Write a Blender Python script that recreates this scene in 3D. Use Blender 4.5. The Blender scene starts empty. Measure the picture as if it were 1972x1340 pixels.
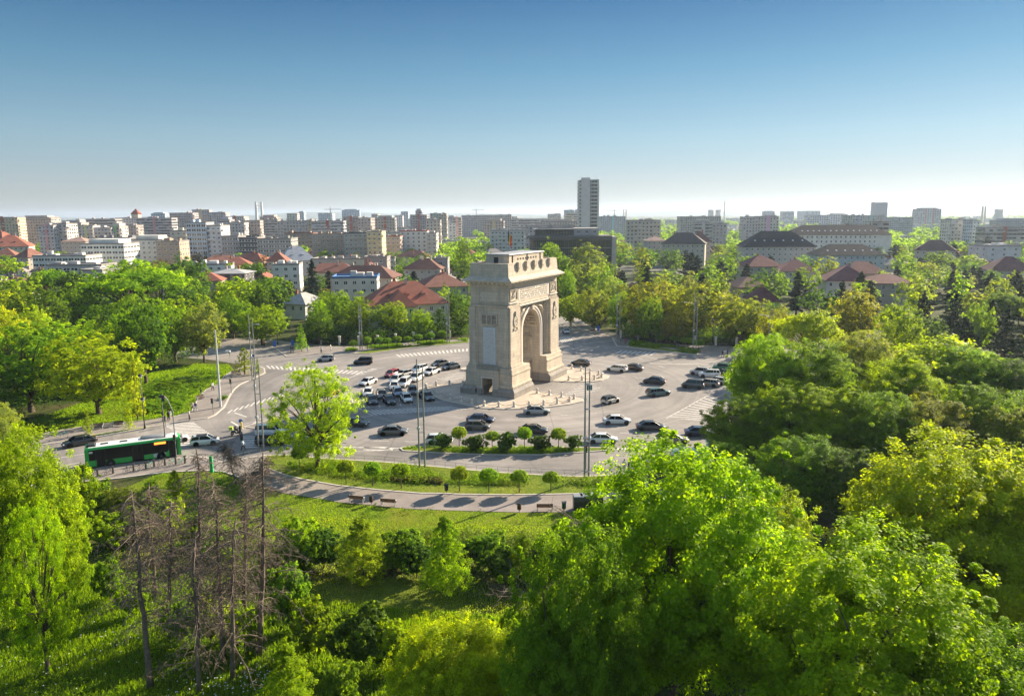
import bpy, math, random
import numpy as np
from math import sin, cos, pi, radians, atan2, hypot, sqrt, atan, degrees
from mathutils import Matrix, Vector

sc = bpy.context.scene
# ------------------------------------------------------------------ camera
F, CX, CY, HOR, H, ROLL = 1420.0, 986.0, 645.0, 412.0, 34.3, radians(0.4)
PIT = atan((CY - HOR) / F)
FW = np.array([0, cos(PIT), -sin(PIT)]); _r = np.array([1, 0, 0.]); _u = np.array([0, sin(PIT), cos(PIT)])
RT = _r * cos(ROLL) - _u * sin(ROLL); UP = _u * cos(ROLL) + _r * sin(ROLL)
cam = bpy.data.cameras.new('camera'); camo = bpy.data.objects.new('camera', cam); sc.collection.objects.link(camo)
M3 = Matrix((RT, UP, -FW)).transposed().to_4x4(); M3.translation = (0, 0, H)
camo.matrix_world = M3
cam.sensor_width = 36; cam.lens = F / 1972 * 36; cam.shift_y = -25 / 1972
cam.clip_start = 0.5; cam.clip_end = 40000
sc.camera = camo
# ------------------------------------------------------------------ light
SUN_EL, SUN_AZ = radians(26), radians(41)       # azimuth counted from +X
w = bpy.data.worlds.new('World'); sc.world = w; w.use_nodes = True
nt = w.node_tree; bg = nt.nodes['Background']
sky = nt.nodes.new('ShaderNodeTexSky'); sky.sky_type = 'NISHITA'; sky.sun_disc = False
sky.sun_elevation = SUN_EL; sky.sun_rotation = pi / 2 - SUN_AZ
sky.air_density = 1.0; sky.dust_density = 0.2; sky.ozone_density = 4.0; sky.altitude = 80
gm = nt.nodes.new('ShaderNodeGamma'); gm.inputs[1].default_value = 0.55; nt.links.new(sky.outputs[0], gm.inputs[0])
tcw = nt.nodes.new('ShaderNodeTexCoord'); spw = nt.nodes.new('ShaderNodeSeparateXYZ'); nt.links.new(tcw.outputs['Generated'], spw.inputs[0])
rw = nt.nodes.new('ShaderNodeValToRGB'); nt.links.new(spw.outputs[2], rw.inputs[0])
SKYR = [(0.0, (.74, .75, .81)), (0.035, (.76, .80, .87)), (0.097, (.66, .84, .91)), (0.18, (.36, .65, .79)), (0.27, (.13, .37, .61)), (0.42, (1.0, 1.1, 1.15)), (0.7, (1.6, 1.7, 1.7))]  # last two stops: sky above the view brightened as added fill light
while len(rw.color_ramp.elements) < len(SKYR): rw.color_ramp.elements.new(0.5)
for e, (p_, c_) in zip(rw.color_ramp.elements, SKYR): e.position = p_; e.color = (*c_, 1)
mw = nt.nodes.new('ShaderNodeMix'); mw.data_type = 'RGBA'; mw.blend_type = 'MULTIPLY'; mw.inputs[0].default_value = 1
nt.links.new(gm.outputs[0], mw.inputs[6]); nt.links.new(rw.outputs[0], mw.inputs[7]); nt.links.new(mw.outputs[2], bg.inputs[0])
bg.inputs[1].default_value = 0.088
sl = bpy.data.lights.new('sun', 'SUN'); sl.energy = 5.0; sl.angle = radians(0.5); sl.color = (1.0, 0.85, 0.64)
so = bpy.data.objects.new('sun', sl); sc.collection.objects.link(so)
sd = Vector((cos(SUN_EL) * cos(SUN_AZ), cos(SUN_EL) * sin(SUN_AZ), sin(SUN_EL)))
so.rotation_euler = sd.to_track_quat('Z', 'Y').to_euler(); so.location = (200, 200, 300)
sc.view_settings.view_transform = 'Standard'; sc.view_settings.look = 'None'
sc.view_settings.exposure = 1.5; sc.view_settings.gamma = 1.0
try:
    sc.cycles.max_bounces = 5; sc.cycles.transparent_max_bounces = 4; sc.cycles.transmission_bounces = 2
    sc.cycles.diffuse_bounces = 3; sc.cycles.glossy_bounces = 2; sc.cycles.volume_bounces = 0
    sc.cycles.use_adaptive_sampling = True; sc.cycles.use_denoising = True
except Exception:
    pass

# ------------------------------------------------------------------ pixel of the photo -> world
def ray(x, y):
    return FW + RT * (x - CX) / F - UP * (y - CY) / F
def G(x, y, z=0.0):
    d = ray(x, y); t = (z - H) / d[2]
    return (float(d[0] * t), float(d[1] * t))
def AT(x, y, Y):
    d = ray(x, y); t = Y / d[1]
    return (float(d[0] * t), float(H + d[2] * t))
def PX(X, Y, Z):
    v = np.array([X, Y, Z - H]); q = v @ FW
    return (CX + F * (v @ RT) / q, CY - F * (v @ UP) / q)

# ------------------------------------------------------------------ linking and tagging
COL = sc.collection
def tag(o, label=None, cat=None, group=None, kind=None):
    if label: o['label'] = label
    if cat: o['category'] = cat
    if group: o['group'] = group
    if kind: o['kind'] = kind
    return o
def empty(name, loc=(0, 0, 0), rz=0.0):
    o = bpy.data.objects.new(name, None); COL.objects.link(o)
    o.location = loc; o.rotation_euler = (0, 0, rz); o.empty_display_size = 0.3
    return o
def place(me, name, parent=None, loc=(0, 0, 0), rz=0.0, sc_=None, color=None):
    o = bpy.data.objects.new(name, me); COL.objects.link(o)
    if parent: o.parent = parent
    o.location = loc; o.rotation_euler = (0, 0, rz)
    if sc_ is not None: o.scale = sc_ if hasattr(sc_, '__len__') else (sc_,) * 3
    if color is not None: o.color = (*color, 1)
    return o
CHILD = {}
def copy_tree(o, parent=None):
    c = o.copy(); COL.objects.link(c)
    if parent: c.parent = parent
    for ch in list(o.children): copy_tree(ch, c)
    return c

# ------------------------------------------------------------------ mesh builder
class MB:
    def __init__(s): s.v = []; s.f = []; s.m = []; s.mi = 0; s.s = []; s.sm = False
    def mat(s, i): s.mi = i; return s
    def face(s, ids): s.f.append(ids); s.m.append(s.mi); s.s.append(s.sm)
    def add(s, vs, fs):
        n = len(s.v); s.v.extend([tuple(p) for p in vs])
        for f in fs: s.face([i + n for i in f])
        return s
    def box(s, x0, x1, y0, y1, z0, z1, rz=0, o=(0, 0), top=None):
        """top=(dx,dy): inset of the top face"""
        tx, ty = top or (0, 0)
        vs = [(x0, y0, z0), (x1, y0, z0), (x1, y1, z0), (x0, y1, z0), (x0 + tx, y0 + ty, z1), (x1 - tx, y0 + ty, z1), (x1 - tx, y1 - ty, z1), (x0 + tx, y1 - ty, z1)]
        if rz or o != (0, 0):
            c, q = cos(rz), sin(rz)
            vs = [(x * c - y * q + o[0], x * q + y * c + o[1], z) for x, y, z in vs]
        return s.add(vs, [(0, 3, 2, 1), (4, 5, 6, 7), (0, 1, 5, 4), (1, 2, 6, 5), (2, 3, 7, 6), (3, 0, 4, 7)])
    def quad(s, a, b, c, d): return s.add([a, b, c, d], [(0, 1, 2, 3)])
    def prism(s, poly, z0, z1, cap0=False):
        a = sum(poly[i][0] * poly[(i + 1) % len(poly)][1] - poly[(i + 1) % len(poly)][0] * poly[i][1] for i in range(len(poly)))
        if a < 0: poly = poly[::-1]
        n = len(poly)
        vs = [(x, y, z0) for x, y in poly] + [(x, y, z1) for x, y in poly]
        fs = [tuple(range(n, 2 * n))] + [(i, (i + 1) % n, n + (i + 1) % n, n + i) for i in range(n)]
        if cap0: fs.append(tuple(range(n - 1, -1, -1)))
        return s.add(vs, fs)
    def extrude_xz(s, poly, y0, y1):
        """polygon in x,z extruded along y"""
        a = sum(poly[i][0] * poly[(i + 1) % len(poly)][1] - poly[(i + 1) % len(poly)][0] * poly[i][1] for i in range(len(poly)))
        if a < 0: poly = poly[::-1]
        n = len(poly)
        vs = [(x, y0, z) for x, z in poly] + [(x, y1, z) for x, z in poly]
        return s.add(vs, [tuple(range(n)), tuple(range(2 * n - 1, n - 1, -1))] + [(i, n + i, n + (i + 1) % n, (i + 1) % n) for i in range(n)])
    def tube(s, pts, rads, n=8, cap=True):
        pts = [Vector(p) for p in pts]; base = len(s.v)
        if not hasattr(rads, '__len__'): rads = [rads] * len(pts)
        ref = None
        for i, p in enumerate(pts):
            d = (pts[min(i + 1, len(pts) - 1)] - pts[max(i - 1, 0)])
            d = d.normalized() if d.length > 1e-9 else Vector((0, 0, 1))
            a = d.cross(Vector((0, 0, 1)) if abs(d.z) < 0.9 else Vector((1, 0, 0))) if ref is None else (ref - d * ref.dot(d))
            if a.length < 1e-6: a = d.cross(Vector((1, 0, 0.3)))
            a.normalize(); ref = a; b = d.cross(a)
            for k in range(n):
                t = 2 * pi * k / n; q = p + (a * cos(t) + b * sin(t)) * rads[i]
                s.v.append((q.x, q.y, q.z))
        for i in range(len(pts) - 1):
            for k in range(n):
                s.face((base + i * n + k, base + i * n + (k + 1) % n, base + (i + 1) * n + (k + 1) % n, base + (i + 1) * n + k))
        if cap and n > 2:
            s.face(tuple(base + k for k in range(n - 1, -1, -1))); e = base + (len(pts) - 1) * n
            s.face(tuple(e + k for k in range(n)))
        return s
    def lathe(s, prof, n=12, c=(0, 0, 0)):
        """prof: list of (r,z)"""
        base = len(s.v)
        for r, z in prof:
            for k in range(n):
                t = 2 * pi * k / n; s.v.append((c[0] + r * cos(t), c[1] + r * sin(t), c[2] + z))
        for i in range(len(prof) - 1):
            for k in range(n):
                s.face((base + i * n + k, base + i * n + (k + 1) % n, base + (i + 1) * n + (k + 1) % n, base + (i + 1) * n + k))
        e = base + (len(prof) - 1) * n; s.face(tuple(e + k for k in range(n)))
        return s
    def mesh(s, name, mats):
        me = bpy.data.meshes.new(name); me.from_pydata(s.v, [], s.f)
        for m in (mats if isinstance(mats, (list, tuple)) else [mats]): me.materials.append(m)
        if any(s.m): me.polygons.foreach_set('material_index', s.m)
        if any(s.s): me.polygons.foreach_set('use_smooth', s.s)
        me.update(); return me
    def build(s, name, mats, parent=None, loc=(0, 0, 0), rz=0.0, color=None):
        return place(s.mesh(name, mats), name, parent, loc, rz, None, color)

# ------------------------------------------------------------------ materials
class N:
    """small node helper"""
    def __init__(s, name):
        s.m = bpy.data.materials.new(name); s.m.use_nodes = True; s.t = s.m.node_tree
        s.b = s.t.nodes['Principled BSDF']; s.out = s.t.nodes['Material Output']
    def n(s, typ, **kw):
        nd = s.t.nodes.new('ShaderNode' + typ)
        for k, v in kw.items():
            if k.startswith('i_'):
                nd.inputs[k[2:].replace('_', ' ')].default_value = v
            else: setattr(nd, k, v)
        return nd
    def l(s, a, b): s.t.links.new(a, b)
    def coord(s, kind='Object'):
        return s.n('TexCoord').outputs[kind]
    def pos(s): return s.n('NewGeometry').outputs['Position']
    def noise(s, vec, scale, detail=4, rough=0.55, dist=0.0):
        nd = s.n('TexNoise'); nd.inputs['Scale'].default_value = scale; nd.inputs['Detail'].default_value = detail
        nd.inputs['Roughness'].default_value = rough; nd.inputs['Distortion'].default_value = dist
        if vec is not None: s.l(vec, nd.inputs['Vector'])
        return nd.outputs['Fac']
    def ramp(s, fac, stops):
        nd = s.n('ValToRGB'); e = nd.color_ramp.elements
        while len(e) < len(stops): e.new(0.5)
        for q, (p, c) in zip(e, stops): q.position = p; q.color = (*c, 1) if len(c) == 3 else c
        s.l(fac, nd.inputs[0]); return nd.outputs[0]
    def mix(s, fac, a, b, mode='MIX'):
        nd = s.n('Mix', data_type='RGBA', blend_type=mode)
        for sock, v in ((nd.inputs[0], fac), (nd.inputs[6], a), (nd.inputs[7], b)):
            if hasattr(v, 'is_linked'): s.l(v, sock)
            elif hasattr(v, '__len__'): sock.default_value = (*v, 1) if len(v) == 3 else v
            else: sock.default_value = v
        return nd.outputs[2]
    def math(s, op, a, b=None, c=None):
        nd = s.n('Math', operation=op)
        for i, v in enumerate((a, b, c)):
            if v is None: continue
            if hasattr(v, 'is_linked'): s.l(v, nd.inputs[i])
            else: nd.inputs[i].default_value = v
        return nd.outputs[0]
    def bump(s, h, strength=0.4, dist=0.05):
        nd = s.n('Bump'); nd.inputs['Strength'].default_value = strength; nd.inputs['Distance'].default_value = dist
        s.l(h, nd.inputs['Height']); s.l(nd.outputs[0], s.b.inputs['Normal'])
    def fin(s, col, rough=0.8, spec=0.3, metal=0.0):
        if hasattr(col, 'is_linked'): s.l(col, s.b.inputs['Base Color'])
        else: s.b.inputs['Base Color'].default_value = (*col, 1)
        if hasattr(rough, 'is_linked'): s.l(rough, s.b.inputs['Roughness'])
        else: s.b.inputs['Roughness'].default_value = rough
        s.b.inputs['Specular IOR Level'].default_value = spec; s.b.inputs['Metallic'].default_value = metal
        return s.m
def simple(name, col, rough=0.7, spec=0.3, metal=0.0, var=0.12, scale=3.0):
    a = N(name); f = a.noise(a.coord(), scale, 5, 0.6)
    c = a.ramp(f, [(0.25, tuple(x * (1 - var) for x in col)), (0.75, tuple(min(1, x * (1 + var)) for x in col))])
    return a.fin(c, rough, spec, metal)
def objcol(name, rough=0.7, spec=0.3, metal=0.0, var=0.15, scale=0.6, coat=0.0, big=0.0):
    """base colour taken from the object's own colour, with a little wear"""
    a = N(name); oi = a.n('ObjectInfo'); f = a.noise(a.coord(), scale, 5, 0.6)
    g = a.ramp(f, [(0.25, (1 - var,) * 3), (0.75, (1 + var * 0.5,) * 3)])
    c = a.mix(1.0, oi.outputs['Color'], g, 'MULTIPLY')
    if coat: a.b.inputs['Coat Weight'].default_value = coat; a.b.inputs['Coat Roughness'].default_value = 0.06
    return a.fin(c, rough, spec, metal)

def stone(name, c1, c2, dark, bw=1.5, bh=0.62, lines=0.55, wear=0.5):
    a = N(name); co = a.coord(); sx = a.n('SeparateXYZ'); a.l(co, sx.inputs[0])
    u = a.math('ADD', sx.outputs[0], sx.outputs[1]); cb = a.n('CombineXYZ'); a.l(u, cb.inputs[0]); a.l(sx.outputs[2], cb.inputs[1])
    br = a.n('TexBrick', offset=0.5); a.l(cb.outputs[0], br.inputs['Vector'])
    br.inputs['Color1'].default_value = (*c1, 1); br.inputs['Color2'].default_value = (*c2, 1)
    br.inputs['Mortar'].default_value = (*[x * lines for x in c1], 1)
    br.inputs['Scale'].default_value = 1; br.inputs['Mortar Size'].default_value = 0.016
    br.inputs['Brick Width'].default_value = bw; br.inputs['Row Height'].default_value = bh
    f = a.noise(co, 0.55, 7, 0.7, 0.6)
    # rain streaks: noise stretched along z
    mp = a.n('Mapping'); mp.inputs['Scale'].default_value = (1.6, 1.6, 0.12); a.l(co, mp.inputs[0])
    st = a.noise(mp.outputs[0], 1.0, 6, 0.7)
    k = a.math('MULTIPLY', f, st)
    m = a.ramp(k, [(0.16, (1, 1, 1)), (0.36, (0, 0, 0))])
    c = a.mix(a.math('MULTIPLY', m, wear), br.outputs[0], dark)
    g = a.noise(co, 6, 5, 0.7)
    a.bump(a.math('ADD', a.math('MULTIPLY', g, 0.5), br.outputs['Fac']), 0.35, 0.03)
    return a.fin(c, 0.85, 0.2)

M = {}
M['stone'] = stone('limestone', (0.66, 0.56, 0.44), (0.56, 0.48, 0.38), (0.30, 0.27, 0.23), wear=.6)
M['stone_dark'] = stone('grey_granite', (0.34, 0.31, 0.28), (0.29, 0.265, 0.24), (0.12, 0.11, 0.10), 1.8, 0.8)
M['stone_light'] = simple('pale_stone', (0.66, 0.60, 0.53), 0.8, 0.2, var=0.12, scale=4)
M['carved'] = simple('carved_stone', (0.50, 0.44, 0.36), 0.85, 0.2, var=0.3, scale=3)
M['marble'] = simple('inscribed_marble', (0.55, 0.60, 0.66), 0.5, 0.3, var=0.18, scale=2.5)
M['roofing'] = simple('roofing_sheet', (0.30, 0.31, 0.33), 0.6, 0.3, var=0.2, scale=1.5)
M['dark'] = simple('dark_metal', (0.025, 0.027, 0.03), 0.5, 0.4)
M['steel'] = simple('grey_steel', (0.28, 0.29, 0.30), 0.45, 0.5, 0.4)
M['paleste'] = simple('pale_steel', (0.55, 0.57, 0.58), 0.5, 0.4, 0.2)
M['wood'] = simple('brown_wood', (0.10, 0.055, 0.035), 0.7, 0.2, var=0.4, scale=6)
M['white'] = simple('white_paint', (0.75, 0.75, 0.74), 0.5, 0.4, var=0.05)
M['obj'] = objcol('painted_surface', 0.6, 0.3)
M['wall'] = objcol('render_wall', 0.9, 0.15, var=0.22, scale=0.25)
M['cloth'] = objcol('cloth', 0.9, 0.1)
M['paint'] = objcol('car_paint', 0.32, 0.5, 0.0, 0.04, 3, coat=1.0)
M['glass'] = N('window_glass').fin((0.02, 0.028, 0.035), 0.08, 0.7)
M['rubber'] = simple('tyre_rubber', (0.02, 0.02, 0.02), 0.8, 0.2)
M['rim'] = simple('wheel_rim', (0.45, 0.46, 0.47), 0.3, 0.5, 0.7)
M['skin'] = simple('skin', (0.48, 0.28, 0.2), 0.6, 0.3)
M['red'] = simple('red_lens', (0.42, 0.02, 0.015), 0.25, 0.5)
M['lens'] = simple('clear_lens', (0.75, 0.77, 0.78), 0.15, 0.7)
def roofmat(name):
    a = N(name); oi = a.n('ObjectInfo'); co = a.coord()
    wv = a.n('TexWave', wave_type='BANDS', bands_direction='Z'); wv.inputs['Scale'].default_value = 1.4; wv.inputs['Distortion'].default_value = 0.6
    a.l(co, wv.inputs['Vector'])
    f = a.noise(co, 0.5, 7, 0.7)
    g = a.ramp(f, [(0.25, (0.62,) * 3), (0.75, (1.18,) * 3)])
    c = a.mix(1.0, oi.outputs['Color'], g, 'MULTIPLY')
    c = a.mix(0.25, c, a.mix(1.0, c, a.ramp(wv.outputs['Fac'], [(0, (0.5,) * 3), (1, (1.1,) * 3)]), 'MULTIPLY'))
    return a.fin(c, 0.85, 0.2)
M['tile'] = roofmat('roof_tiles')
def foliage(name, trans=0.58, rough=0.55):
    a = N(name); oi = a.n('ObjectInfo'); co = a.coord()
    f = a.noise(co, 0.35, 3, 0.6); f2 = a.noise(co, 2.2, 3, 0.7)
    at = a.n('Attribute', attribute_name='leafvar').outputs['Fac']
    h = a.n('HueSaturation')
    k = a.math('ADD', a.math('MULTIPLY', f, 0.6), a.math('MULTIPLY', at, 0.6))
    a.l(a.math('MULTIPLY_ADD', k, -0.03, 0.523), h.inputs['Hue'])
    a.l(a.math('MULTIPLY_ADD', f2, 0.5, 0.75), h.inputs['Value'])
    v2 = a.n('HueSaturation'); a.l(oi.outputs['Color'], v2.inputs['Color']); a.l(a.math('MULTIPLY_ADD', at, 0.8, 0.62), v2.inputs['Value'])
    a.l(v2.outputs[0], h.inputs['Color'])
    a.b.inputs['Roughness'].default_value = rough; a.b.inputs['Specular IOR Level'].default_value = 0.1
    a.l(h.outputs[0], a.b.inputs['Base Color'])
    tr = a.n('BsdfTranslucent'); tc = a.mix(1.0, h.outputs[0], (2.1, 1.95, 0.32), 'MULTIPLY'); a.l(tc, tr.inputs['Color'])
    mx = a.n('MixShader'); mx.inputs[0].default_value = trans
    a.l(a.b.outputs[0], mx.inputs[1]); a.l(tr.outputs[0], mx.inputs[2]); a.l(mx.outputs[0], a.out.inputs['Surface'])
    return a.m
M['leaf'] = foliage('foliage')
M['needle'] = foliage('needles', 0.12, 0.7)
M['bark'] = simple('bark', (0.11, 0.085, 0.065), 0.9, 0.1, var=0.45, scale=5)
M['deadbark'] = simple('dead_bark', (0.17, 0.135, 0.11), 0.9, 0.1, var=0.4, scale=4)

def grassmat(name, a1, a2, a3, sc1=0.05):
    a = N(name); p = a.pos()
    f = a.noise(p, sc1, 8, 0.65, 0.5); g = a.noise(p, 0.9, 6, 0.75); hgh = a.noise(p, 6, 4, 0.7)
    c = a.ramp(f, [(0.38, a1), (0.52, a2), (0.66, a3)])
    c = a.mix(1.0, c, a.ramp(g, [(0.3, (0.6, 0.62, 0.55)), (0.7, (1.25, 1.2, 1.1))]), 'MULTIPLY')
    c = a.mix(0.6, c, a.mix(1.0, c, a.ramp(hgh, [(0.35, (0.5,) * 3), (0.65, (1.4,) * 3)]), 'MULTIPLY'))
    a.bump(a.math('ADD', g, hgh), 0.8, 0.15)
    return a.fin(c, 0.95, 0.1)
M['grass'] = grassmat('grass', (0.055, 0.085, 0.012), (0.11, 0.15, 0.018), (0.16, 0.17, 0.03), 0.09)
M['lawn'] = grassmat('lawn', (0.10, 0.16, 0.012), (0.15, 0.20, 0.018), (0.20, 0.20, 0.03), 0.12)
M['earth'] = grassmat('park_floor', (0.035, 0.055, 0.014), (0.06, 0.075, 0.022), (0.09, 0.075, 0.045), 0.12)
def cityground():
    a = N('city_ground'); p = a.pos()
    f = a.noise(p, 0.012, 8, 0.6); g = a.noise(p, 0.12, 6, 0.7)
    c = a.ramp(f, [(0.42, (0.035, 0.055, 0.018)), (0.5, (0.07, 0.085, 0.03)), (0.58, (0.16, 0.15, 0.14))])
    c = a.mix(1.0, c, a.ramp(g, [(0.3, (0.6,) * 3), (0.7, (1.2,) * 3)]), 'MULTIPLY')
    return a.fin(c, 0.95, 0.1)
M['city'] = cityground()
def asphalt():
    a = N('asphalt'); p = a.pos()
    f = a.noise(p, 0.035, 7, 0.6, 1.2); g = a.noise(p, 0.35, 6, 0.7); k = a.noise(p, 12, 3, 0.7)
    c = a.ramp(f, [(0.35, (0.165, 0.150, 0.142)), (0.62, (0.275, 0.248, 0.23))])
    c = a.mix(1.0, c, a.ramp(g, [(0.3, (0.86,) * 3), (0.7, (1.08,) * 3)]), 'MULTIPLY')
    # tyre polish running round the monument
    mp = a.n('Mapping'); mp.inputs['Location'].default_value = (-0.84, -147.6, 0); a.l(p, mp.inputs[0])
    ln = a.n('VectorMath', operation='LENGTH'); a.l(mp.outputs[0], ln.inputs[0])
    wv = a.noise(ln.outputs['Value'], 0.5, 5, 0.8)
    wv.node.noise_dimensions = '1D'; a.l(ln.outputs['Value'], wv.node.inputs['W'])
    c = a.mix(0.5, c, a.mix(1.0, c, a.ramp(wv, [(0.35, (0.68,) * 3), (0.6, (1.12,) * 3)]), 'MULTIPLY'))
    # patches and cracks
    vo = a.n('TexVoronoi', feature='DISTANCE_TO_EDGE'); vo.inputs['Scale'].default_value = 0.06; a.l(p, vo.inputs['Vector'])
    cr = a.ramp(vo.outputs['Distance'], [(0.0, (0.62,) * 3), (0.006, (1, 1, 1))])
    c = a.mix(0.8, c, a.mix(1.0, c, cr, 'MULTIPLY'))
    st_ = a.noise(p, 1.3, 4, 0.85, 2.0); c = a.mix(1.0, c, a.ramp(st_, [(0.28, (.62,) * 3), (0.42, (1, 1, 1))]), 'MULTIPLY')
    vc = a.n('TexVoronoi'); vc.inputs['Scale'].default_value = 0.05; a.l(p, vc.inputs['Vector'])
    c = a.mix(0.35, c, a.mix(1.0, c, a.ramp(vc.outputs['Color'], [(0.2, (0.78,) * 3), (0.8, (1.15,) * 3)]), 'MULTIPLY'))
    a.bump(k, 0.3, 0.01)
    return a.fin(c, 0.72, 0.35)
M['asphalt'] = asphalt()
def paving(name, c1, c2, s=1.0, mortar=0.75):
    a = N(name); p = a.pos()
    br = a.n('TexBrick'); a.l(p, br.inputs['Vector']); br.inputs['Scale'].default_value = s
    br.inputs['Color1'].default_value = (*c1, 1); br.inputs['Color2'].default_value = (*c2, 1); br.inputs['Mortar'].default_value = (*[x * mortar for x in c1], 1)
    br.inputs['Mortar Size'].default_value = 0.02
    f = a.noise(p, 0.3, 7, 0.7)
    c = a.mix(1.0, br.outputs[0], a.ramp(f, [(0.3, (0.72,) * 3), (0.7, (1.12,) * 3)]), 'MULTIPLY')
    return a.fin(c, 0.85, 0.2)
M['pave'] = paving('pavement', (0.27, 0.235, 0.215), (0.25, 0.22, 0.20), 0.8)
M['path'] = paving('path_asphalt', (0.26, 0.225, 0.205), (0.25, 0.215, 0.20), 0.25, 0.93)
M['island'] = paving('stone_slabs', (0.56, 0.47, 0.38), (0.46, 0.38, 0.31), 0.9, 0.7)
M['kerb'] = simple('kerb_stone', (0.46, 0.42, 0.37), 0.85, 0.2, var=0.15, scale=1)
def markmat():
    a = N('road_paint'); p = a.pos(); f = a.noise(p, 2.5, 6, 0.8)
    return a.fin(a.ramp(f, [(0.33, (0.24, 0.22, 0.21)), (0.52, (0.62, 0.59, 0.55))]), 0.7, 0.3)
M['mark'] = markmat()
# ================================================================== SETTING
def sheet(name, poly, z, mat, kind='structure'):
    b = MB(); b.add([(x, y, z) for x, y in poly], [tuple(range(len(poly)))])
    o = b.build(name, mat); o['kind'] = kind; return o
def sub(poly, step=4.0):
    """Catmull-Rom smoothing of an open/closed outline in ground metres"""
    n = len(poly); out = []
    for i in range(n):
        p0, p1, p2, p3 = poly[i - 1], poly[i], poly[(i + 1) % n], poly[(i + 2) % n]
        d = hypot(p2[0] - p1[0], p2[1] - p1[1]); k = max(1, min(8, int(d / step)))
        d0 = hypot(p1[0] - p0[0], p1[1] - p0[1]); d3 = hypot(p3[0] - p2[0], p3[1] - p2[1])
        if d0 > 3 * d or d > 3 * d0 or d3 > 3 * d or d > 3 * d3: k = 1
        for j in range(k):
            t = j / k
            out.append(tuple(0.5 * ((2 * p1[a]) + (-p0[a] + p2[a]) * t + (2 * p0[a] - 5 * p1[a] + 4 * p2[a] - p3[a]) * t * t + (-p0[a] + 3 * p1[a] - 3 * p2[a] + p3[a]) * t ** 3) for a in (0, 1)))
    return out
def gp(pts): return [G(*p) for p in pts]
def area(p): return sum(p[i][0] * p[(i + 1) % len(p)][1] - p[(i + 1) % len(p)][0] * p[i][1] for i in range(len(p)))
def inset(poly, d):
    if area(poly) < 0: poly = poly[::-1]
    out = []; n = len(poly)
    for i in range(n):
        a, b, c = poly[i - 1], poly[i], poly[(i + 1) % n]
        e1 = (b[0] - a[0], b[1] - a[1]); e2 = (c[0] - b[0], c[1] - b[1])
        l1, l2 = hypot(*e1) or 1, hypot(*e2) or 1
        n1 = (-e1[1] / l1, e1[0] / l1); n2 = (-e2[1] / l2, e2[0] / l2)
        m = (n1[0] + n2[0], n1[1] + n2[1]); ml = hypot(*m) or 1; m = (m[0] / ml, m[1] / ml)
        k = d / max(0.5, m[0] * n1[0] + m[1] * n1[1]); out.append((b[0] + m[0] * k, b[1] + m[1] * k))
    return out
def raised(name, poly, mat, h=0.13, kerb=0.28, smooth=True):
    """a raised slab with its own kerb stones round it"""
    if smooth: poly = sub(poly)
    if area(poly) < 0: poly = poly[::-1]
    inn = inset(poly, kerb); n = len(poly); b = MB()
    b.mat(0).add([(x, y, h + 0.004) for x, y in inn], [tuple(range(n))])
    b.mat(1).add([(x, y, 0) for x, y in poly] + [(x, y, h) for x, y in poly] + [(x, y, h) for x, y in inn],
                 [(i, (i + 1) % n, n + (i + 1) % n, n + i) for i in range(n)] + [(n + i, n + (i + 1) % n, 2 * n + (i + 1) % n, 2 * n + i) for i in range(n)])
    o = b.build(name, [mat, M['kerb']]); o['kind'] = 'structure'; return o
def inpoly(x, y, p):
    r = False; j = len(p) - 1
    for i in range(len(p)):
        if (p[i][1] > y) != (p[j][1] > y) and x < (p[j][0] - p[i][0]) * (y - p[i][1]) / (p[j][1] - p[i][1]) + p[i][0]: r = not r
        j = i
    return r

sheet('ground', [(-14000, -300), (14000, -300), (14000, 16000), (-14000, 16000)], -0.05, M['city'])
# low far hills on the horizon
def hills():
    b = MB(); rng = random.Random(5); n = 90; rows = [(9000, 0), (10500, 1), (13000, 0.2)]
    hs_ = [[max(0, 46 + 20 * sin(i * 0.21 + 1) + 14 * sin(i * 0.57 + 2) + rng.uniform(-5, 5)) for i in range(n)]]
    vs = []
    for Y, k in rows:
        for i in range(n):
            x = -9500 + 19000 * i / (n - 1); vs.append((x, Y + 300 * sin(i * 0.4), -2 + hs_[0][i] * k))
    fs = [(r * n + i, r * n + i + 1, (r + 1) * n + i + 1, (r + 1) * n + i) for r in range(2) for i in range(n - 1)]
    b.add(vs, fs); o = b.build('hills', M['earth']); o['kind'] = 'structure'
hills()
ROADP = [(-60, 905), (-60, 884), (61, 860.6), (185, 843), (269, 827.6), (330, 815), (400, 806), (415, 800), (433, 784.5), (445.6, 759), (463, 741), (489, 729), (511.6, 718.6), (510, 709.7), (501, 704), (480, 700), (450, 700),
         (400, 692), (340, 688), (340, 666), (395, 664), (500, 662), (530, 672), (552, 688), (603, 683), (666, 680), (712, 681), (780, 671), (840, 666), (905, 660), (1000, 650), (1060, 640), (1052, 622), (1040, 606), (1066, 600), (1084, 609), (1092, 616), (1110, 630), (1135, 645), (1152, 653), (1178, 650), (1187, 667), (1210, 669),
         (1301, 680), (1358, 688), (1406, 690), (1500, 690), (1700, 705), (2100, 730), (2100, 800), (1800, 830), (1560, 850), (1420, 880), (1330, 898), (1240, 909), (1171, 915), (1120, 917.5), (968, 910), (841, 898.5), (740, 889.6), (613, 882), (552, 876),
         (509, 877), (430, 905), (395, 880), (340, 881), (319, 883), (215, 896), (124, 914), (0, 940), (-60, 955)]
ROAD = gp(ROADP)
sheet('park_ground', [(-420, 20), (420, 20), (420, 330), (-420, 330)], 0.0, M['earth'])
sheet('road', ROAD, 0.02, M['asphalt'])
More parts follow.
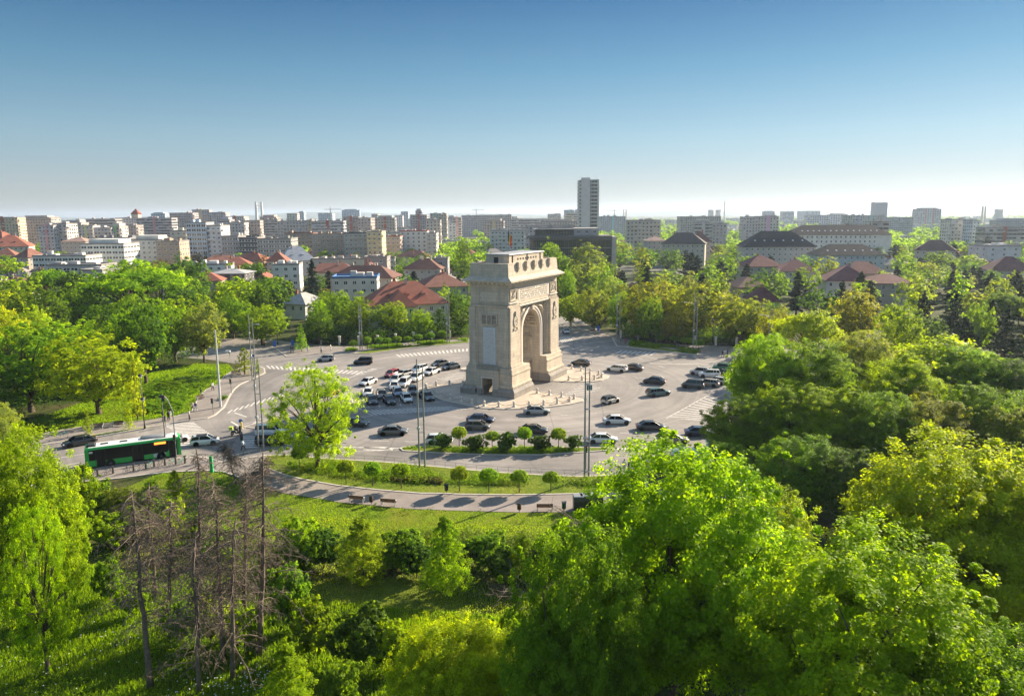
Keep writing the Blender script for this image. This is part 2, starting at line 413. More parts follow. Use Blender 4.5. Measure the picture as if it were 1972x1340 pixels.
# pavements
PAVE_L = gp([(-60, 884), (61, 860.6), (185, 843), (269, 827.6), (330, 815), (400, 806), (415, 800), (433, 784.5), (445.6, 759), (463, 741), (489, 729), (511.6, 718.6), (510, 709.7), (498, 704), (470, 702), (456, 712), (451, 713),
             (431, 724), (418, 741), (395.5, 751.5), (380, 767), (368, 792), (337, 802), (279, 810), (193, 816), (109, 830), (53, 843), (-60, 862)])
raised('pavement', PAVE_L, M['pave'])
raised('pavement', gp([(509, 877), (475, 882), (440, 893), (395, 880.5), (340, 882), (319, 884), (215, 897), (124, 915), (60, 927), (60, 945), (127, 932), (230, 922), (290, 914), (330, 910), (395, 907), (431, 910), (477, 927), (496, 915)]), M['pave'])
FARP = gp([(395, 664), (500, 662), (530, 672), (552, 688), (603, 683), (666, 680), (712, 681), (780, 671), (840, 666), (905, 660), (905, 653), (840, 658), (780, 661), (712, 668), (640, 668), (560, 660), (500, 652), (395, 654)])
raised('pavement', FARP, M['pave'], smooth=False)
raised('pavement', gp([(1092, 616), (1110, 630), (1135, 645), (1152, 653), (1178, 650), (1187, 667), (1210, 669), (1301, 680), (1358, 688), (1406, 690), (1500, 690), (1700, 705), (1700, 694), (1500, 672), (1400, 668), (1300, 664), (1220, 656), (1180, 640), (1140, 632), (1110, 612)]), M['pave'], smooth=False)
# traffic islands
raised('traffic_island', gp([(466, 823), (495, 815), (560, 797), (610, 783), (650, 771), (677, 761), (682, 780), (700, 792), (720, 801), (705, 804), (640, 806), (600, 808.5), (560, 813), (520, 822), (490, 826)]), M['pave'])
MEDP = gp([(769, 864), (775.5, 869), (841, 873), (943, 877), (1044, 877), (1120, 872), (1181, 867.5), (1186, 864.5), (1171, 862.5), (1070, 861), (917, 861), (816, 860), (778, 861)])
raised('planted_median', MEDP, M['lawn'])
# lawns and the park path
LAWN1 = gp([(509, 877), (552, 876), (613, 882), (740, 889.6), (841, 898.5), (968, 910), (1120, 917.5), (1171, 915), (1240, 909), (1250, 945), (1108, 952), (968, 954), (884.5, 953), (861, 951.5), (810, 951), (734, 945), (650, 936), (582, 924), (549, 916), (500, 897)])
raised('lawn', LAWN1, M['lawn'], 0.1)
PATH = gp([(500, 897), (549, 916), (582, 924), (650, 936), (734, 945), (810, 951), (861, 951.5), (884.5, 953), (968, 954), (1108, 952), (1250, 945), (1420, 925), (1600, 900), (1600, 930), (1420, 960), (1250, 975), (1150, 984), (1100, 986), (1000, 986.5), (930, 984.5), (785, 979.5), (709, 972), (653, 967), (607.5, 959), (544, 949), (477, 927), (470, 905)])
sheet('path', sub(PATH), 0.03, M['path'])
LAWN2 = gp([(395, 907), (431, 911), (477, 928), (544, 950), (607.5, 960), (653, 968), (709, 973), (785, 980.5), (930, 985.5), (1000, 987.5), (1100, 987), (1150, 985), (1250, 976), (1250, 1010), (1100, 1040), (950, 1030), (800, 1030), (600, 1050), (450, 1080), (300, 1000), (240, 940), (300, 914), (330, 910)])
sheet('lawn', sub(LAWN2), 0.012, M['lawn'])
LAWN3 = gp([(109, 831), (193, 817), (279, 811), (337, 803), (368, 793), (380, 768), (395.5, 752.5), (418, 742), (431, 725), (451, 714), (440, 702), (380, 700), (300, 715), (230, 745), (120, 790), (40, 815)])
sheet('lawn', LAWN3, 0.024, M['lawn'])
raised('verge', gp([(170, 844), (215, 836.5), (270, 827), (300, 821.5), (298, 820), (265, 824), (215, 832), (172, 839)]), M['lawn'], 0.15, smooth=False)
sheet('meadow', [(-70, 30), (5, 30), (5, 62), (-70, 66)], 0.008, M['grass'])
sheet('lawn', gp([(560, 1130), (700, 1110), (950, 1120), (1080, 1150), (1060, 1230), (900, 1260), (700, 1240), (560, 1200)]), 0.014, M['grass'])
# far verge shrubs strip left and right of the crossing
raised('verge', gp([(1207, 668.5), (1301, 679), (1345, 684), (1345, 680), (1301, 674), (1215, 663)]), M['lawn'], 0.15, smooth=False)
raised('verge', gp([(680, 681.5), (712, 681.5), (780, 671.5), (905, 660.5), (905, 656), (780, 666), (712, 675)]), M['lawn'], 0.15, smooth=False)
# monument islands
ARC = (0.84, 147.63); AA = radians(62.5)
def aw(x, y): return (ARC[0] + x * cos(AA) - y * sin(AA), ARC[1] + x * sin(AA) + y * cos(AA))
S_ISL = [(-12.4, 15.3), (-14.5, 14.9), (-16.5, 11), (-18.6, 6), (-20, 0), (-20.4, -3.5), (-19.3, -7.5), (-17.3, -10.8), (-14.5, -13.9), (-11, -16.6), (-8, -17.9), (-6.6, -17.6), (-6.0, -16), (-5.4, -12), (-5.0, -9), (-4.6, -5), (-4.6, 5), (-5.4, 9), (-7.2, 13), (-9.5, 15)]
raised('monument_island', [aw(*p) for p in S_ISL], M['island'], 0.16, 0.35)
raised('monument_island', [aw(-x, -y) for x, y in S_ISL], M['island'], 0.16, 0.35)

# ------------------------------------------------------------------ road markings
MK = MB()
def stripe(a, b, w0=0.14, z=0.026):
    d = (b[0] - a[0], b[1] - a[1]); l = hypot(*d)
    if l < 1e-3: return
    n = (-d[1] / l * w0 / 2, d[0] / l * w0 / 2)
    MK.quad((a[0] - n[0], a[1] - n[1], z), (b[0] - n[0], b[1] - n[1], z), (b[0] + n[0], b[1] + n[1], z), (a[0] + n[0], a[1] + n[1], z))
def zebra(p0, p1, q0, q1, n, duty=0.5):
    """bars between line p0-p1 and line q0-q1 (ground metres)"""
    for i in range(n):
        t0 = i / n; t1 = (i + duty) / n
        L = lambda a, b, t: (a[0] + (b[0] - a[0]) * t, a[1] + (b[1] - a[1]) * t, 0.026)
        MK.quad(L(p0, p1, t0), L(p0, p1, t1), L(q0, q1, t1), L(q0, q1, t0))
def line(px, w0=0.15, dash=None):
    g = gp(px)
    for a, b in zip(g, g[1:]):
        if not dash: stripe(a, b, w0); continue
        l = hypot(b[0] - a[0], b[1] - a[1]); n = max(1, int(l / (dash * 2)))
        for i in range(n):
            t0, t1 = i / n, (i + 0.5) / n
            stripe((a[0] + (b[0] - a[0]) * t0, a[1] + (b[1] - a[1]) * t0), (a[0] + (b[0] - a[0]) * t1, a[1] + (b[1] - a[1]) * t1), w0)
Z = lambda *a: zebra(G(*a[0]), G(*a[1]), G(*a[2]), G(*a[3]), a[4], a[5] if len(a) > 5 else 0.45)
Z((512, 704), (716, 716), (519, 710), (700, 722), 22)        # zebra top left, near arm
Z((716, 710), (652, 735), (727, 711), (664, 731), 9)
Z((436, 797), (560, 758), (444, 790), (566, 750), 12)        # left mouth
Z((706, 790), (870, 782), (724, 799), (905, 788), 22)        # in front of the queue
Z((345, 838), (312, 816), (408, 838), (372, 812), 9)
Z((330, 858), (345, 838), (398, 858), (408, 838), 5)
Z((466, 862), (462, 838), (500, 862), (490, 838), 7)
Z((770, 688), (905, 676), (762, 683), (905, 671), 18)
Z((1083, 660), (1105, 655), (1075, 650), (1098, 648), 7)
Z((1185, 680), (1260, 684), (1196, 675), (1270, 679), 8)
for i in range(12):                                            # hatch right
    t = i / 11
    a = (1285 + 70 * t, 807 - 42 * t); b = (1310 + 70 * t, 812 - 36 * t + 2)
    stripe(G(1282 + 78 * t, 806 - 44 * t), G(1345 + 55 * t, 808 - 32 * t), 0.3)
line([(1282, 806), (1362, 762)]); line([(1282, 806), (1350, 809)])
line([(61, 902), (170, 877), (300, 850), (420, 822)], 0.15, 3); line([(112, 882), (175, 872)], 0.15)
line([(125, 896), (180, 886), (330, 856)], 0.15, 3)
line([(445, 812), (470, 826), (505, 806)], 0.3); line([(452, 795), (475, 803)], 0.3); line([(458, 820), (540, 798)], 0.12)
line([(700, 795), (705, 784), (900, 770)], 0.12)
for k in range(5):
    line([(712 + k * 20, 786 - k * 1.5), (690 + k * 24, 762 - k * 9)], 0.12, 1.5)
line([(700, 866), (760, 867), (742, 861), (700, 862)], 0.35); line([(660, 861), (770, 863)], 0.3)
line([(1188, 864), (1250, 862)], 0.6); line([(1180, 866), (1300, 861)], 0.15, 2)
line([(560, 868), (640, 872), (768, 866)], 0.12)
line([(720, 849), (900, 852)], 0.12, 2); line([(1140, 834), (1300, 834)], 0.12, 2); line([(1080, 800), (1220, 790)], 0.1, 2); line([(860, 824), (1000, 832), (1130, 829)], 0.1, 2)
line([(1110, 662), (1180, 668), (1300, 702), (1400, 695)], 0.12); line([(1120, 655), (1230, 690), (1290, 712)], 0.12, 2); line([(1150, 720), (1300, 735)], 0.1, 2)
line([(1250, 700), (1400, 703)], 0.25); line([(1330, 820), (1420, 821)], 0.15); line([(620, 700), (760, 690), (890, 681)], 0.12, 3); line([(640, 720), (760, 705)], 0.1, 2)
line([(1085, 672), (1150, 690)], 0.1, 2); line([(1105, 665), (1185, 655)], 0.18)
for k in range(6):                                             # marks across the passage under the arch
    a = aw(-3.6 + k * 1.4, -12.5); b = aw(-3.4 + k * 1.4, -16.8); stripe(a, b, 0.3)
    a = aw(3.6 - k * 1.4, 12.5); b = aw(3.4 - k * 1.4, 16.8); stripe(a, b, 0.3)
o = MK.build('road_markings', M['mark']); o['kind'] = 'structure'
# ================================================================== TRIUMPHAL ARCH
arch = empty('triumphal_arch', (*ARC, 0.16), AA)
tag(arch, 'tall pale stone triumphal arch standing in the middle of the roundabout', 'triumphal arch')
def two(fn):
    for s in (-1, 1): fn(s)
def plinth():
    for sx in (-1, 1):
        x0, x1 = sorted((sx * 3.75, sx * 12.4))
        ti = 0.45
        for (ya, yb) in ((-5.9, -1.15), (1.15, 5.9)):
            b = MB(); xo = sx * 12.4; xi = sx * 3.85
            q = lambda x, y, z: (x, y, z)
            # battered outer sides only
            xs0 = sorted((xi, xo)); xt = (xi, xo - sx * ti); xs1 = sorted(xt)
            y0t = ya + ti if ya < -2 else ya; y1t = yb - ti if yb > 2 else yb
            z1, z2 = 1.1, 1.65
            vs = [(xs0[0], ya, 0), (xs0[1], ya, 0), (xs0[1], yb, 0), (xs0[0], yb, 0), (xs0[0], ya, z1), (xs0[1], ya, z1), (xs0[1], yb, z1), (xs0[0], yb, z1),
                  (xs1[0], y0t, z2), (xs1[1], y0t, z2), (xs1[1], y1t, z2), (xs1[0], y1t, z2)]
            b.add(vs, [(0, 1, 5, 4), (1, 2, 6, 5), (2, 3, 7, 6), (3, 0, 4, 7), (4, 5, 9, 8), (5, 6, 10, 9), (6, 7, 11, 10), (7, 4, 8, 11), (8, 9, 10, 11)])
            b.build('plinth', M['stone_dark'], arch)
            # step slab
            b = MB(); 
            # torus mouldings + pedestal
            X = lambda d: sorted((sx * 3.9, sx * d))
            Yr = lambda d: (-d, -1.15) if ya < -2 else (1.15, d)
            for (dx, dy, za, zb) in ((11.85, 5.3, 1.65, 1.9), (12.0, 5.45, 1.9, 2.15), (11.75, 5.2, 2.15, 2.3), (11.6, 5.05, 2.3, 4.2), (11.75, 5.2, 4.2, 4.4), (11.6, 5.0, 4.4, 4.55)):
                b.box(*X(dx), *Yr(dy), za, zb)
            b.build('pedestal', M['stone'], arch)
            b = MB(); b.box(*X(11.5), *Yr(4.95), 4.55, 5.3, top=None)
            b.build('pedestal_cap', M['stone'], arch)
plinth()
def over_door():
    for sx in (-1, 1):
        b = MB(); xs = sorted((sx * 3.95, sx * 11.45)); b.box(*xs, -1.15, 1.15, 3.45, 5.3); b.build('door_lintel', M['stone'], arch)
        # surround projecting at the narrow face
        b = MB(); xa, xb = sorted((sx * 11.6, sx * 12.15))
        for y0, y1 in ((-2.35, -1.1), (1.1, 2.35)): b.box(xa, xb, y0, y1, 0, 4.6)
        b.box(xa, xb, -2.35, 2.35, 4.62, 5.0); b.box(xa, xb - 0.002, -1.1, 1.1, 3.45, 4.62)
        b.add([(xa if sx > 0 else xb, -2.35, 5.75), (xa if sx > 0 else xb, 2.35, 5.75), (xb if sx > 0 else xa, 2.35, 5.0), (xb if sx > 0 else xa, -2.35, 5.0)], [(0, 1, 2, 3), (3, 2, 1, 0)])
        b.build('door_surround', M['stone'], arch)
        b = MB(); b.box(*sorted((sx * 12.15, sx * 12.25)), -1.4, 1.4, 3.4, 3.6)
        for y in (-1.3, 1.2): b.box(*sorted((sx * 12.15, sx * 12.23)), y, y + 0.12, 0, 3.4)
        b.build('door_frame', M['stone_light'], arch)
        b = MB(); 
        for k in range(5): b.box(*sorted((sx * 10.4, sx * 10.5)), -1.05 + k * 0.2, -0.98 + k * 0.2, 0, 2.6)
        b.build('iron_gate', M['dark'], arch)
        # door in the wall of the passage
        b = MB(); b.box(*sorted((sx * 3.6, sx * 3.95)), -1.6, -1.15, 0, 4.1); b.box(*sorted((sx * 3.6, sx * 3.95)), 1.15, 1.6, 0, 4.1)
        b.box(*sorted((sx * 3.6, sx * 3.95)), -1.6, 1.6, 3.46, 4.15); b.box(*sorted((sx * 3.5, sx * 3.95)), -1.8, 1.8, 4.15, 4.4)
        b.build('door_surround', M['stone'], arch)
over_door()
def body():
    # inverted U profile with the vault cut out, doorway tunnels left free below 5.3
    R, sp = 3.95, 11.4
    arc = [(R * cos(t), sp + R * sin(t)) for t in np.linspace(0, pi, 25)]
    prof = [(11.0, 5.3), (11.0, 21.0), (-11.0, 21.0), (-11.0, 5.3), (-R, 5.3)] + [(x, z) for x, z in arc[::-1]] + [(R, 5.3)]
    b = MB(); b.extrude_xz(prof, -3.3, 3.3); b.build('arch_body', M['stone'], arch)
    for sy in (-1, 1):
        ys = sorted((sy * 3.3, sy * 4.05)); yo = sorted((sy * 4.05, sy * 4.5))
        b = MB(); b.box(-11.0, 11.0, *ys, 16.75, 21.0); b.build('frieze', M['stone'], arch)
        for sx in (-1, 1):
            b = MB(); b.box(*sorted((sx * 6.55, sx * 11.0)), *ys, 5.3, 16.75); b.build('wall_panel', M['stone'], arch)
            b = MB(); x0, x1 = sorted((sx * 6.95, sx * 11.05)); b.box(x0, x1, *yo, 5.3, 16.6)
            b.add([(x0, sy * 4.5, 16.6), (x1, sy * 4.5, 16.6), (x1, sy * 4.05, 17.1), (x0, sy * 4.05, 17.1)], [(0, 1, 2, 3), (3, 2, 1, 0)])
            for xe in (x0, x1): b.add([(xe, sy * 4.5, 16.6), (xe, sy * 4.05, 17.1), (xe, sy * 4.05, 16.6)], [(0, 1, 2), (2, 1, 0)])
            b.build('pier', M['stone'], arch)
            b = MB(); b.box(*sorted((sx * 6.75, sx * 11.2)), *sorted((sy * 4.06, sy * 4.75)), 5.3, 5.75); b.box(*sorted((sx * 6.85, sx * 11.12)), *sorted((sy * 4.06, sy * 4.62)), 5.75, 6.0)
            b.build('pier_base', M['stone'], arch)
            # medallion: ring with wreath and ribbon
            cx = sx * 9.0; b = MB(); yy = sy * 4.5
            for (r0, r1, dy) in ((0.95, 0.72, 0.16), (0.6, 0.3, 0.12)):
                n = 18
                for i in range(n):
                    t0, t1 = 2 * pi * i / n, 2 * pi * (i + 1) / n
                    P = lambda r, t, y: (cx + r * 0.85 * cos(t), y, 14.2 + r * 1.15 * sin(t))
                    o_, i_ = yy, yy + sy * dy
                    b.quad(P(r0, t0, i_), P(r0, t1, i_), P(r1, t1, i_), P(r1, t0, i_)); b.quad(P(r0, t0, o_), P(r0, t1, o_), P(r0, t1, i_), P(r0, t0, i_)); b.quad(P(r1, t0, i_), P(r1, t1, i_), P(r1, t1, o_), P(r1, t0, o_))
            b.box(cx - 0.25, cx + 0.25, *sorted((yy, yy + sy * 0.28)), 15.3, 16.1); b.box(cx - 0.45, cx + 0.45, *sorted((yy, yy + sy * 0.18)), 15.5, 15.75)
            b.box(cx - 0.75, cx + 0.75, *sorted((yy, yy + sy * 0.15)), 12.55, 12.68); b.box(cx - 0.8, cx - 0.5, *sorted((yy, yy + sy * 0.2)), 12.5, 13.0); b.box(cx + 0.5, cx + 0.8, *sorted((yy, yy + sy * 0.2)), 12.5, 13.0)
            b.build('medallion', M['carved'], arch)
            b = MB()
            for k in range(4): b.box(cx - 0.8, cx + 0.8, *sorted((yy, yy + sy * 0.05)), 7.5 + k * 0.3, 7.62 + k * 0.3)
            b.build('carved_lettering', M['carved'], arch)
            # corner relief square in the frieze
            cx = sx * 8.95; fy = sy * 4.05; rg = random.Random(7 + sx)
            b = MB(); 
            for q in ((cx - 1.5, cx - 1.3, 18.0, 20.3), (cx + 1.3, cx + 1.5, 18.0, 20.3), (cx - 1.3, cx + 1.3, 20.1, 20.3), (cx - 1.3, cx + 1.3, 18.0, 18.2)):
                b.box(q[0], q[1], *sorted((fy, fy + sy * 0.2)), q[2], q[3])
            b.build('relief_frame', M['stone'], arch)
            b = MB(); b.box(cx - 1.3, cx + 1.3, *sorted((fy, fy + sy * 0.04)), 18.2, 20.1)
            pts = [(cx - 1.0, 18.3), (cx - 0.5, 18.9), (cx, 19.2), (cx + 0.5, 19.5), (cx + 1.0, 19.9)]
            b.tube([(x, fy + sy * 0.1, z) for x, z in pts], [0.12, 0.2, 0.25, 0.2, 0.12], 6)
            for _ in range(16):
                x = cx + rg.uniform(-1.1, 1.1); z = 19.15 + rg.uniform(-0.8, 0.8); an = rg.uniform(0, pi)
                b.tube([(x, fy + sy * 0.08, z), (x + 0.4 * cos(an), fy + sy * 0.14, z + 0.4 * sin(an))], 0.07, 5)
            b.build('winged_relief', M['carved'], arch)
            b = MB(); b.box(*sorted((sx * 7.2, sx * 10.9)), *sorted((fy, fy + sy * 0.22)), 17.55, 17.75); b.build('ledge', M['stone_light'], arch)
        # string course over the recess
        b = MB(); b.box(-6.6, 6.6, *sorted((sy * 4.05, sy * 4.25)), 16.75, 16.95); b.box(-6.3, 6.3, *sorted((sy * 4.05, sy * 4.18)), 17.2, 17.3); b.build('moulding', M['stone_light'], arch)
        # recess steps
        b = MB()
        for s in (-1, 1):
            b.box(*sorted((s * 6.15, s * 6.549)), *sorted((sy * 3.301, sy * 3.8)), 5.31, 16.4)
            b.box(*sorted((s * 5.75, s * 6.149)), *sorted((sy * 3.301, sy * 3.55)), 5.31, 16.1)
        b.box(-6.5, 6.5, *sorted((sy * 3.301, sy * 3.8)), 16.4, 16.74)
        b.build('recess_frame', M['stone'], arch)
        # archivolt
        b = MB(); n = 26
        for (r0, r1, d) in ((3.97, 4.45, 0.2), (4.45, 4.75, 0.32)):
            for i in range(n):
                t0, t1 = pi * i / n, pi * (i + 1) / n
                P = lambda r, t, y: (r * cos(t), y, 11.4 + r * sin(t))
                yi, yo_ = sy * 3.301, sy * (3.301 + d)
                b.quad(P(r0, t0, yo_), P(r0, t1, yo_), P(r1, t1, yo_), P(r1, t0, yo_)); b.quad(P(r1, t0, yi), P(r1, t1, yi), P(r1, t1, yo_), P(r1, t0, yo_)); b.quad(P(r0, t0, yi), P(r0, t1, yi), P(r0, t1, yo_), P(r0, t0, yo_))
            for s in (-1, 1): b.box(*sorted((s * r0, s * r1)), *sorted((sy * 3.301, sy * (3.301 + d))), 5.31, 11.4)
        b.build('archivolt', M['stone_light'], arch)
        b = MB(); b.extrude_xz([(-0.35, 15.4), (0.35, 15.4), (0.5, 16.2), (-0.5, 16.2)], *sorted((sy * 3.31, sy * 3.95))); b.build('keystone', M['carved'], arch)
        for s in (-1, 1):                                      # spandrels with winged figures
            rg = random.Random(30 + s); b = MB()
            b.tube([(s * 5.4, sy * 3.4, 13.6), (s * 5.0, sy * 3.5, 14.7), (s * 4.2, sy * 3.5, 15.5), (s * 2.6, sy * 3.45, 16.1)], [0.15, 0.3, 0.35, 0.12], 6)
            for k in range(9):
                x = s * rg.uniform(3.9, 5.5); z = rg.uniform(15.0, 16.0); b.tube([(x, sy * 3.38, z), (x + s * rg.uniform(-.6, .3), sy * 3.42, z + rg.uniform(-.1, .4))], 0.1, 5)
            b.build('spandrel_relief', M['stone'], arch)
        # inscription panel with rows of cut letters
        b = MB(); fy = sy * 4.05
        b.box(-6.9, 6.3 + .6, *sorted((fy, fy + sy * 0.06)), 17.9, 20.2); b.build('inscription_panel', M['stone_light'], arch)
        b = MB(); rg = random.Random(3)
        for r in range(5):
            x = -6.3
            z = 19.7 - r * 0.4
            while x < 6.2:
                wd = rg.uniform(0.1, 0.26)
                if rg.random() > 0.14:
                    yb = sorted((fy + sy * 0.06, fy + sy * 0.1))
                    b.box(x, x + 0.05, *yb, z, z + 0.24); k = rg.random()
                    if k < 0.6: b.box(x + 0.05, x + wd, *yb, z + 0.19, z + 0.24)
                    if k < 0.4: b.box(x + wd - 0.05, x + wd, *yb, z, z + 0.19)
                    elif k > 0.5: b.box(x + 0.05, x + wd, *yb, z, z + 0.05)
                x += wd + 0.09
        b.build('inscription', M['carved'], arch)['kind'] = 'stuff'
    # passage walls: stacked relief panels on each jamb and coffers on the vault
    for sx in (-1, 1):
        b = MB()
        for z0, z1, yw in ((6.2, 8.4, 1.0), (9.0, 9.3, 1.6), (9.6, 11.0, 1.5)):
            for i, (a0, a1, c0, c1) in enumerate(((-yw, yw, z0, z0 + .12), (-yw, yw, z1 - .12, z1), (-yw, -yw + .15, z0, z1), (yw - .15, yw, z0, z1))):
                b.box(*sorted((sx * 3.95, sx * 3.66)), a0, a1, c0 + i * 0.003, c1 - i * 0.003)
        for k in range(10):
            t = 2 * pi * k / 10; b.tube([(sx * 3.78, 0.7 * cos(t), 7.3 + 0.9 * sin(t)), (sx * 3.78, 0.7 * cos(t + .6), 7.3 + 0.9 * sin(t + .6))], 0.1, 5)
        b.build('jamb_relief', M['carved'], arch)
    n = 9
    for i in range(n):
        t0, t1 = pi * (i + 0.14) / n, pi * (i + 0.86) / n
        for yc in (-1.9, 0, 1.9):
            b = MB(); R0, R1 = 3.95, 3.66; yw = 0.8
            P = lambda r, t, y: (r * cos(t), y, 11.4 + r * sin(t)); d = (t1 - t0)
            ts = (t0, t0 + d * .18, t1 - d * .18, t1)
            for (ta, tb, ya, yb) in ((ts[0], ts[1], -yw, yw), (ts[2], ts[3], -yw, yw), (ts[1], ts[2], -yw, -yw + .2), (ts[1], ts[2], yw - .2, yw)):
                A = [P(R0, ta, yc + ya), P(R0, tb, yc + ya), P(R0, tb, yc + yb), P(R0, ta, yc + yb), P(R1, ta, yc + ya), P(R1, tb, yc + ya), P(R1, tb, yc + yb), P(R1, ta, yc + yb)]
                b.add(A, [(4, 5, 6, 7), (0, 1, 5, 4), (1, 2, 6, 5), (2, 3, 7, 6), (3, 0, 4, 7)])
            b.build('coffer', M['stone'], arch)
    # narrow faces
    for sx in (-1, 1):
        X = lambda a, c: sorted((sx * a, sx * c))
        b = MB()
        for s in (-1, 1):
            b.box(*X(11.0, 11.25), *sorted((s * 2.9, s * 4.04)), 5.31, 16.9)
            b.box(*X(11.0, 11.12), *sorted((s * 2.55, s * 2.895)), 5.31, 16.6)
        b.build('pilaster', M['stone'], arch)
        b = MB(); b.box(*X(11.0, 11.3), -4.06, 4.06, 16.95, 17.2); b.box(*X(11.0, 11.15), -4.02, 4.02, 17.45, 17.6); b.build('moulding', M['stone'], arch)
        b = MB(); b.box(*X(11.0, 11.18), -1.3, 1.3, 5.9, 13.0); b.build('marble_plaque', M['marble'], arch)
        b = MB(); rg = random.Random(11)
        for k in range(34):
            z = 12.6 - k * 0.195; y = -1.1
            while y < 1.0:
                wd = rg.uniform(0.08, 0.4); b.box(*X(11.18, 11.2), y, min(1.15, y + wd), z, z + 0.07); y += wd + 0.07
        b.build('plaque_lettering', M['carved'], arch)
        b = MB()
        for (a0, a1, c0, c1) in ((-1.75, 1.75, 15.35, 15.6), (-1.75, 1.75, 13.45, 13.65), (-1.75, -1.5, 13.65, 15.35), (1.5, 1.75, 13.65, 15.35), (-0.62, -0.4, 13.65, 15.35), (0.4, 0.62, 13.65, 15.35)):
            b.box(*X(11.0, 11.25), a0, a1, c0, c1)
        b.build('window_frame', M['stone'], arch)
        for c in (-1.05, 0, 1.05):
            b = MB(); b.box(*X(11.0, 11.04), c - 0.34, c + 0.34, 13.8, 15.25)
            b.build('grille', M['stone_dark'], arch)
            b = MB()
            for k in range(4): b.box(*X(11.04, 11.12), c - 0.25 + k * .15, c - 0.21 + k * .15, 13.8, 15.25)
            b.box(*X(11.04, 11.13), c - 0.33, c + 0.33, 14.45, 14.55); b.build('grille_bar', M['carved'], arch)
        b = MB(); b.box(*X(11.0, 11.07), -2.1, 2.1, 17.8, 19.8); b.build('inscription_panel', M['stone'], arch)
        b = MB(); rg = random.Random(12)
        for r in range(5):
            y = -1.8
            while y < 1.7:
                wd = rg.uniform(0.1, 0.3); b.box(*X(11.07, 11.11), y, y + wd, 18.0 + r * 0.35, 18.2 + r * 0.35); y += wd + 0.12
        b.build('inscription', M['stone_light'], arch)
    # cornice, dentils, sloping weathering, attic
    b = MB(); b.box(-11.15, 11.15, -4.2, 4.2, 21.0, 21.2); b.box(-11.6, 11.6, -4.75, 4.75, 21.5, 21.65); b.box(-12.25, 12.25, -5.35, 5.35, 21.65, 21.95)
    b.add([(-12.1, -5.2, 21.95), (12.1, -5.2, 21.95), (12.1, 5.2, 21.95), (-12.1, 5.2, 21.95), (-11.2, -4.25, 22.55), (11.2, -4.25, 22.55), (11.2, 4.25, 22.55), (-11.2, 4.25, 22.55)], [(0, 1, 5, 4), (1, 2, 6, 5), (2, 3, 7, 6), (3, 0, 4, 7)])
    b.build('cornice', M['stone'], arch)
    b = MB(); b.box(-11.05, 11.05, -4.1, 4.1, 21.2, 21.5)
    for s in (-1, 1):
        for i in range(23): x = -11.0 + i * 1.0; b.box(x - 0.22, x + 0.22, *sorted((s * 4.1, s * 4.62)), 21.2, 21.49)
        for i in range(9): y = -3.9 + i * 0.975; b.box(*sorted((s * 11.05, s * 11.5)), y - 0.2, y + 0.2, 21.2, 21.49)
    b.build('dentil_course', M['stone_light'], arch)
    b = MB(); O, I = (11.15, 4.2), (10.5, 3.6)
    for zt, zb, ox, oy, ti in ((24.75, 22.5, 11.15, 4.2, 0.18),):
        b.box(-ox, ox, -oy, oy, zb, zt, top=(ti, ti))
    for s in (-1, 1):
        b.box(-10.95, 10.95, *sorted((s * 4.0, s * 3.5)), 24.751, 25.05); b.box(*sorted((s * 10.95, s * 10.4)), -3.499, 3.499, 24.751, 25.05)
    b.build('attic', M['stone'], arch)
    for s in (-1, 1):
        for i in range(5):
            x = -7.0 + i * 3.5; b = MB()
            b.box(x - 0.5, x + 0.5, *sorted((s * 4.0, s * 4.5)), 24.0, 25.2); b.box(x - 0.38, x + 0.38, *sorted((s * 4.05, s * 4.4)), 23.55, 24.0)
            b.build('merlon', M['stone'], arch)
    b = MB(); b.box(-7.6, 7.6, -2.5, 2.5, 24.75, 26.45)
    b.build('rooftop_room', M['stone'], arch)
    b = MB(); b.box(-7.8, 7.8, -2.7, 2.7, 26.46, 26.62, top=(0.1, 0.1)); b.build('roof', M['roofing'], arch)
    b = MB(); b.box(-7.66, -7.6, -0.2, 0.75, 24.8, 26.0); b.build('door', M['dark'], arch)
    for s in (-1, 1):
        for i in range(8):
            b = MB(); x = -4.2 + i * 1.15; b.box(x, x + 0.5, *sorted((s * 2.5, s * 2.54)), 25.35, 25.75); b.build('vent', M['dark'], arch)
        for x in (-6.3, 0.0, 6.0):
            b = MB(); b.box(x, x + 0.16, *sorted((s * 2.5, s * 2.62)), 24.8, 26.4); b.build('drainpipe', M['dark'], arch)
body()
# flag on its pole
fl = empty('flag', (*aw(-1.5, 1.0), 26.6 + 0.16), 0)
tag(fl, 'small blue, yellow and red flag on a pole on top of the stone arch', 'flag')
b = MB(); b.tube([(0, 0, 0), (0, 0, 4.6)], 0.06, 6); b.build('flagpole', M['paleste'], fl)
b = MB(); n = 6
for j, mi in ((0, 0), (1, 1), (2, 2)):
    b.mat(j)
    for i in range(n):
        for k in range(3):
            def P(u, v): return (0.08 + u * 0.75 - v * 0.05, 0.22 * sin(u * 6 + v * 0.8), 4.4 - v * .9 - u * 1.5)
            u0, u1 = (j + k / 3) / 3, (j + (k + 1) / 3) / 3; v0, v1 = i / n * 2.2, (i + 1) / n * 2.2
            b.quad(P(u0, v0), P(u1, v0), P(u1, v1), P(u0, v1))
b.build('cloth', [simple('flag_blue', (0.01, 0.03, 0.2)), simple('flag_yellow', (0.75, 0.5, 0.02)), simple('flag_red', (0.5, 0.01, 0.02))], fl)

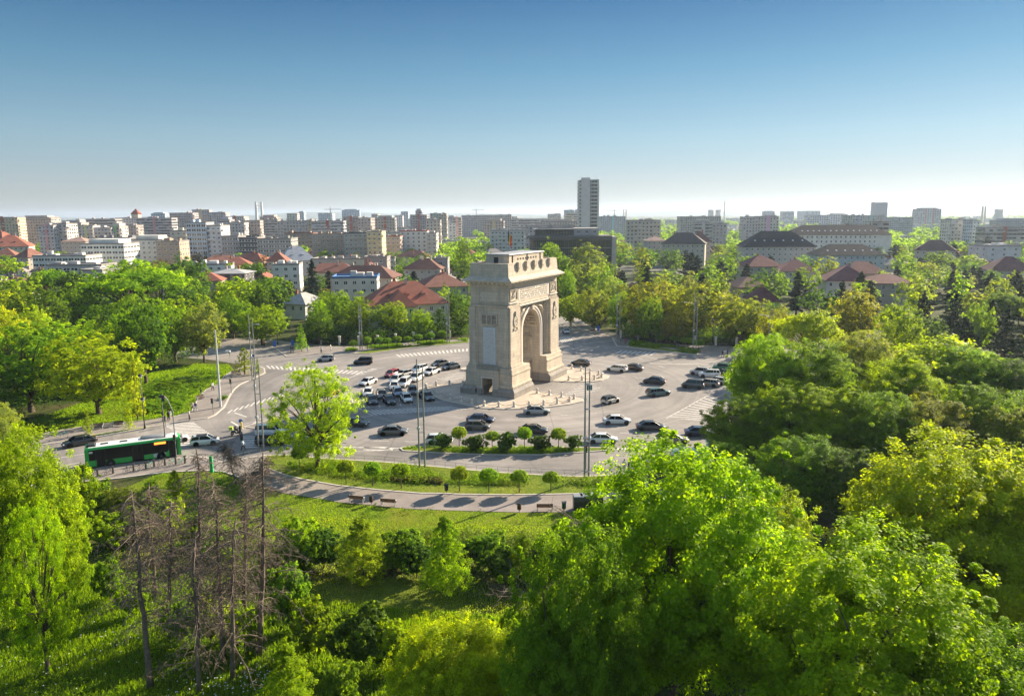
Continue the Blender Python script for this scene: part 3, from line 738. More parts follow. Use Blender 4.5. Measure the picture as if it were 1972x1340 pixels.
# ------------------------------------------------------------------ bollards and chains round both islands
def bollard_mesh():
    b = MB(); b.sm = True
    b.lathe([(0.3, 0), (0.3, 0.14), (0.22, 0.2), (0.2, 0.72), (0.25, 0.78), (0.25, 0.86), (0.2, 0.95), (0.08, 1.02)], 8)
    return b.mesh('stone_bollard', M['stone_light'])
BOL = bollard_mesh()
def ring(pts, step):
    out = []; acc = 0
    for a, b_ in zip(pts, pts[1:]):
        l = hypot(b_[0] - a[0], b_[1] - a[1]); t = step - acc if out else 0
        while t <= l:
            out.append((a[0] + (b_[0] - a[0]) * t / l, a[1] + (b_[1] - a[1]) * t / l)); t += step
        acc = l - (t - step) if out else acc + l
    return out
ins = inset([aw(*p) for p in S_ISL], 1.6)
bc = []; chs = []
for isl in (0, 1):
    poly = [aw(*p) if not isl else aw(-p[0], -p[1]) for p in S_ISL]
    if area(poly) < 0: poly = poly[::-1]
    poly = inset(sub(poly), 1.3)
    loc_ = lambda p: ((p[0] - ARC[0]) * cos(AA) + (p[1] - ARC[1]) * sin(AA), -(p[0] - ARC[0]) * sin(AA) + (p[1] - ARC[1]) * cos(AA))
    pts = ring(poly + [poly[0]], 2.75); prev = None
    for p in pts:
        lx, ly = loc_(p)
        if abs(ly) < 7.0 and abs(lx) < 9: prev = None; continue
        bc.append((PX(p[0], p[1], .5)[0], isl, place(BOL, 'stone_bollard', None, (p[0], p[1], 0.16))))
        if prev:
            b = MB(); K = 7
            b.tube([(prev[0] + (p[0] - prev[0]) * t - p[0], prev[1] + (p[1] - prev[1]) * t - p[1], 0.62 - 1.6 * t * (1 - t)) for t in [k / K for k in range(K + 1)]], 0.045, 5)
            chs.append((PX(p[0], p[1], .5)[0], isl, b.build('chain', M['stone_dark'], None, (p[0], p[1], 0.16))))
        prev = p
def nth_(n):
    O_ = 'first second third fourth fifth sixth seventh eighth ninth tenth eleventh twelfth thirteenth fourteenth fifteenth sixteenth seventeenth eighteenth nineteenth twentieth'.split()
    return O_[n - 1] if n <= 20 else f'{n}th' if n % 10 not in (1, 2, 3) else f'{n}' + {1: 'st', 2: 'nd', 3: 'rd'}[n % 10]
for isl in (0, 1):
    for lst, what, cat, grp in ((bc, 'pale stone bollard', 'bollard', 'stone bollards around the arch'), (chs, 'dark hanging chain', 'chain', 'chains between the stone bollards')):
        for i, (_, _, o) in enumerate(sorted([q for q in lst if q[1] == isl], key=lambda q: q[0])):
            tag(o, f"{what} on the {['near', 'far'][isl]} island of the arch, {nth_(i + 1)} from the left", cat, grp)
# ================================================================== BUILDINGS
ORD = ['first', 'second', 'third', 'fourth', 'fifth', 'sixth', 'seventh', 'eighth', 'ninth', 'tenth', 'eleventh', 'twelfth', 'thirteenth', 'fourteenth', 'fifteenth', 'sixteenth', 'seventeenth', 'eighteenth', 'nineteenth', 'twentieth']
def nth(n):
    if n <= 20: return ORD[n - 1]
    return f'{n}' + {1: 'st', 2: 'nd', 3: 'rd'}.get(n % 10 if n % 100 not in (11, 12, 13) else 0, 'th')
FOOT = []      # building circles to keep trees off
RECT = []
def win_mesh():
    b = MB(); b.mat(0)
    for q in ((-.5, .5, -.5, -.42), (-.5, .5, .42, .5), (-.5, -.42, -.42, .42), (.42, .5, -.42, .42), (-.04, .04, -.42, .42)):
        b.box(q[0], q[1], -0.06, 0.02, q[2], q[3])
    b.box(-.56, .56, -0.1, 0.02, -.56, -.502)
    b.mat(1).quad((-.42, -0.02, -.42), (.42, -0.02, -.42), (.42, -0.02, .42), (-.42, -0.02, .42))
    return b.mesh('window', [M['white'], M['glass']])
WIN = win_mesh()
def win_dark():
    b = MB(); b.mat(1).quad((-.5, -0.03, -.5), (.5, -0.03, -.5), (.5, -0.03, .5), (-.5, -0.03, .5))
    b.mat(0).box(-.54, .54, -0.08, 0.02, -.56, -.502); b.mat(0).box(-.02, .02, -0.05, 0.02, -.5, .5)
    return b.mesh('window', [M['steel'], M['glass']])
WIND = win_dark()
CLUT = []
def rooftop(b, x0, x1, y0, y1, z, rg, n=4):
    for _ in range(n):
        w_ = rg.uniform(1.2, 4); d_ = rg.uniform(1.2, 4); x = rg.uniform(x0 + .5, max(x0 + .6, x1 - w_ - .5)); y = rg.uniform(y0 + .5, max(y0 + .6, y1 - d_ - .5))
        hh = rg.uniform(0.6, 2.4); b.box(x, min(x1 - .3, x + w_), y, min(y1 - .3, y + d_), z, z + hh)
    for _ in range(n // 2):
        x = rg.uniform(x0 + .5, x1 - .5); y = rg.uniform(y0 + .5, y1 - .5); b.tube([(x, y, z), (x, y, z + rg.uniform(2, 5))], 0.08, 4)
def block(x0, x1, yt, Y, label, col=(.5, .47, .44), dep=14, yaw=0.0, fh=3.0, bay=3.2, name='apartment_block', cat='apartment block', group=None, near=None, balc=0.0, trim=None, set_back=False, wsz=(1.5, 1.4), roofc=(.3, .28, .27), seed=None, wm=None, zb=0.0, parapet=True, ribbon=False, baseY=None, strips=False):
    Xa, z = AT(x0, yt, Y); Xb, z2 = AT(x1, yt, Y); W_ = Xb - Xa; xm = (Xa + Xb) / 2; z = (z + z2) / 2
    near = (Y < 560) if near is None else near
    rg = random.Random(seed if seed is not None else int(x0 * 7 + yt * 3 + Y))
    root = empty(name, (xm, Y, 0), yaw); tag(root, label, cat, group)
    FOOT.append((xm, Y + dep / 2, max(W_, dep) / 2 + 2)); RECT.append((xm - W_ / 2 - 3, xm + W_ / 2 + 3, Y - 4, Y + dep + 3))
    hw = W_ / 2; b = MB(); b.box(-hw, hw, 0, dep, 0, z)
    nf = max(1, int(z / fh)); nb = max(1, int(W_ / bay)); ns = max(1, int(dep / bay)); side = 1 if xm < 0 else -1
    f0 = max(0, nf - 12)
    spots = []
    for f in range(f0, nf):
        zc = z - (nf - f) * fh + fh * 0.45
        if zc < 1: continue
        for i in range(nb): spots.append((0, -hw + (i + .5) * W_ / nb, zc))
        for i in range(ns): spots.append((1, (i + .5) * dep / ns, zc))
    if near and len(spots) > 96:
        spots = [s for s in spots if s[2] > z - fh * 8][-96:]
        if len(spots) > 96: spots = spots[-96:]
    if not near:
        b.mat(1)
        for k, u, zc in spots:
            if rg.random() < 0.1: continue
            ww = wsz[0] * rg.uniform(0.7, 1.15) / 2 if not ribbon else (W_ / nb if k == 0 else dep / ns) * 0.46; hh = wsz[1] / 2
            if k == 0: b.quad((u - ww, -.06, zc - hh), (u + ww, -.06, zc - hh), (u + ww, -.06, zc + hh), (u - ww, -.06, zc + hh))
            else: b.quad((side * (hw + .06), u - ww, zc - hh), (side * (hw + .06), u + ww, zc - hh), (side * (hw + .06), u + ww, zc + hh), (side * (hw + .06), u - ww, zc + hh))
    kf_ = rg.uniform(.92, 1.2); col = tuple(min(.74, c * kf_) for c in col)
    b.build('wall', [M['wall'], M['glass']], root, color=col)
    if near:
        for k, u, zc in spots:
            ww = wsz[0] if not ribbon else (W_ / nb if k == 0 else dep / ns) * 0.94
            if k == 0: place(wm or WIN, 'window', root, (u, -.01, zc), 0, (ww, 1, wsz[1]))
            else: place(wm or WIN, 'window', root, (side * (hw + .01), u, zc), side * pi / 2, (ww, 1, wsz[1]))
    if balc:
        bcol = trim or tuple(min(.8, c * 1.15) for c in col); B_ = MB(); sep = Y < 700
        for f in range(f0, nf):
            zc = z - (nf - f) * fh + 0.05
            if zc < 1: continue
            i = 0
            while i < nb:
                if rg.random() < balc:
                    k = rg.choice((1, 2)); a_ = -hw + i * W_ / nb + .2; e_ = min(hw - .1, a_ + k * W_ / nb - .4); b = MB() if sep else B_
                    b.box(a_, e_, -1.25, -0.01, zc - .1, zc + .05); b.box(a_, e_, -1.25, -1.15, zc + .051, zc + 1.0); i += k
                    if sep: b.build('balcony', M['wall'], root, color=bcol)
                else: i += 1
            if rg.random() < balc + .2:
                b = MB() if sep else B_; b.box(*sorted((side * (hw + .01), side * (hw + 1.1))), 1.0, min(dep - 1, 4.5), zc - .1, zc + .95)
                if sep: b.build('balcony', M['wall'], root, color=bcol)
        if B_.v: B_.build('balconies', M['wall'], root, color=bcol)
    b = MB()
    if parapet:
        b.box(-hw - .15, hw + .15, -.15, .15, z, z + .8); b.box(-hw - .15, hw + .15, dep - .15, dep + .15, z, z + .8)
        b.box(-hw - .15, -hw + .15, .151, dep - .151, z, z + .8); b.box(hw - .15, hw + .15, .151, dep - .151, z, z + .8)
    b.box(-hw + .16, hw - .16, .16, dep - .16, z + .01, z + .12)
    b.build('roof', M['wall'], root, color=roofc)
    if Y < 700:
        for _ in range(3 + int(W_ / 12)):
            b = MB(); w_ = rg.uniform(1.2, 4); d_ = rg.uniform(1.2, 4); x = rg.uniform(-hw + .6, max(-hw + .7, hw - w_ - .6)); y = rg.uniform(1, max(1.1, dep - d_ - 1)); hh = rg.uniform(.6, 2.4)
            b.box(x, min(hw - .5, x + w_), y, y + d_, z + .121, z + .12 + hh); b.build('rooftop_box', M['wall'], root, color=tuple(c * (.75 + .3 * (hw % 1)) for c in col))
    else:
        b = MB(); rooftop(b, -hw + .5, hw - .5, 1, dep - 1, z + .12, rg, 2 + int(W_ / 16)); b.build('rooftop_plant', M['wall'], root, color=tuple(c * (.75 + .3 * (hw % 1)) for c in col))
    if strips:
        for xs_ in np.linspace(-hw, hw, max(2, int(W_ / 14)) + 1)[1:-1]:
            b = MB(); b.box(xs_ - 1.3, xs_ + 1.3, -.35, -.07, 0, z + 1.5); b.build('stair_strip', M['wall'], root, color=tuple(c * rg.choice((.72, 1.2)) for c in col) if rg.random() < .7 else (.4, .14, .1))
    if set_back:
        b = MB(); b.box(-hw * .7, hw * .7, 2, dep - 2, z + .12, z + 3); b.build('penthouse', M['wall'], root, color=col)
    return root
def hiproof(b, x0, x1, y0, y1, z, h, ov=0.7, mati=0, gable=False):
    x0 -= ov; x1 += ov; y0 -= ov; y1 += ov; W_, D_ = x1 - x0, y1 - y0
    zb = z - 0.15
    if W_ >= D_:
        i = 0 if gable else D_ / 2 * 0.95; R = [(x0 + i, (y0 + y1) / 2, z + h), (x1 - i, (y0 + y1) / 2, z + h)]
        vs = [(x0, y0, z), (x1, y0, z), (x1, y1, z), (x0, y1, z)] + R
        fs = [(0, 1, 5, 4), (1, 2, 5), (2, 3, 4, 5), (3, 0, 4)]
    else:
        i = 0 if gable else W_ / 2 * 0.95; R = [((x0 + x1) / 2, y0 + i, z + h), ((x0 + x1) / 2, y1 - i, z + h)]
        vs = [(x0, y0, z), (x1, y0, z), (x1, y1, z), (x0, y1, z)] + R
        fs = [(0, 1, 4), (1, 2, 5, 4), (2, 3, 5), (3, 0, 4, 5)]
    vs += [(x0, y0, zb), (x1, y0, zb), (x1, y1, zb), (x0, y1, zb)]
    fs += [(6, 7, 1, 0), (7, 8, 2, 1), (8, 9, 3, 2), (9, 6, 0, 3), (9, 8, 7, 6)]
    b.add(vs, fs)
def house(x0, x1, yr, Y, label, roofc=(.22, .085, .06), wallc=(.6, .55, .47), dep=None, yaw=0.0, rh=3.5, wing=False, ch=2, dorm=0, name='house', cat='house', group=None, win=True, fh=3.0, skylights=0):
    """yr = row of the ridge in the photograph"""
    Xa, zr = AT(x0, yr, Y + (dep or 10) / 2); Xb, z2 = AT(x1, yr, Y + (dep or 10) / 2); W_ = Xb - Xa; xm = (Xa + Xb) / 2; zr = (zr + z2) / 2; dep = dep or max(8, min(14, W_ * .8))
    z = max(2.5, zr - rh); rg = random.Random(int(x0 * 5 + yr + Y))
    root = empty(name, (xm, Y, 0), yaw); tag(root, label, cat, group)
    FOOT.append((xm, Y + dep / 2, max(W_, dep) / 2 + 1.5)); RECT.append((xm - W_ / 2 - 2, xm + W_ / 2 + 2, Y - 3, Y + dep + 2))
    hw = W_ / 2
    b = MB(); b.box(-hw, hw, 0, dep, 0, z - .16)
    if wing: b.box(-hw * .55, hw * .1, -dep * .3, -0.01, 0, z - .17)
    b.build('wall', M['wall'], root, color=wallc)
    b = MB(); hiproof(b, -hw, hw, 0, dep, z, rh); b.build('roof', M['tile'], root, color=roofc)
    rf = root.children[-1]
    if wing:
        b = MB(); hiproof(b, -hw * .55, hw * .1, -dep * .3, dep * .4, z - .02, rh * .7); b.build('roof', M['tile'], root, color=tuple(c * 1.05 for c in roofc))
    for k in range(ch):
        b = MB(); x = rg.uniform(-hw * .5, hw * .5); y = dep * rg.uniform(.35, .65); b.box(x - .35, x + .35, y - .3, y + .3, z + rh * .3, z + rh + .9); b.box(x - .42, x + .42, y - .37, y + .37, z + rh + .901, z + rh + 1.0)
        o_ = b.build('chimney', M['wall'], None, color=rg.choice([(.45, .4, .36), (.35, .15, .1)])); o_.parent = rf
    for k in range(dorm):
        x = -hw * .6 + (k + .5) * hw * 1.2 / dorm; b = MB(); y = dep * .16; zz = z + rh * .3
        b.box(x - .6, x + .6, y, y + 1.6, zz, zz + .9); hiproof(b, x - .6, x + .6, y, y + 1.8, zz + 1.05, .5, .2)
        o_ = b.build('dormer', M['tile'], None, color=tuple(c * .8 for c in roofc)); o_.parent = rf
        o_ = place(WIN, 'window', None, (x, y - .01, zz + .45), 0, (.8, 1, .7)); o_.parent = rf
    for k in range(skylights):
        x = -hw * .8 + (k + .5) * hw * 1.6 / skylights; b = MB(); dd = dep / 2 + .7; s_ = rh / dd
        ya, yb = dep * .16, dep * .16 + .9
        b.add([(x - .45, ya, z + (ya + .7) * s_ + .08), (x + .45, ya, z + (ya + .7) * s_ + .08), (x + .45, yb, z + (yb + .7) * s_ + .08), (x - .45, yb, z + (yb + .7) * s_ + .08)], [(0, 1, 2, 3)])
        o_ = b.build('skylight', M['lens'], None); o_.parent = rf
    if win:
        nf = max(1, int((z - .5) / fh)); nb = max(1, int(W_ / 3)); ns = max(1, int(dep / 3.2)); side = 1 if xm < 0 else -1
        for f in range(max(0, nf - 3), nf):
            zc = z - (nf - f) * fh + fh * .5
            if zc < .9: continue
            for i in range(min(nb, 18)):
                x = -hw + (i + .5) * W_ / nb
                if wing and -hw * .6 < x < hw * .15: place(WIN, 'window', root, (x, -dep * .3 - .01, zc), 0, (1.0, 1, 1.5))
                else: place(WIN, 'window', root, (x, -.01, zc), 0, (1.0, 1, 1.5))
            for i in range(min(ns, 6)): place(WIN, 'window', root, (side * (hw + .01), (i + .5) * dep / ns, zc), side * pi / 2, (1.0, 1, 1.5))
    return root

# ---- little town houses filling the quarters between the traced ones
def fill_houses():
    rg = random.Random(17); made = []
    for zone, n, lim in ((((-290, 20), (285, 640)), 1500, 58), (((90, 420), (400, 800)), 800, 34)):
        (xa, xb), (ya, yb) = zone; k = 0
        for _ in range(n):
            if k >= lim: break
            X, Y = rg.uniform(xa, xb), rg.uniform(ya, yb); wd = rg.uniform(11, 20)
            if abs(X) > Y * .72 or (X > -60 and Y < 300): continue
            if any(a - wd / 2 - 1 < X < b_ + wd / 2 + 1 and c - 13 < Y < d + 2 for a, b_, c, d in RECT): continue
            k += 1; made.append((X, Y, wd))
            hr_ = rg.uniform(6.5, 11); x0, y0 = PX(X - wd / 2, Y + 5, hr_); x1, y1 = PX(X + wd / 2, Y + 5, hr_)
            if rg.random() < .72: o = house(x0, x1, (y0 + y1) / 2, Y, 'x', rg.choice([R1, R2, R3, R2, (.3, .27, .26), (.12, .1, .1)]), rg.choice([(.62, .58, .5), (.5, .46, .42), (.66, .62, .58), (.55, .45, .35)]), dep=rg.uniform(9, 13), yaw=rg.uniform(-.5, .5), rh=rg.uniform(2.5, 4.5), ch=rg.randint(1, 3), win=Y < 480, wing=rg.random() < .4, dorm=rg.choice([0, 0, 1, 2]))
            else: o = block(x0, x1, (y0 + y1) / 2, Y, 'x', rg.choice([(.6, .56, .5), (.45, .42, .4), (.66, .64, .62)]), dep=rg.uniform(9, 13), name='house', cat='house', yaw=rg.uniform(-.4, .4), near=Y < 420)
            HF.append((X / Y, o, X > 60))
HF = []
# ---- the slender tower right of the arch
def tower():
    Y = 640; Xa, zt = AT(1115, 347, Y); Xb, _ = AT(1154, 347, Y); W_ = Xb - Xa; xm = (Xa + Xb) / 2
    r = empty('tower_block', (xm, Y, 0), 0.0); tag(r, 'slender grey tower rising above the skyline to the right of the arch', 'tower'); FOOT.append((xm, Y + 8, 14))
    hw = W_ / 2; dep = 14; wc = (.54, .53, .52)
    b = MB(); b.box(-hw, hw, 0.9, dep, 0, zt); b.build('wall', M['wall'], r, color=wc)
    b = MB(); b.box(-hw * .72, -hw + W_ * .56, 0, .899, 0, zt + 2); b.build('blank_wall', M['wall'], r, color=(.58, .57, .57))
    b = MB(); b.box(hw - 1.3, hw + .05, -.1, .899, 0, zt - 4); b.build('end_wall', M['wall'], r, color=(.55, .52, .5))
    b = MB(); b.box(-hw * .7, -hw + W_ * .5, 1, dep - 2, zt, zt + 1.4); b.box(-hw + W_ * .6, hw, 1.2, dep, zt, zt + .5); b.build('roof', M['wall'], r, color=wc)
    nf = int(zt / 3.1)
    for f in range(nf - 15, nf):
        z = zt - (nf - f) * 3.1
        b = MB(); b.box(-hw + W_ * .62, hw - 1.35, -.05, .88, z, z + .9); b.build('balcony', M['wall'], r, color=(.5, .52, .52))
        place(WIND, 'window', r, (-hw + W_ * .62 + (W_ * .38 - 1.35) / 2, .87, z + 1.9), 0, (W_ * .38 - 1.5, 1, 1.9))
        place(WIND, 'window', r, (-hw + W_ * .585, .88, z + 1.9), 0, (.7, 1, 2.6))
        b = MB(); b.box(-hw - .7, -hw - .01, 2, 5, z, z + 1.0); b.build('balcony', M['wall'], r, color=(.34, .33, .33))
        place(WIND, 'window', r, (-hw * .85, .88, z + 1.9), 0, (1.2, 1, 1.2))
    b = MB()
    for x in (-hw * .7, -1, hw * .8): b.tube([(x, 4, zt + .5), (x, 4, zt + 4)], .1, 4)
    b.build('antenna', M['steel'], r)
tower()
# ---- dark glass office
def glass_office():
    Y = 385; Xa, zt = AT(1020, 459, Y); Xb, _ = AT(1187, 461, Y); W_ = Xb - Xa; xm = (Xa + Xb) / 2
    r = empty('office_building', (xm, Y, 0), -0.02); tag(r, 'low wide office with a black glass front and pale end wall behind the arch', 'office'); FOOT.append((xm, Y + 10, 30)); RECT.append((xm - W_ / 2 - 4, xm + W_ / 2 + 4, Y - 3, Y + 25))
    hw = W_ / 2; dep = 22
    b = MB(); b.box(-hw, hw - 2.2, .3, dep, 0, zt); b.build('wall', M['wall'], r, color=(.2, .19, .19))
    b = MB(); b.box(hw - 2.2, hw, -.4, dep, 0, zt + .6); b.build('end_wall', M['wall'], r, color=(.55, .47, .42))
    b = MB(); b.box(-hw - 1.2, hw - 2.25, -1.0, dep, zt - .01, zt + 1.1); b.build('roof_slab', M['wall'], r, color=(.17, .165, .16))
    nb, nf = 20, 5
    for i in range(nb):
        for f in range(nf):
            cw = (W_ - 3) / nb; zh = (zt - 1) / nf
            if f == 0: continue
            o_ = place(WIND, 'window', r, (-hw + .3 + (i + .5) * cw, .29, (f + .5) * zh), 0, (cw * .96, 1, zh * .95))
    b = MB(); b.box(-hw + 3, hw - 22, 3, dep - 2, zt + 1.1, zt + 4.3); b.build('penthouse', M['wall'], r, color=(.13, .12, .12))
    b = MB(); b.box(hw - 21.9, hw - 9, 2.4, dep - 2, zt + 1.1, zt + 4.9); b.build('penthouse', M['wall'], r, color=(.4, .37, .36))
    b = MB(); b.box(-hw + 2, hw - 22, 2, dep - 2, zt + 4.31, zt + 4.7); rooftop(b, -hw + 3, hw - 20, 5, dep - 3, zt + 4.7, random.Random(4), 16); b.build('rooftop_plant', M['wall'], r, color=(.35, .34, .33))
    for i in range(8): place(WIND, 'window', r, (-hw + 7 + i * 3.1, 2.98, zt + 2.7), 0, (2.7, 1, 1.7))
    for i in range(3): place(WIN, 'window', r, (hw - 19.5 + i * 4.2, 2.38, zt + 3.1), 0, (1.5, 1, 1.8))
    b = MB(); b.box(hw - 24, hw + 4, -5, -4, 0, 4.5); o_ = b.build('brick_wall', M['tile'], None, (xm, Y, 0), -.02, (.25, .11, .085)); tag(o_, 'low red brick wall in front of the black glass office', 'wall')
glass_office()

R1, R2, R3, RD = (.33, .125, .085), (.26, .12, .09), (.19, .095, .075), (.035, .032, .036)
house(718, 868, 541, 218, 'large villa with a wide red hipped roof and pale walls left of the arch', R1, (.6, .57, .47), dep=17, yaw=.28, rh=6.2, wing=True, ch=2, dorm=3)
house(820, 905, 524, 262, 'brown roofed villa half hidden behind the left edge of the arch', R2, (.55, .5, .42), dep=16, yaw=.3, rh=4.5, ch=3)
house(640, 760, 511, 300, 'long dark brown roofed house with several chimneys left of the big villa', R3, (.5, .45, .4), dep=14, yaw=-.15, rh=4.5, ch=4)
house(690, 735, 503, 330, 'small house with red-brown roof behind the long dark roof', R1, (.52, .48, .4), dep=12, yaw=.1, rh=4, ch=2)
house(600, 690, 506, 345, 'red-brown hipped roof house among trees in front of the yellow apartment corner', R2, (.5, .46, .4), dep=12, yaw=.2, rh=4, ch=2)
house(780, 850, 497, 335, 'brown hipped roof house with tall chimneys above the big villa', R3, (.48, .46, .42), dep=14, yaw=-.1, rh=4.5, ch=4)
house(548, 612, 474, 420, 'house with steep blue-grey metal roof and dormers', (.32, .36, .42), (.6, .58, .55), dep=14, yaw=.5, rh=8, ch=1, dorm=2)
house(436, 485, 494, 385, 'red roofed house in a gap of trees left of centre', R1, (.6, .52, .42), dep=12, yaw=.2, rh=4, ch=2)
house(450, 512, 487, 420, 'bright red tiled roof house beside the grey office block', R1, (.55, .4, .32), dep=12, yaw=-.2, rh=4, ch=2)
house(520, 555, 484, 400, 'narrow dark red roof house left of the blue-grey roof', R1, (.5, .44, .4), dep=12, yaw=.1, rh=5, ch=1)
house(388, 432, 524, 285, 'small red roof peeping between the trees of the left park', R1, (.55, .5, .44), dep=10, yaw=.2, rh=3, ch=1)
house(0, 66, 452, 520, 'large pale house with a pyramid of red tiles at the left edge', R1, (.62, .56, .46), dep=22, yaw=.4, rh=8, ch=1, dorm=2)
house(-20, 22, 446, 560, 'red tiled roof cut by the left edge of the picture', R1, (.6, .56, .5), dep=18, yaw=-.2, rh=7, ch=1)
house(0, 38, 477, 450, 'brownish pyramid roof at the left edge below the big red roof', R2, (.5, .42, .36), dep=12, yaw=.3, rh=5, ch=0)
house(36, 68, 478, 440, 'small pyramid roof of dull red tiles beside the white terrace house', R2, (.5, .42, .36), dep=12, yaw=-.3, rh=5, ch=0)
house(128, 175, 457, 560, 'cream house with shallow pink roof in front of the tower blocks at left', (.4, .27, .22), (.55, .48, .42), dep=16, rh=3, ch=1)
house(545, 600, 563, 245, 'white gabled house showing between the dark spruces', (.42, .4, .38), (.68, .66, .62), dep=12, yaw=-.35, rh=3.2, ch=1)
house(415, 480, 517, 300, 'low dark fronted house with pale flat mansard roof', (.4, .4, .41), (.14, .13, .14), dep=12, rh=1.6, ch=2)
block(640, 725, 536, 275, 'long low pale house with blue roof sheets above the villa garden', (.6, .54, .48), dep=13, roofc=(.1, .2, .38), name='house', cat='house', yaw=.1)
block(525, 575, 511, 320, 'white flat roofed house with glass balustrade among spruces', (.66, .64, .6), dep=12, name='house', cat='house', yaw=.15)
block(700, 745, 497, 360, 'narrow grey unrendered house between brown roofs', (.38, .33, .31), dep=10, name='house', cat='house', bay=4)
block(835, 862, 500, 345, 'bare grey firewall house right of the brown hipped roof', (.36, .36, .37), dep=10, name='house', cat='house', bay=6)
block(600, 700, 500, 380, 'long pale flat wall of a low hall among the red roofs', (.52, .47, .42), dep=14, name='house', cat='house', bay=8)
# white modern houses at left
block(155, 238, 471, 430, 'white modern house with stepped terraces left of the bright trees', (.64, .62, .58), dep=18, ribbon=True, name='house', cat='house', set_back=True)
block(62, 165, 494, 400, 'long low white terrace house beside the brown pyramid roofs', (.66, .62, .57), dep=16, ribbon=True, name='house', cat='house')
block(90, 195, 512, 345, 'dark banded low house behind the park trees at left', (.42, .4, .4), dep=14, ribbon=True, name='house', cat='house')
block(250, 312, 463, 470, 'white stepped flats with rooftop boxes behind the left park', (.62, .6, .54), dep=16, name='house', cat='house', set_back=True)
block(180, 250, 460, 500, 'grey hall with a dark curved roof behind the white terraces', (.3, .3, .32), dep=14, ribbon=True, name='hall', cat='hall')
block(300, 345, 466, 455, 'orange-brown small flats left of the blue-white block', (.48, .36, .27), dep=14, name='house', cat='house')
# mid distance blocks
block(327, 360, 446, 520, 'cream flats with stepped balconies left of the blue-white block', (.6, .53, .42), dep=14, balc=.4)
block(358, 396, 430, 500, 'blue and white glazed apartment block with an arched top', (.42, .52, .62), dep=14, ribbon=True, wsz=(1.6, 1.9))
block(396, 425, 436, 502, 'white lit wing with stepped balconies of the blue and white flats', (.68, .67, .68), dep=16, balc=.4)
block(426, 458, 456, 500, 'grey framed office with long white balconies', (.36, .36, .37), dep=16, ribbon=True, near=True)
block(459, 495, 459, 490, 'dark slate office with a white rooftop sign', (.1, .11, .12), dep=16, ribbon=True)
block(495, 560, 461, 488, 'grey-green glass fronted office right of the dark slate one', (.34, .36, .33), dep=16, ribbon=True)
block(548, 602, 450, 620, 'beige stepped flats with brown tiled top floor', (.36, .29, .25), dep=16, balc=.5, roofc=R3)
block(600, 662, 452, 520, 'grey-beige apartment house with brown roof and many loggias', (.36, .32, .27), dep=16, balc=.5, roofc=(.34, .26, .22))
block(662, 707, 450, 510, 'pale grey apartment house with dark roof storey beside the yellow corner', (.42, .42, .38), dep=16, balc=.4, roofc=(.08, .09, .1))
block(706, 735, 447, 500, 'yellow corner apartment house with round gable top', (.66, .56, .33), dep=16, balc=.2)
block(735, 770, 456, 540, 'brown and white apartment house with curved balconies', (.42, .34, .3), dep=16, balc=.6, roofc=R2)
block(770, 822, 446, 560, 'white hotel with rows of square windows and a red roof edge', (.68, .65, .62), dep=16, near=True, roofc=(.3, .09, .07), wsz=(1.6, 1.6), bay=4)
block(822, 840, 450, 556, 'white wing with dark loggias beside the hotel', (.6, .57, .55), dep=18, balc=.4)
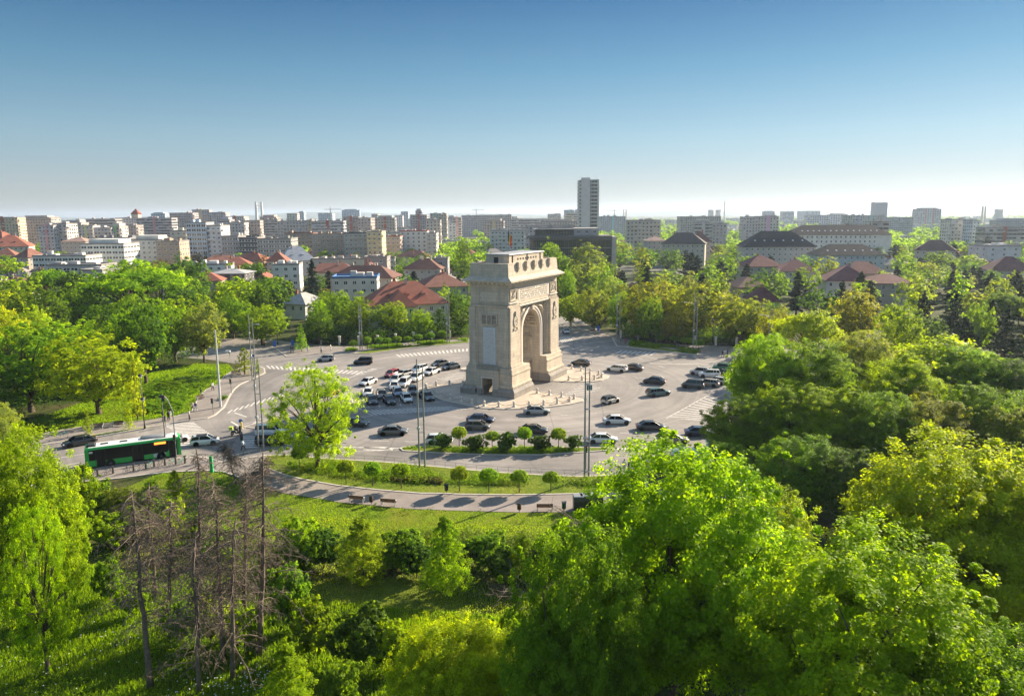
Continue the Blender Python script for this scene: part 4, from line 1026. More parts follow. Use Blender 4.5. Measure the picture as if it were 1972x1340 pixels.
lo = [(-25, 32, 420, 720, (.56, .45, .33), 'tan'), (34, 100, 421, 760, (.42, .38, .36), 'brown-grey'), (66, 100, 419, 830, (.55, .45, .36), 'tan'), (72, 103, 435, 600, (.46, .47, .5), 'bluish grey'), (103, 128, 432, 606, (.6, .55, .52), 'sunlit white'),
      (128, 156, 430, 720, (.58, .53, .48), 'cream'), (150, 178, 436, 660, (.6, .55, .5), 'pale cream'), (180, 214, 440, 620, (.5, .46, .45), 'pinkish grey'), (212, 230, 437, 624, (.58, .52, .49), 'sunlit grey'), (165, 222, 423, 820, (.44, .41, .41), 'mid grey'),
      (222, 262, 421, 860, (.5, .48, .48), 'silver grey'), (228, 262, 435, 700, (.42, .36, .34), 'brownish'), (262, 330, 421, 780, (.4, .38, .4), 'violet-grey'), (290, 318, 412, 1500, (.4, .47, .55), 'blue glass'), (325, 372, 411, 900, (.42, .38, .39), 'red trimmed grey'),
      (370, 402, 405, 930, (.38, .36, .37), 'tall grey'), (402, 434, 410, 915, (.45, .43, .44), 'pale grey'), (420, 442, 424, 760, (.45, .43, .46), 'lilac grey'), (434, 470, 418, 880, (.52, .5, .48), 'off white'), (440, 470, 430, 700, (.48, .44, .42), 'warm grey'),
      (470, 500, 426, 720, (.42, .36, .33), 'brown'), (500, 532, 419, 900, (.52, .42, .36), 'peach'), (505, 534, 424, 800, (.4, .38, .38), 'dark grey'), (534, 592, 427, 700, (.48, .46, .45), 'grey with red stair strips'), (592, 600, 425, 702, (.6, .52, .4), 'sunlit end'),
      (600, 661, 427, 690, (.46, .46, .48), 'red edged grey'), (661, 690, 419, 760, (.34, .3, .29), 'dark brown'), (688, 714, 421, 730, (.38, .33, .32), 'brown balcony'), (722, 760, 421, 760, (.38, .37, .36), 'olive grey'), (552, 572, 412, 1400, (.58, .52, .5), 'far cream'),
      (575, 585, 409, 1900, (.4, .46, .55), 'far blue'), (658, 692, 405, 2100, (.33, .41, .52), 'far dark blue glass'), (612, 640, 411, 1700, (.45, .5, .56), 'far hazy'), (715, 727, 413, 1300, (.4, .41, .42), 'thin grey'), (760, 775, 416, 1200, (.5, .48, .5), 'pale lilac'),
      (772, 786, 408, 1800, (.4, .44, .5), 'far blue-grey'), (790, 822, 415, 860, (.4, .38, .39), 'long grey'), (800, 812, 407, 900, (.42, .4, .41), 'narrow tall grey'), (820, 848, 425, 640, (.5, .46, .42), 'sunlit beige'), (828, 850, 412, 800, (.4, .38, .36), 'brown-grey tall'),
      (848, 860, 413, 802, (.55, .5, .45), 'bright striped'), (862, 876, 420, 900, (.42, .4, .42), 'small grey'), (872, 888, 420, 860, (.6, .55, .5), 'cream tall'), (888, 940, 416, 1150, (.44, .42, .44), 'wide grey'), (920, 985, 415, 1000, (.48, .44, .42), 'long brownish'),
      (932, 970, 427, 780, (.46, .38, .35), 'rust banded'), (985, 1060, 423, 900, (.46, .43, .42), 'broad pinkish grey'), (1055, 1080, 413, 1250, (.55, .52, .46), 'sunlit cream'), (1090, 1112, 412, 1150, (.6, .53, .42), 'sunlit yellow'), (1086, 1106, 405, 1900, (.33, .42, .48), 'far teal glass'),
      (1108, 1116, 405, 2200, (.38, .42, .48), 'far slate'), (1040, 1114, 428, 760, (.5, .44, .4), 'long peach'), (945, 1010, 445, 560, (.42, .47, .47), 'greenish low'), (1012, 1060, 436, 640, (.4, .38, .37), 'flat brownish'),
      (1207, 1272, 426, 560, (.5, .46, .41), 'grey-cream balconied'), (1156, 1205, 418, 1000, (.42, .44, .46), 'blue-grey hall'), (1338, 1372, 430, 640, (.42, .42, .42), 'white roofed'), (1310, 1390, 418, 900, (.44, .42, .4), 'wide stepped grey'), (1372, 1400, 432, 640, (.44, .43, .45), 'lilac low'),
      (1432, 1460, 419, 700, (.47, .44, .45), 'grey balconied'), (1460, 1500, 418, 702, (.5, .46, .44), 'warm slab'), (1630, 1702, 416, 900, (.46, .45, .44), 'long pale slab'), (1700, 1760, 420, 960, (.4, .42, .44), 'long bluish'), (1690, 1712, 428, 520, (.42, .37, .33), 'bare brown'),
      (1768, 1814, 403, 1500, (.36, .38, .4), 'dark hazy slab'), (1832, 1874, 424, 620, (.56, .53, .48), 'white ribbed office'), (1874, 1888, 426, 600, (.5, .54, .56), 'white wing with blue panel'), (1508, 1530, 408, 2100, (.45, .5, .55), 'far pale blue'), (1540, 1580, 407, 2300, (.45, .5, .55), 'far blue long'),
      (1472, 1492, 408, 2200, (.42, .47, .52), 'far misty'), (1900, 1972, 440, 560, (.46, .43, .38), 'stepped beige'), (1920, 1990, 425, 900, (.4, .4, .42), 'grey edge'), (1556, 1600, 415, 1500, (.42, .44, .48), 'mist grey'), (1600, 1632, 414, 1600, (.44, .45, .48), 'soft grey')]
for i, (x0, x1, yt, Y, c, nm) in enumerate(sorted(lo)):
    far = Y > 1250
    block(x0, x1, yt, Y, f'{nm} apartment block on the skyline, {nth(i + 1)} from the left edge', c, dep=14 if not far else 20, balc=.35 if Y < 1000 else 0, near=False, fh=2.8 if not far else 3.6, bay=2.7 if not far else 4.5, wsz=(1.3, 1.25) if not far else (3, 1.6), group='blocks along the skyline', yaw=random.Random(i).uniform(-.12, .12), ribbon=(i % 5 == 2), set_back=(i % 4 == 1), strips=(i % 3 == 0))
# hospital group right
house(1515, 1700, 433, 500, 'long white institute with a dark tiled hipped roof and many windows', RD, (.8, .77, .7), dep=22, yaw=-.08, rh=6.5, ch=3, skylights=14, name='institute_building', cat='building')
house(1425, 1555, 445, 440, 'broad dark hipped roof wing in front of the white institute', RD, (.5, .46, .42), dep=24, yaw=-.12, rh=9, ch=0, skylights=6, name='institute_wing', cat='building')
house(1566, 1688, 470, 395, 'pale blue wing with black roof and a row of skylights', RD, (.46, .52, .56), dep=18, yaw=-.06, rh=5.5, ch=1, skylights=6, name='institute_wing', cat='building')
house(1270, 1350, 448, 480, 'long villa with dark grey and brown roof right of the tower', (.09, .075, .07), (.5, .45, .38), dep=18, yaw=-.3, rh=7, ch=3)
house(1335, 1365, 445, 500, 'house with pitched brown roof at the end of the dark villa', R3, (.5, .42, .36), dep=14, yaw=.2, rh=7, ch=2)
house(1243, 1280, 455, 520, 'pink roofed low house above the right hand trees', (.38, .26, .22), (.5, .46, .42), dep=14, rh=3, ch=1)
house(1432, 1500, 492, 330, 'maroon roofed house left of the long maroon roof', (.2, .085, .08), (.5, .44, .36), dep=14, yaw=.1, rh=4.5, ch=1)
house(1490, 1562, 500, 318, 'long maroon hipped roof beside the round dark tree', (.2, .085, .08), (.55, .5, .42), dep=16, yaw=-.15, rh=4.5, ch=1)
house(1578, 1660, 511, 290, 'white walled house with large maroon roof in the right hand trees', (.19, .08, .08), (.66, .63, .58), dep=18, yaw=-.25, rh=5.5, ch=1)
house(1618, 1700, 503, 320, 'maroon roof with a pale side gable behind the white walled house', (.22, .09, .08), (.6, .5, .42), dep=14, yaw=.1, rh=5, ch=0)
house(1660, 1745, 527, 268, 'low maroon roof stretching right of the white walled house', (.19, .08, .075), (.5, .42, .36), dep=14, yaw=-.1, rh=3, ch=0)
house(1412, 1470, 532, 262, 'brown roofed house low in the trees right of the golden trees', (.24, .14, .11), (.5, .42, .35), dep=12, yaw=.1, rh=3.4, ch=0)
house(1440, 1490, 552, 226, 'dark red roof with dormer and white chimney behind the golden trees', (.15, .06, .055), (.4, .3, .26), dep=12, yaw=-.1, rh=4, ch=1, dorm=1)
house(1895, 1970, 494, 335, 'cream villa with brown-red hipped roof near the right edge', (.2, .09, .08), (.6, .53, .44), dep=16, yaw=-.3, rh=6, ch=0)
house(1755, 1822, 462, 440, 'dark brown L-shaped roof house with stepped gable in the right distance', (.13, .075, .065), (.46, .42, .38), dep=16, yaw=-.5, rh=6, ch=2)
block(1902, 1968, 475, 430, 'white office with a red framed glass top floor near the right edge', (.62, .62, .62), dep=18, name='office_building', cat='office', bay=5)
house(1205, 1235, 545, 262, 'brick red roof glimpsed between trees right of the arch', (.24, .09, .07), (.35, .16, .12), dep=12, rh=3, ch=0)
house(1268, 1300, 546, 258, 'red-brown roof hidden behind the two golden trees', (.24, .1, .08), (.4, .2, .15), dep=12, rh=3, ch=0)

fill_houses()
for side_ in (False, True):
    for i, (_, o, _s) in enumerate(sorted([q for q in HF if q[2] == side_], key=lambda q: q[0])): tag(o, f"small town house among the trees {'right' if side_ else 'left'} of the arch, {nth(i + 1)} from the left", 'house', 'small town houses')
# far special things
def tall(px0, px1, yt, Y, label, col, name='tower_block', cat='tower', **k): return block(px0, px1, yt, Y, label, col, dep=18, near=False, name=name, cat=cat, fh=3.6, bay=4, **k)
tall(1686, 1710, 391, 1500, 'round-cornered grey tower standing alone on the right skyline', (.36, .37, .4))
r = empty('steeple', (*[AT(259, 412, 900)[0], 900], 0)); tag(r, 'church tower with a red pyramid roof on the left skyline', 'tower')
zt = AT(259, 413, 900)[1]; b = MB(); b.box(-4, 4, 0, 8, 0, zt); b.build('wall', M['wall'], r, color=(.55, .48, .4))
b = MB(); b.box(-4.3, 4.3, -.3, 8.3, zt, zt + .6); b.add([(-4.8, -.8, zt + .6), (4.8, -.8, zt + .6), (4.8, 8.8, zt + .6), (-4.8, 8.8, zt + .6), (0, 4, zt + 7)], [(0, 1, 4), (1, 2, 4), (2, 3, 4), (3, 0, 4)]); b.build('roof', M['tile'], r, color=(.28, .09, .06))
for i, (x, yt, Y, lab) in enumerate([(492.5, 389, 1700, 'left'), (503, 389, 1700, 'right')]):
    X, z = AT(x, yt, Y); b = MB(); b.tube([(0, 0, 0), (0, 0, z)], [3.6, 2.6], 10)
    o_ = b.build('chimney', M['white'], None, (X, Y, 0)); tag(o_, f'tall white chimney on the left skyline, the {lab} one of the pair', 'chimney', 'pair of white chimneys')
Xa = AT(492.5, 395, 1700)[0]; Xb = AT(503, 395, 1700)[0]; b = MB()
for y in (397, 402, 407): z = AT(498, y, 1700)[1]; b.box(Xa + 3, Xb - 3, 1699, 1701, z, z + 1.2)
tag(b.build('gangway', M['white'], None), 'bridges joining the pair of white chimneys on the left skyline', 'gangway')
for i, (x, yt, Y, rr, lab) in enumerate([(1396, 388, 2600, 2.2, 'thin pale mast of a chimney right of the grey tower'), (1201.5, 403, 2200, 2.5, 'short far chimney, left of a close pair right of the tower'), (1206, 403, 2200, 2.5, 'short far chimney, right of a close pair right of the tower'), (1893, 397, 1500, 2.2, 'striped chimney on the right skyline, left of two'), (1898, 397, 1500, 2.2, 'striped chimney on the right skyline, right of two')]):
    X, z = AT(x, yt, Y); b = MB(); b.tube([(0, 0, 0), (0, 0, z)], [rr, rr * .75], 8)
    tag(b.build('chimney', M['stone_light'], None, (X, Y, 0)), lab, 'chimney')
for i, (x, yt, Y) in enumerate([(1369, 404, 2300), (1383, 404, 2300), (1924, 403, 1700)]):
    X, z = AT(x, yt, Y); b = MB(); b.lathe([(13, 0), (9, z * .6), (8, z * .8), (9, z)], 14)
    tag(b.build('cooling_tower', M['stone_light'], None, (X, Y, 0)), ['far grey cooling tower right of the tower block, left of two', 'far grey cooling tower right of the tower block, right of two', 'far water tower on the right skyline beside two chimneys'][i], 'cooling tower')
for i, (x, yt, Y, dr) in enumerate([(636, 401, 1500, 1), (1183, 404, 2000, -1), (917, 403, 2000, 1)]):
    X, z = AT(x, yt, Y); b = MB(); b.box(-.8, .8, -.8, .8, 0, z); b.box(-12, 22, -.6, .6, z - 3, z - 1.8, rz=0) if dr > 0 else b.box(-22, 12, -.6, .6, z - 3, z - 1.8)
    b.box(-.5, .5, -.5, .5, z, z + 3)
    tag(b.build('tower_crane', M['steel'], None, (X, Y, 0)), ['tower crane over the blocks left of the arch', 'tower crane just right of the tall grey tower', 'tower crane on the skyline above the arch'][i], 'crane')
# a fill of small far blocks so that the city carries on to the horizon
rg = random.Random(99); k = 0; cand = []
for _ in range(1500):
    Y = 560 * (5.2 ** rg.random()); x = rg.uniform(-60, 2030)
    if x < 980 and Y < 560: continue
    if x > 1130 and Y < 1050: continue
    if 880 < x < 940 and Y < 1100: continue
    cand.append((x, Y))
used = []
for x, Y in cand:
    X = (x - CX) / F * Y; hgt = 20
    wd = rg.uniform(10, 34) if Y > 800 else rg.uniform(11, 26)
    if any(abs(X - a) < (wd + c) / 2 + 4 and abs(Y - b_) < 30 for a, b_, c in used): continue
    if any(abs(X - a) < wd / 2 + r_ and abs(Y - b_) < r_ + 14 for a, b_, r_ in FOOT): continue
    used.append((X, Y, wd)); k += 1
    if k > 230: break
used.sort(key=lambda q: q[0] / q[1])
for i, (X, Y, wd) in enumerate(used):
    hgt = rg.uniform(14, 28) if X < 0 and Y > 800 else rg.uniform(9, 19) if X < 0 else rg.uniform(6, 15)
    x0, y0 = PX(X - wd / 2, Y, hgt); x1, y1 = PX(X + wd / 2, Y, hgt)
    g = rg.uniform(.45, .7); tint = rg.choice([(1, .93, .85), (1, .97, .94), (.95, .97, 1.0), (1, .9, .8)])
    block(x0, x1, (y0 + y1) / 2, Y, f'small distant city block, {nth(i + 1)} from the left in the far city', tuple(g * t for t in tint), dep=rg.uniform(12, 22), near=False, fh=3.2 if Y < 1200 else 4.5, bay=3.6 if Y < 1200 else 7, wsz=(1.6, 1.3) if Y < 1200 else (3.5, 1.6), group='blocks of the far city', yaw=rg.uniform(-.5, .5), balc=.25 if Y < 1000 else 0)
# ================================================================== VEGETATION
def quads_mesh(name, P, A, B, var, mat):
    """leaf-shaped quads: centre P, half long axis A, half short axis B (numpy Nx3)"""
    n = len(P); v = np.empty((n, 4, 3), np.float32)
    v[:, 0] = P - A; v[:, 1] = P + B * 1.0 - A * 0.1; v[:, 2] = P + A; v[:, 3] = P - B * 1.0 - A * 0.1
    me = bpy.data.meshes.new(name); me.vertices.add(n * 4); me.vertices.foreach_set('co', v.ravel())
    me.loops.add(n * 4); me.loops.foreach_set('vertex_index', np.arange(n * 4, dtype=np.int32))
    me.polygons.add(n); me.polygons.foreach_set('loop_start', np.arange(0, n * 4, 4, dtype=np.int32))
    try: me.polygons.foreach_set('loop_total', np.full(n, 4, np.int32))
    except Exception: pass
    at = me.attributes.new('leafvar', 'FLOAT', 'FACE'); at.data.foreach_set('value', var.astype(np.float32))
    me.materials.append(mat); me.update(calc_edges=True); return me
def unit(a): return a / np.maximum(np.linalg.norm(a, axis=1, keepdims=True), 1e-6)
def leaves(rng, C, Rr, nper, size, out, squash=0.8, updroop=0.0, aspect=0.5):
    """C: tuft centres (n,3), Rr: tuft radii, out: outward dirs"""
    n = len(C); idx = np.repeat(np.arange(n), nper)
    d = unit(rng.normal(size=(len(idx), 3))); r = rng.random(len(idx)) ** 0.45
    d[:, 2] *= squash
    P = C[idx] + d * (r * Rr[idx])[:, None]
    nrm = unit(out[idx] * 0.7 + unit(rng.normal(size=(len(idx), 3))) * 0.8 + np.array([0, 0, 0.75]))
    t = unit(np.cross(nrm, unit(rng.normal(size=(len(idx), 3))))); t[:, 2] -= updroop; t = unit(t)
    bb = np.cross(nrm, t)
    s = size * rng.uniform(0.6, 1.25, len(idx))
    var = np.clip(rng.normal(0.5, 0.17, len(idx)) + (rng.random(n)[idx] - 0.5) * 0.55, 0, 1)
    return P, t * s[:, None] * 0.5, bb * s[:, None] * 0.5 * aspect * 1.6, var
def limb_tubes(b, rng, base, tips, r0, n=5):
    for tp in tips:
        k = 5; pts = []
        L = np.linalg.norm(np.array(tp) - base)
        bend = rng.normal(size=3) * L * 0.06
        for i in range(k + 1):
            t = i / k; p = base * (1 - t) + np.array(tp) * t + bend * sin(pi * t) + np.array([0, 0, L * 0.10 * sin(pi * t)])
            pts.append(p)
        b.tube(pts, [r0 * (1 - 0.82 * i / k) for i in range(k + 1)], n, cap=False)
def make_tree(kind, seed, H0, W0, lobes, tufts, nper, size, base=0.25, trunk_r=None, density=1.0, seg=6):
    """returns (crown mesh, trunk mesh); built to real height H0 and crown width W0"""
    rng = np.random.default_rng(seed); pr = random.Random(seed)
    zc = H0 * (base + (1 - base) * 0.52); rz = H0 * (1 - base) * 0.5; rx = W0 / 2
    tr = trunk_r or H0 * 0.022
    L = []
    if kind == 'round':
        ga = pi * (3 - sqrt(5))
        for i in range(lobes):
            zz = 1 - 2 * (i + 0.5) / lobes; rr = sqrt(1 - zz * zz); th = ga * i + rng.normal() * 0.35
            k = rng.uniform(0.42, 0.86)
            f = 1.0 if zz > -0.2 else 0.85
            L.append((rx * rr * cos(th) * k * f, rx * rr * sin(th) * k * f, zc + rz * zz * k * (1.05 if zz > 0 else .8), rng.uniform(0.2, 0.42)))
        L.append((0, 0, zc, 0.5))
    elif kind == 'tall':
        for i in range(lobes):
            t = (i + .5) / lobes; th = i * 2.4; w_ = sin(pi * (0.12 + 0.8 * t)) ** 0.7
            L.append((rx * .45 * w_ * cos(th), rx * .45 * w_ * sin(th), H0 * (base + (1 - base) * t * .93), 0.3 + .35 * w_))
    elif kind == 'cone':
        for i in range(lobes):
            t = (i + .5) / lobes; th = i * 2.4; w_ = (1 - t) ** 0.7 * rng.uniform(.6, 1.25)
            L.append((rx * .66 * w_ * cos(th), rx * .66 * w_ * sin(th), H0 * (base + (1 - base) * t * .95), 0.14 + .34 * w_))
    elif kind == 'open':
        for i in range(lobes):
            t = (i + .5) / lobes; th = i * 2.4 + rng.normal() * .3; w_ = sin(pi * (.16 + .8 * t)) ** .6 * rng.uniform(.45, 1.05)
            L.append((rx * .82 * w_ * cos(th), rx * .82 * w_ * sin(th), H0 * (base + (1 - base) * t * .93), rng.uniform(.17, .29)))
    elif kind == 'spread':
        for i in range(lobes):
            th = i * 2.4 + rng.normal() * .2; k = sqrt((i + .5) / lobes) * 0.78
            L.append((rx * k * cos(th), rx * k * sin(th), zc + rz * (0.62 * (1 - k * k) - 0.1) + rng.normal() * rz * .16, rng.uniform(0.26, 0.4)))
    C = []; Rr = []; O = []
    for (x, y, z, k) in L:
        R = k * rx if kind != 'tall' else k * rx * 1.3
        m = max(3, int(tufts * rng.uniform(.75, 1.25)))
        d = unit(rng.normal(size=(m, 3))); oc = np.array([x, y, (z - zc) * rx / rz]); on = oc / max(1e-3, np.linalg.norm(oc))
        keep = (d @ on > -0.35) | (d[:, 2] > 0.2); d = d[keep]
        if kind == 'spread': d[:, 2] *= .6
        vz = 0.85 if kind != 'tall' else 1.5
        C.append(np.array([x, y, z]) + d * np.array([R, R, R * vz]) * rng.uniform(.72, 1.05, (len(d), 1))); Rr.append(np.full(len(d), R * 0.33) * rng.uniform(.6, 1.35, len(d))); O.append(unit(d + on * 0.6))
    C = np.vstack(C); Rr = np.concatenate(Rr); O = np.vstack(O)
    # sprigs that stick out and break the outline
    cc = np.array([0, 0, zc]); k = rng.random(len(C)) < .16
    C[k] = cc + (C[k] - cc) * rng.uniform(1.06, 1.22, (k.sum(), 1)); Rr[k] *= .6
    P, A, B, var = leaves(rng, C, Rr, nper, size, O)
    lo_ = P[:, 2] < H0 * base * .55; P = P[~lo_]; A = A[~lo_]; B = B[~lo_]; var = var[~lo_]
    crown = quads_mesh('crown', P, A, B, var, M['leaf'])
    b = MB(); b.sm = True
    fork = np.array([0, 0, H0 * (base + 0.08)])
    top = H0 * (0.55 if kind in ('round', 'spread') else 0.9)
    b.tube([(0, 0, -.3), (0, 0, H0 * .03), (pr.uniform(-.1, .1), pr.uniform(-.1, .1), fork[2]), (pr.uniform(-.4, .4), pr.uniform(-.4, .4), top)], [tr * 1.6, tr * 1.1, tr * .8, tr * .2], seg + 2, cap=False)
    if kind in ('round', 'spread', 'open'):
        sel = L if len(L) < 26 else pr.sample(L, 26 if kind != 'open' else 40)
        limb_tubes(b, rng, fork, [(x * 1.1, y * 1.1, z + .1) for x, y, z, k in sel], tr * .42, 4 if seg < 6 else 5)
    trunk = b.mesh('trunk', M['bark'])
    return crown, trunk, H0, W0
def make_spruce(seed, H0, W0, n, size, flat=False):
    rng = np.random.default_rng(seed); P = []; O = []; b = MB(); b.tube([(0, 0, -.3), (0, 0, H0 * .5), (0, 0, H0 * .98)], [H0 * .02, H0 * .013, .03], 6, cap=False)
    PP, AA_, BB, VV = [], [], [], []
    for i in range(n):
        t = (i + .5) / n; z = H0 * (.14 + .85 * t) + rng.normal() * .15; th = i * 2.4 + rng.normal() * .3
        ln = W0 / 2 * ((1 - t) ** .75) * rng.uniform(.7, 1.15) + .15; droop = -.25 * ln if not flat else .03 * ln
        tip = np.array([ln * cos(th), ln * sin(th), droop]); m = int(10 + ln * (34 if not flat else 30))
        s = rng.random(m) ** .7; side = rng.normal(size=m) * .22 * ln * (1.1 - s) + rng.normal(size=m) * .12
        px = np.stack([s * tip[0] - side * sin(th), s * tip[1] + side * cos(th), z + droop * s ** 1.6 + rng.normal(size=m) * (.1 if not flat else .16)], 1)
        d = unit(np.stack([cos(th) - side * sin(th) * .6, sin(th) + side * cos(th) * .6, np.full(m, -.25 if not flat else 0.05)], 1) + rng.normal(size=(m, 3)) * .25)
        nr = unit(rng.normal(size=(m, 3)) * .45 + np.array([0, 0, 1.])); bb = unit(np.cross(nr, d)); sz = size * rng.uniform(.6, 1.2, m)
        PP.append(px); AA_.append(d * sz[:, None] * .55); BB.append(bb * sz[:, None] * .3); VV.append(np.clip(rng.normal(.5, .2, m), 0, 1))
        if i % 2 == 0: b.tube([(0, 0, z), (tip[0] * .8, tip[1] * .8, z + droop * .6)], [.05, .015], 3, cap=False)
    crown = quads_mesh('crown', np.vstack(PP), np.vstack(AA_), np.vstack(BB), np.concatenate(VV), M['needle'])
    return crown, b.mesh('trunk', M['bark']), H0, W0
PROTO = {}
def proto(key):
    if key in PROTO: return PROTO[key]
    k, lod, i = key; sd = {'round': 100, 'tall': 200, 'cone': 300, 'spread': 400}.get(k, 500) + i * 7 + lod * 31
    if k == 'open':
        r = make_tree('open', sd, 13, 13, 80, 12, 80 if lod == 0 else 18, .165 if lod == 0 else .4, base=.2, trunk_r=.36)
    elif k == 'shrub':
        spec = {0: (16, 26, 44, .17), 1: (12, 14, 22, .26), 2: (9, 9, 12, .5)}[lod]; r = make_tree('round', sd, 3.0, 3.6, *spec, base=0.02, trunk_r=.05)
    elif k == 'spruce': r = make_spruce(sd, 14, 7.0, 90 if lod < 2 else 45, .55 if lod < 2 else 1.0)
    elif k == 'cedar': r = make_spruce(sd, 13, 13.0, 60 if lod < 2 else 32, .7 if lod < 2 else 1.2, True)
    else:
        H0, W0, base = {'round': (14, 12, .16 if lod == 0 else .06), 'tall': (17, 6.5, .08), 'cone': (12, 7.5, .12), 'spread': (13, 13, .22)}[k]
        spec = {0: (60, 30, 110, .175), 1: (42, 17, 30, .38), 2: (26, 10, 10, .85)}[lod]
        if k in ('tall', 'cone'): spec = (int(spec[0] * (.8 if k == 'tall' else .65)), int(spec[1] * (1 if k == 'tall' else .8)), int(spec[2] * (.8 if k == 'tall' else .5)), spec[3])
        r = make_tree(k, sd, H0, W0, *spec, base=base)
    PROTO[key] = r; return r
COLR = {'bright': (.225, .335, .008), 'yellow': (.29, .37, .012), 'mid': (.165, .27, .014), 'dark': (.085, .16, .018), 'olive': (.20, .265, .028), 'pale': (.22, .29, .085), 'gold': (.235, .265, .025), 'brown': (.15, .12, .05), 'pine': (.045, .075, .04), 'meadow': (.135, .22, .012)}
CW = {'meadow': 'green', 'bright': 'bright green', 'yellow': 'yellow-green', 'mid': 'mid green', 'dark': 'dark green', 'olive': 'olive green', 'pale': 'pale green', 'gold': 'golden olive', 'brown': 'brownish', 'pine': 'blackish green', 'blue': 'bluish green'}
KW = {'round': 'round tree', 'tall': 'narrow tree', 'cone': 'young tree', 'open': 'airy tree', 'spread': 'spreading tree', 'spruce': 'spruce', 'cedar': 'layered pine', 'shrub': 'shrub'}
KN = {'round': 'broadleaf_tree', 'tall': 'poplar_tree', 'cone': 'young_tree', 'open': 'airy_tree', 'spread': 'spreading_tree', 'spruce': 'spruce_tree', 'cedar': 'pine_tree', 'shrub': 'shrub'}
tcol = lambda c, rg_: tuple(v * k for v, k in zip(COLR[c], (rg_.uniform(.92, 1.1), rg_.uniform(.92, 1.05), rg_.uniform(.8, 1.2))))
TREES = []
trg = random.Random(42)
def plant(X, Y, h, wdt, kind, colr, lod, label=None, group=None, name=None):
    key = (kind, lod, trg.randrange(2 if lod == 0 else 3)); cr, tk, H0, W0 = proto(key)
    o = empty(name or KN[kind], (X, Y, 0), trg.uniform(0, 6.28)); sx = wdt / W0; sz = h / H0
    place(cr, 'crown', o, (0, 0, 0), 0, (sx, sx * trg.uniform(.92, 1.08), sz), tcol(colr, trg))
    place(tk, 'trunk' if kind != 'shrub' else 'stem', o, (0, 0, 0), 0, (sx, sx, sz))
    tag(o, label, 'shrub' if kind == 'shrub' else 'tree', group); TREES.append((X, Y, wdt / 2, o, colr, kind, lod))
    return o
def T(px, yt, Y, wpx, kind, colr, label, lod=None, group=None, zmin=None):
    X, z = AT(px, yt, Y); dist = hypot(Y, H - z / 2)
    wdt = wpx / F * dist; lod = (0 if Y < 75 else 1 if Y < 190 else 2) if lod is None else lod
    return plant(X, Y, z, wdt, kind, colr, lod, label, group)
# ---- foreground, right
T(1312, 890, 44, 400, 'round', 'bright', 'huge green tree filling the bottom centre-right in front of the kerb', 0)
T(1120, 1050, 38, 250, 'round', 'mid', 'dark green lower tree at the left flank of the huge foreground tree', 0)
T(1655, 1062, 37, 430, 'round', 'bright', 'bright green tree at the bottom right between two larger foreground trees', 0)
T(1810, 868, 52, 380, 'round', 'yellow', 'big yellow-green tree at the right edge of the foreground, left of two', 0)
T(1990, 890, 50, 330, 'round', 'yellow', 'big yellow-green tree cut by the right edge of the foreground', 0)
T(1470, 955, 56, 200, 'round', 'bright', 'bright tree top between the huge foreground tree and the yellow-green ones', 0)
T(1880, 1180, 36, 300, 'round', 'mid', 'green tree in the bottom right corner below the yellow-green ones', 0)
T(1330, 960, 50, 160, 'round', 'bright', 'bright green crown behind the right shoulder of the huge foreground tree', 0)
for a in [(1478, 656, 107, 150, 'bright', 'bright leafy tree overhanging the right queue of cars'), (1568, 668, 105, 160, 'mid', 'green tree right of the one overhanging the right queue'), (1655, 650, 118, 140, 'pale', 'pale green tree at the back of the right hand park cluster'), (1745, 690, 106, 150, 'bright', 'bright green tree at the centre of the right hand park'),
          (1430, 772, 96, 150, 'mid', 'green tree whose crown reaches over the hatched road marking'), (1515, 745, 97, 160, 'bright', 'bright green tree rising over the brick kiosk'), (1605, 752, 94, 160, 'bright', 'rich green tree in the middle of the right cluster'), (1700, 765, 91, 160, 'mid', 'green tree right of the rich green middle one'),
          (1795, 765, 92, 160, 'olive', 'olive green tree above the left yellow-green foreground tree'), (1885, 745, 94, 160, 'mid', 'green tree above the right yellow-green foreground tree'), (1960, 790, 87, 150, 'olive', 'olive tree at the right edge above the foreground'), (1400, 858, 88, 90, 'mid', 'small tree beside the brick kiosk'),
          (1545, 850, 80, 170, 'mid', 'green tree in the dip between foreground trees'), (1640, 870, 76, 150, 'dark', 'dark green tree behind the left yellow-green foreground tree'), (1870, 680, 112, 140, 'mid', 'round green tree near the right edge of the park'), (1955, 700, 110, 130, 'dark', 'dark round tree cut by the right edge of the park')]:
    T(a[0], a[1], a[2], a[3], 'round', a[4], a[5], 0)
T(1820, 655, 118, 200, 'spread', 'yellow', 'yellow spreading tree near the right edge of the park', 1)
T(1560, 600, 150, 130, 'spread', 'yellow', 'yellow flat topped tree behind the roundabout at right', 1)
T(1655, 560, 180, 110, 'round', 'gold', 'golden green dome of a tree in the right hand park', 1)
T(1740, 590, 155, 100, 'round', 'bright', 'bright green pointed tree in the right hand park', 1)
# ---- golden pair and neighbours behind the roundabout
T(1252, 541, 203, 118, 'round', 'gold', 'golden olive dome tree behind the roundabout, left of the pair', 1)
T(1344, 546, 200, 130, 'round', 'gold', 'golden olive dome tree behind the roundabout, right of the pair', 1)
T(1430, 572, 190, 110, 'round', 'gold', 'lower yellow-olive tree at the right end of the golden row', 1)
T(1180, 530, 230, 70, 'round', 'pale', 'pale speckled chestnut tree right of the arch', 1)
T(1145, 555, 215, 66, 'round', 'olive', 'olive chestnut tree beside the street right of the arch', 1)
T(1100, 566, 225, 60, 'round', 'bright', 'bright green tree just right of the arch body', 1)
T(1130, 475, 300, 62, 'tall', 'pale', 'pale green poplar in front of the black glass office', 1)
T(1065, 470, 300, 74, 'round', 'mid', 'dense green round tree rising behind the right end of the arch top', 1)
T(893, 467, 330, 30, 'tall', 'dark', 'dark columnar poplar left of the arch top', 1)
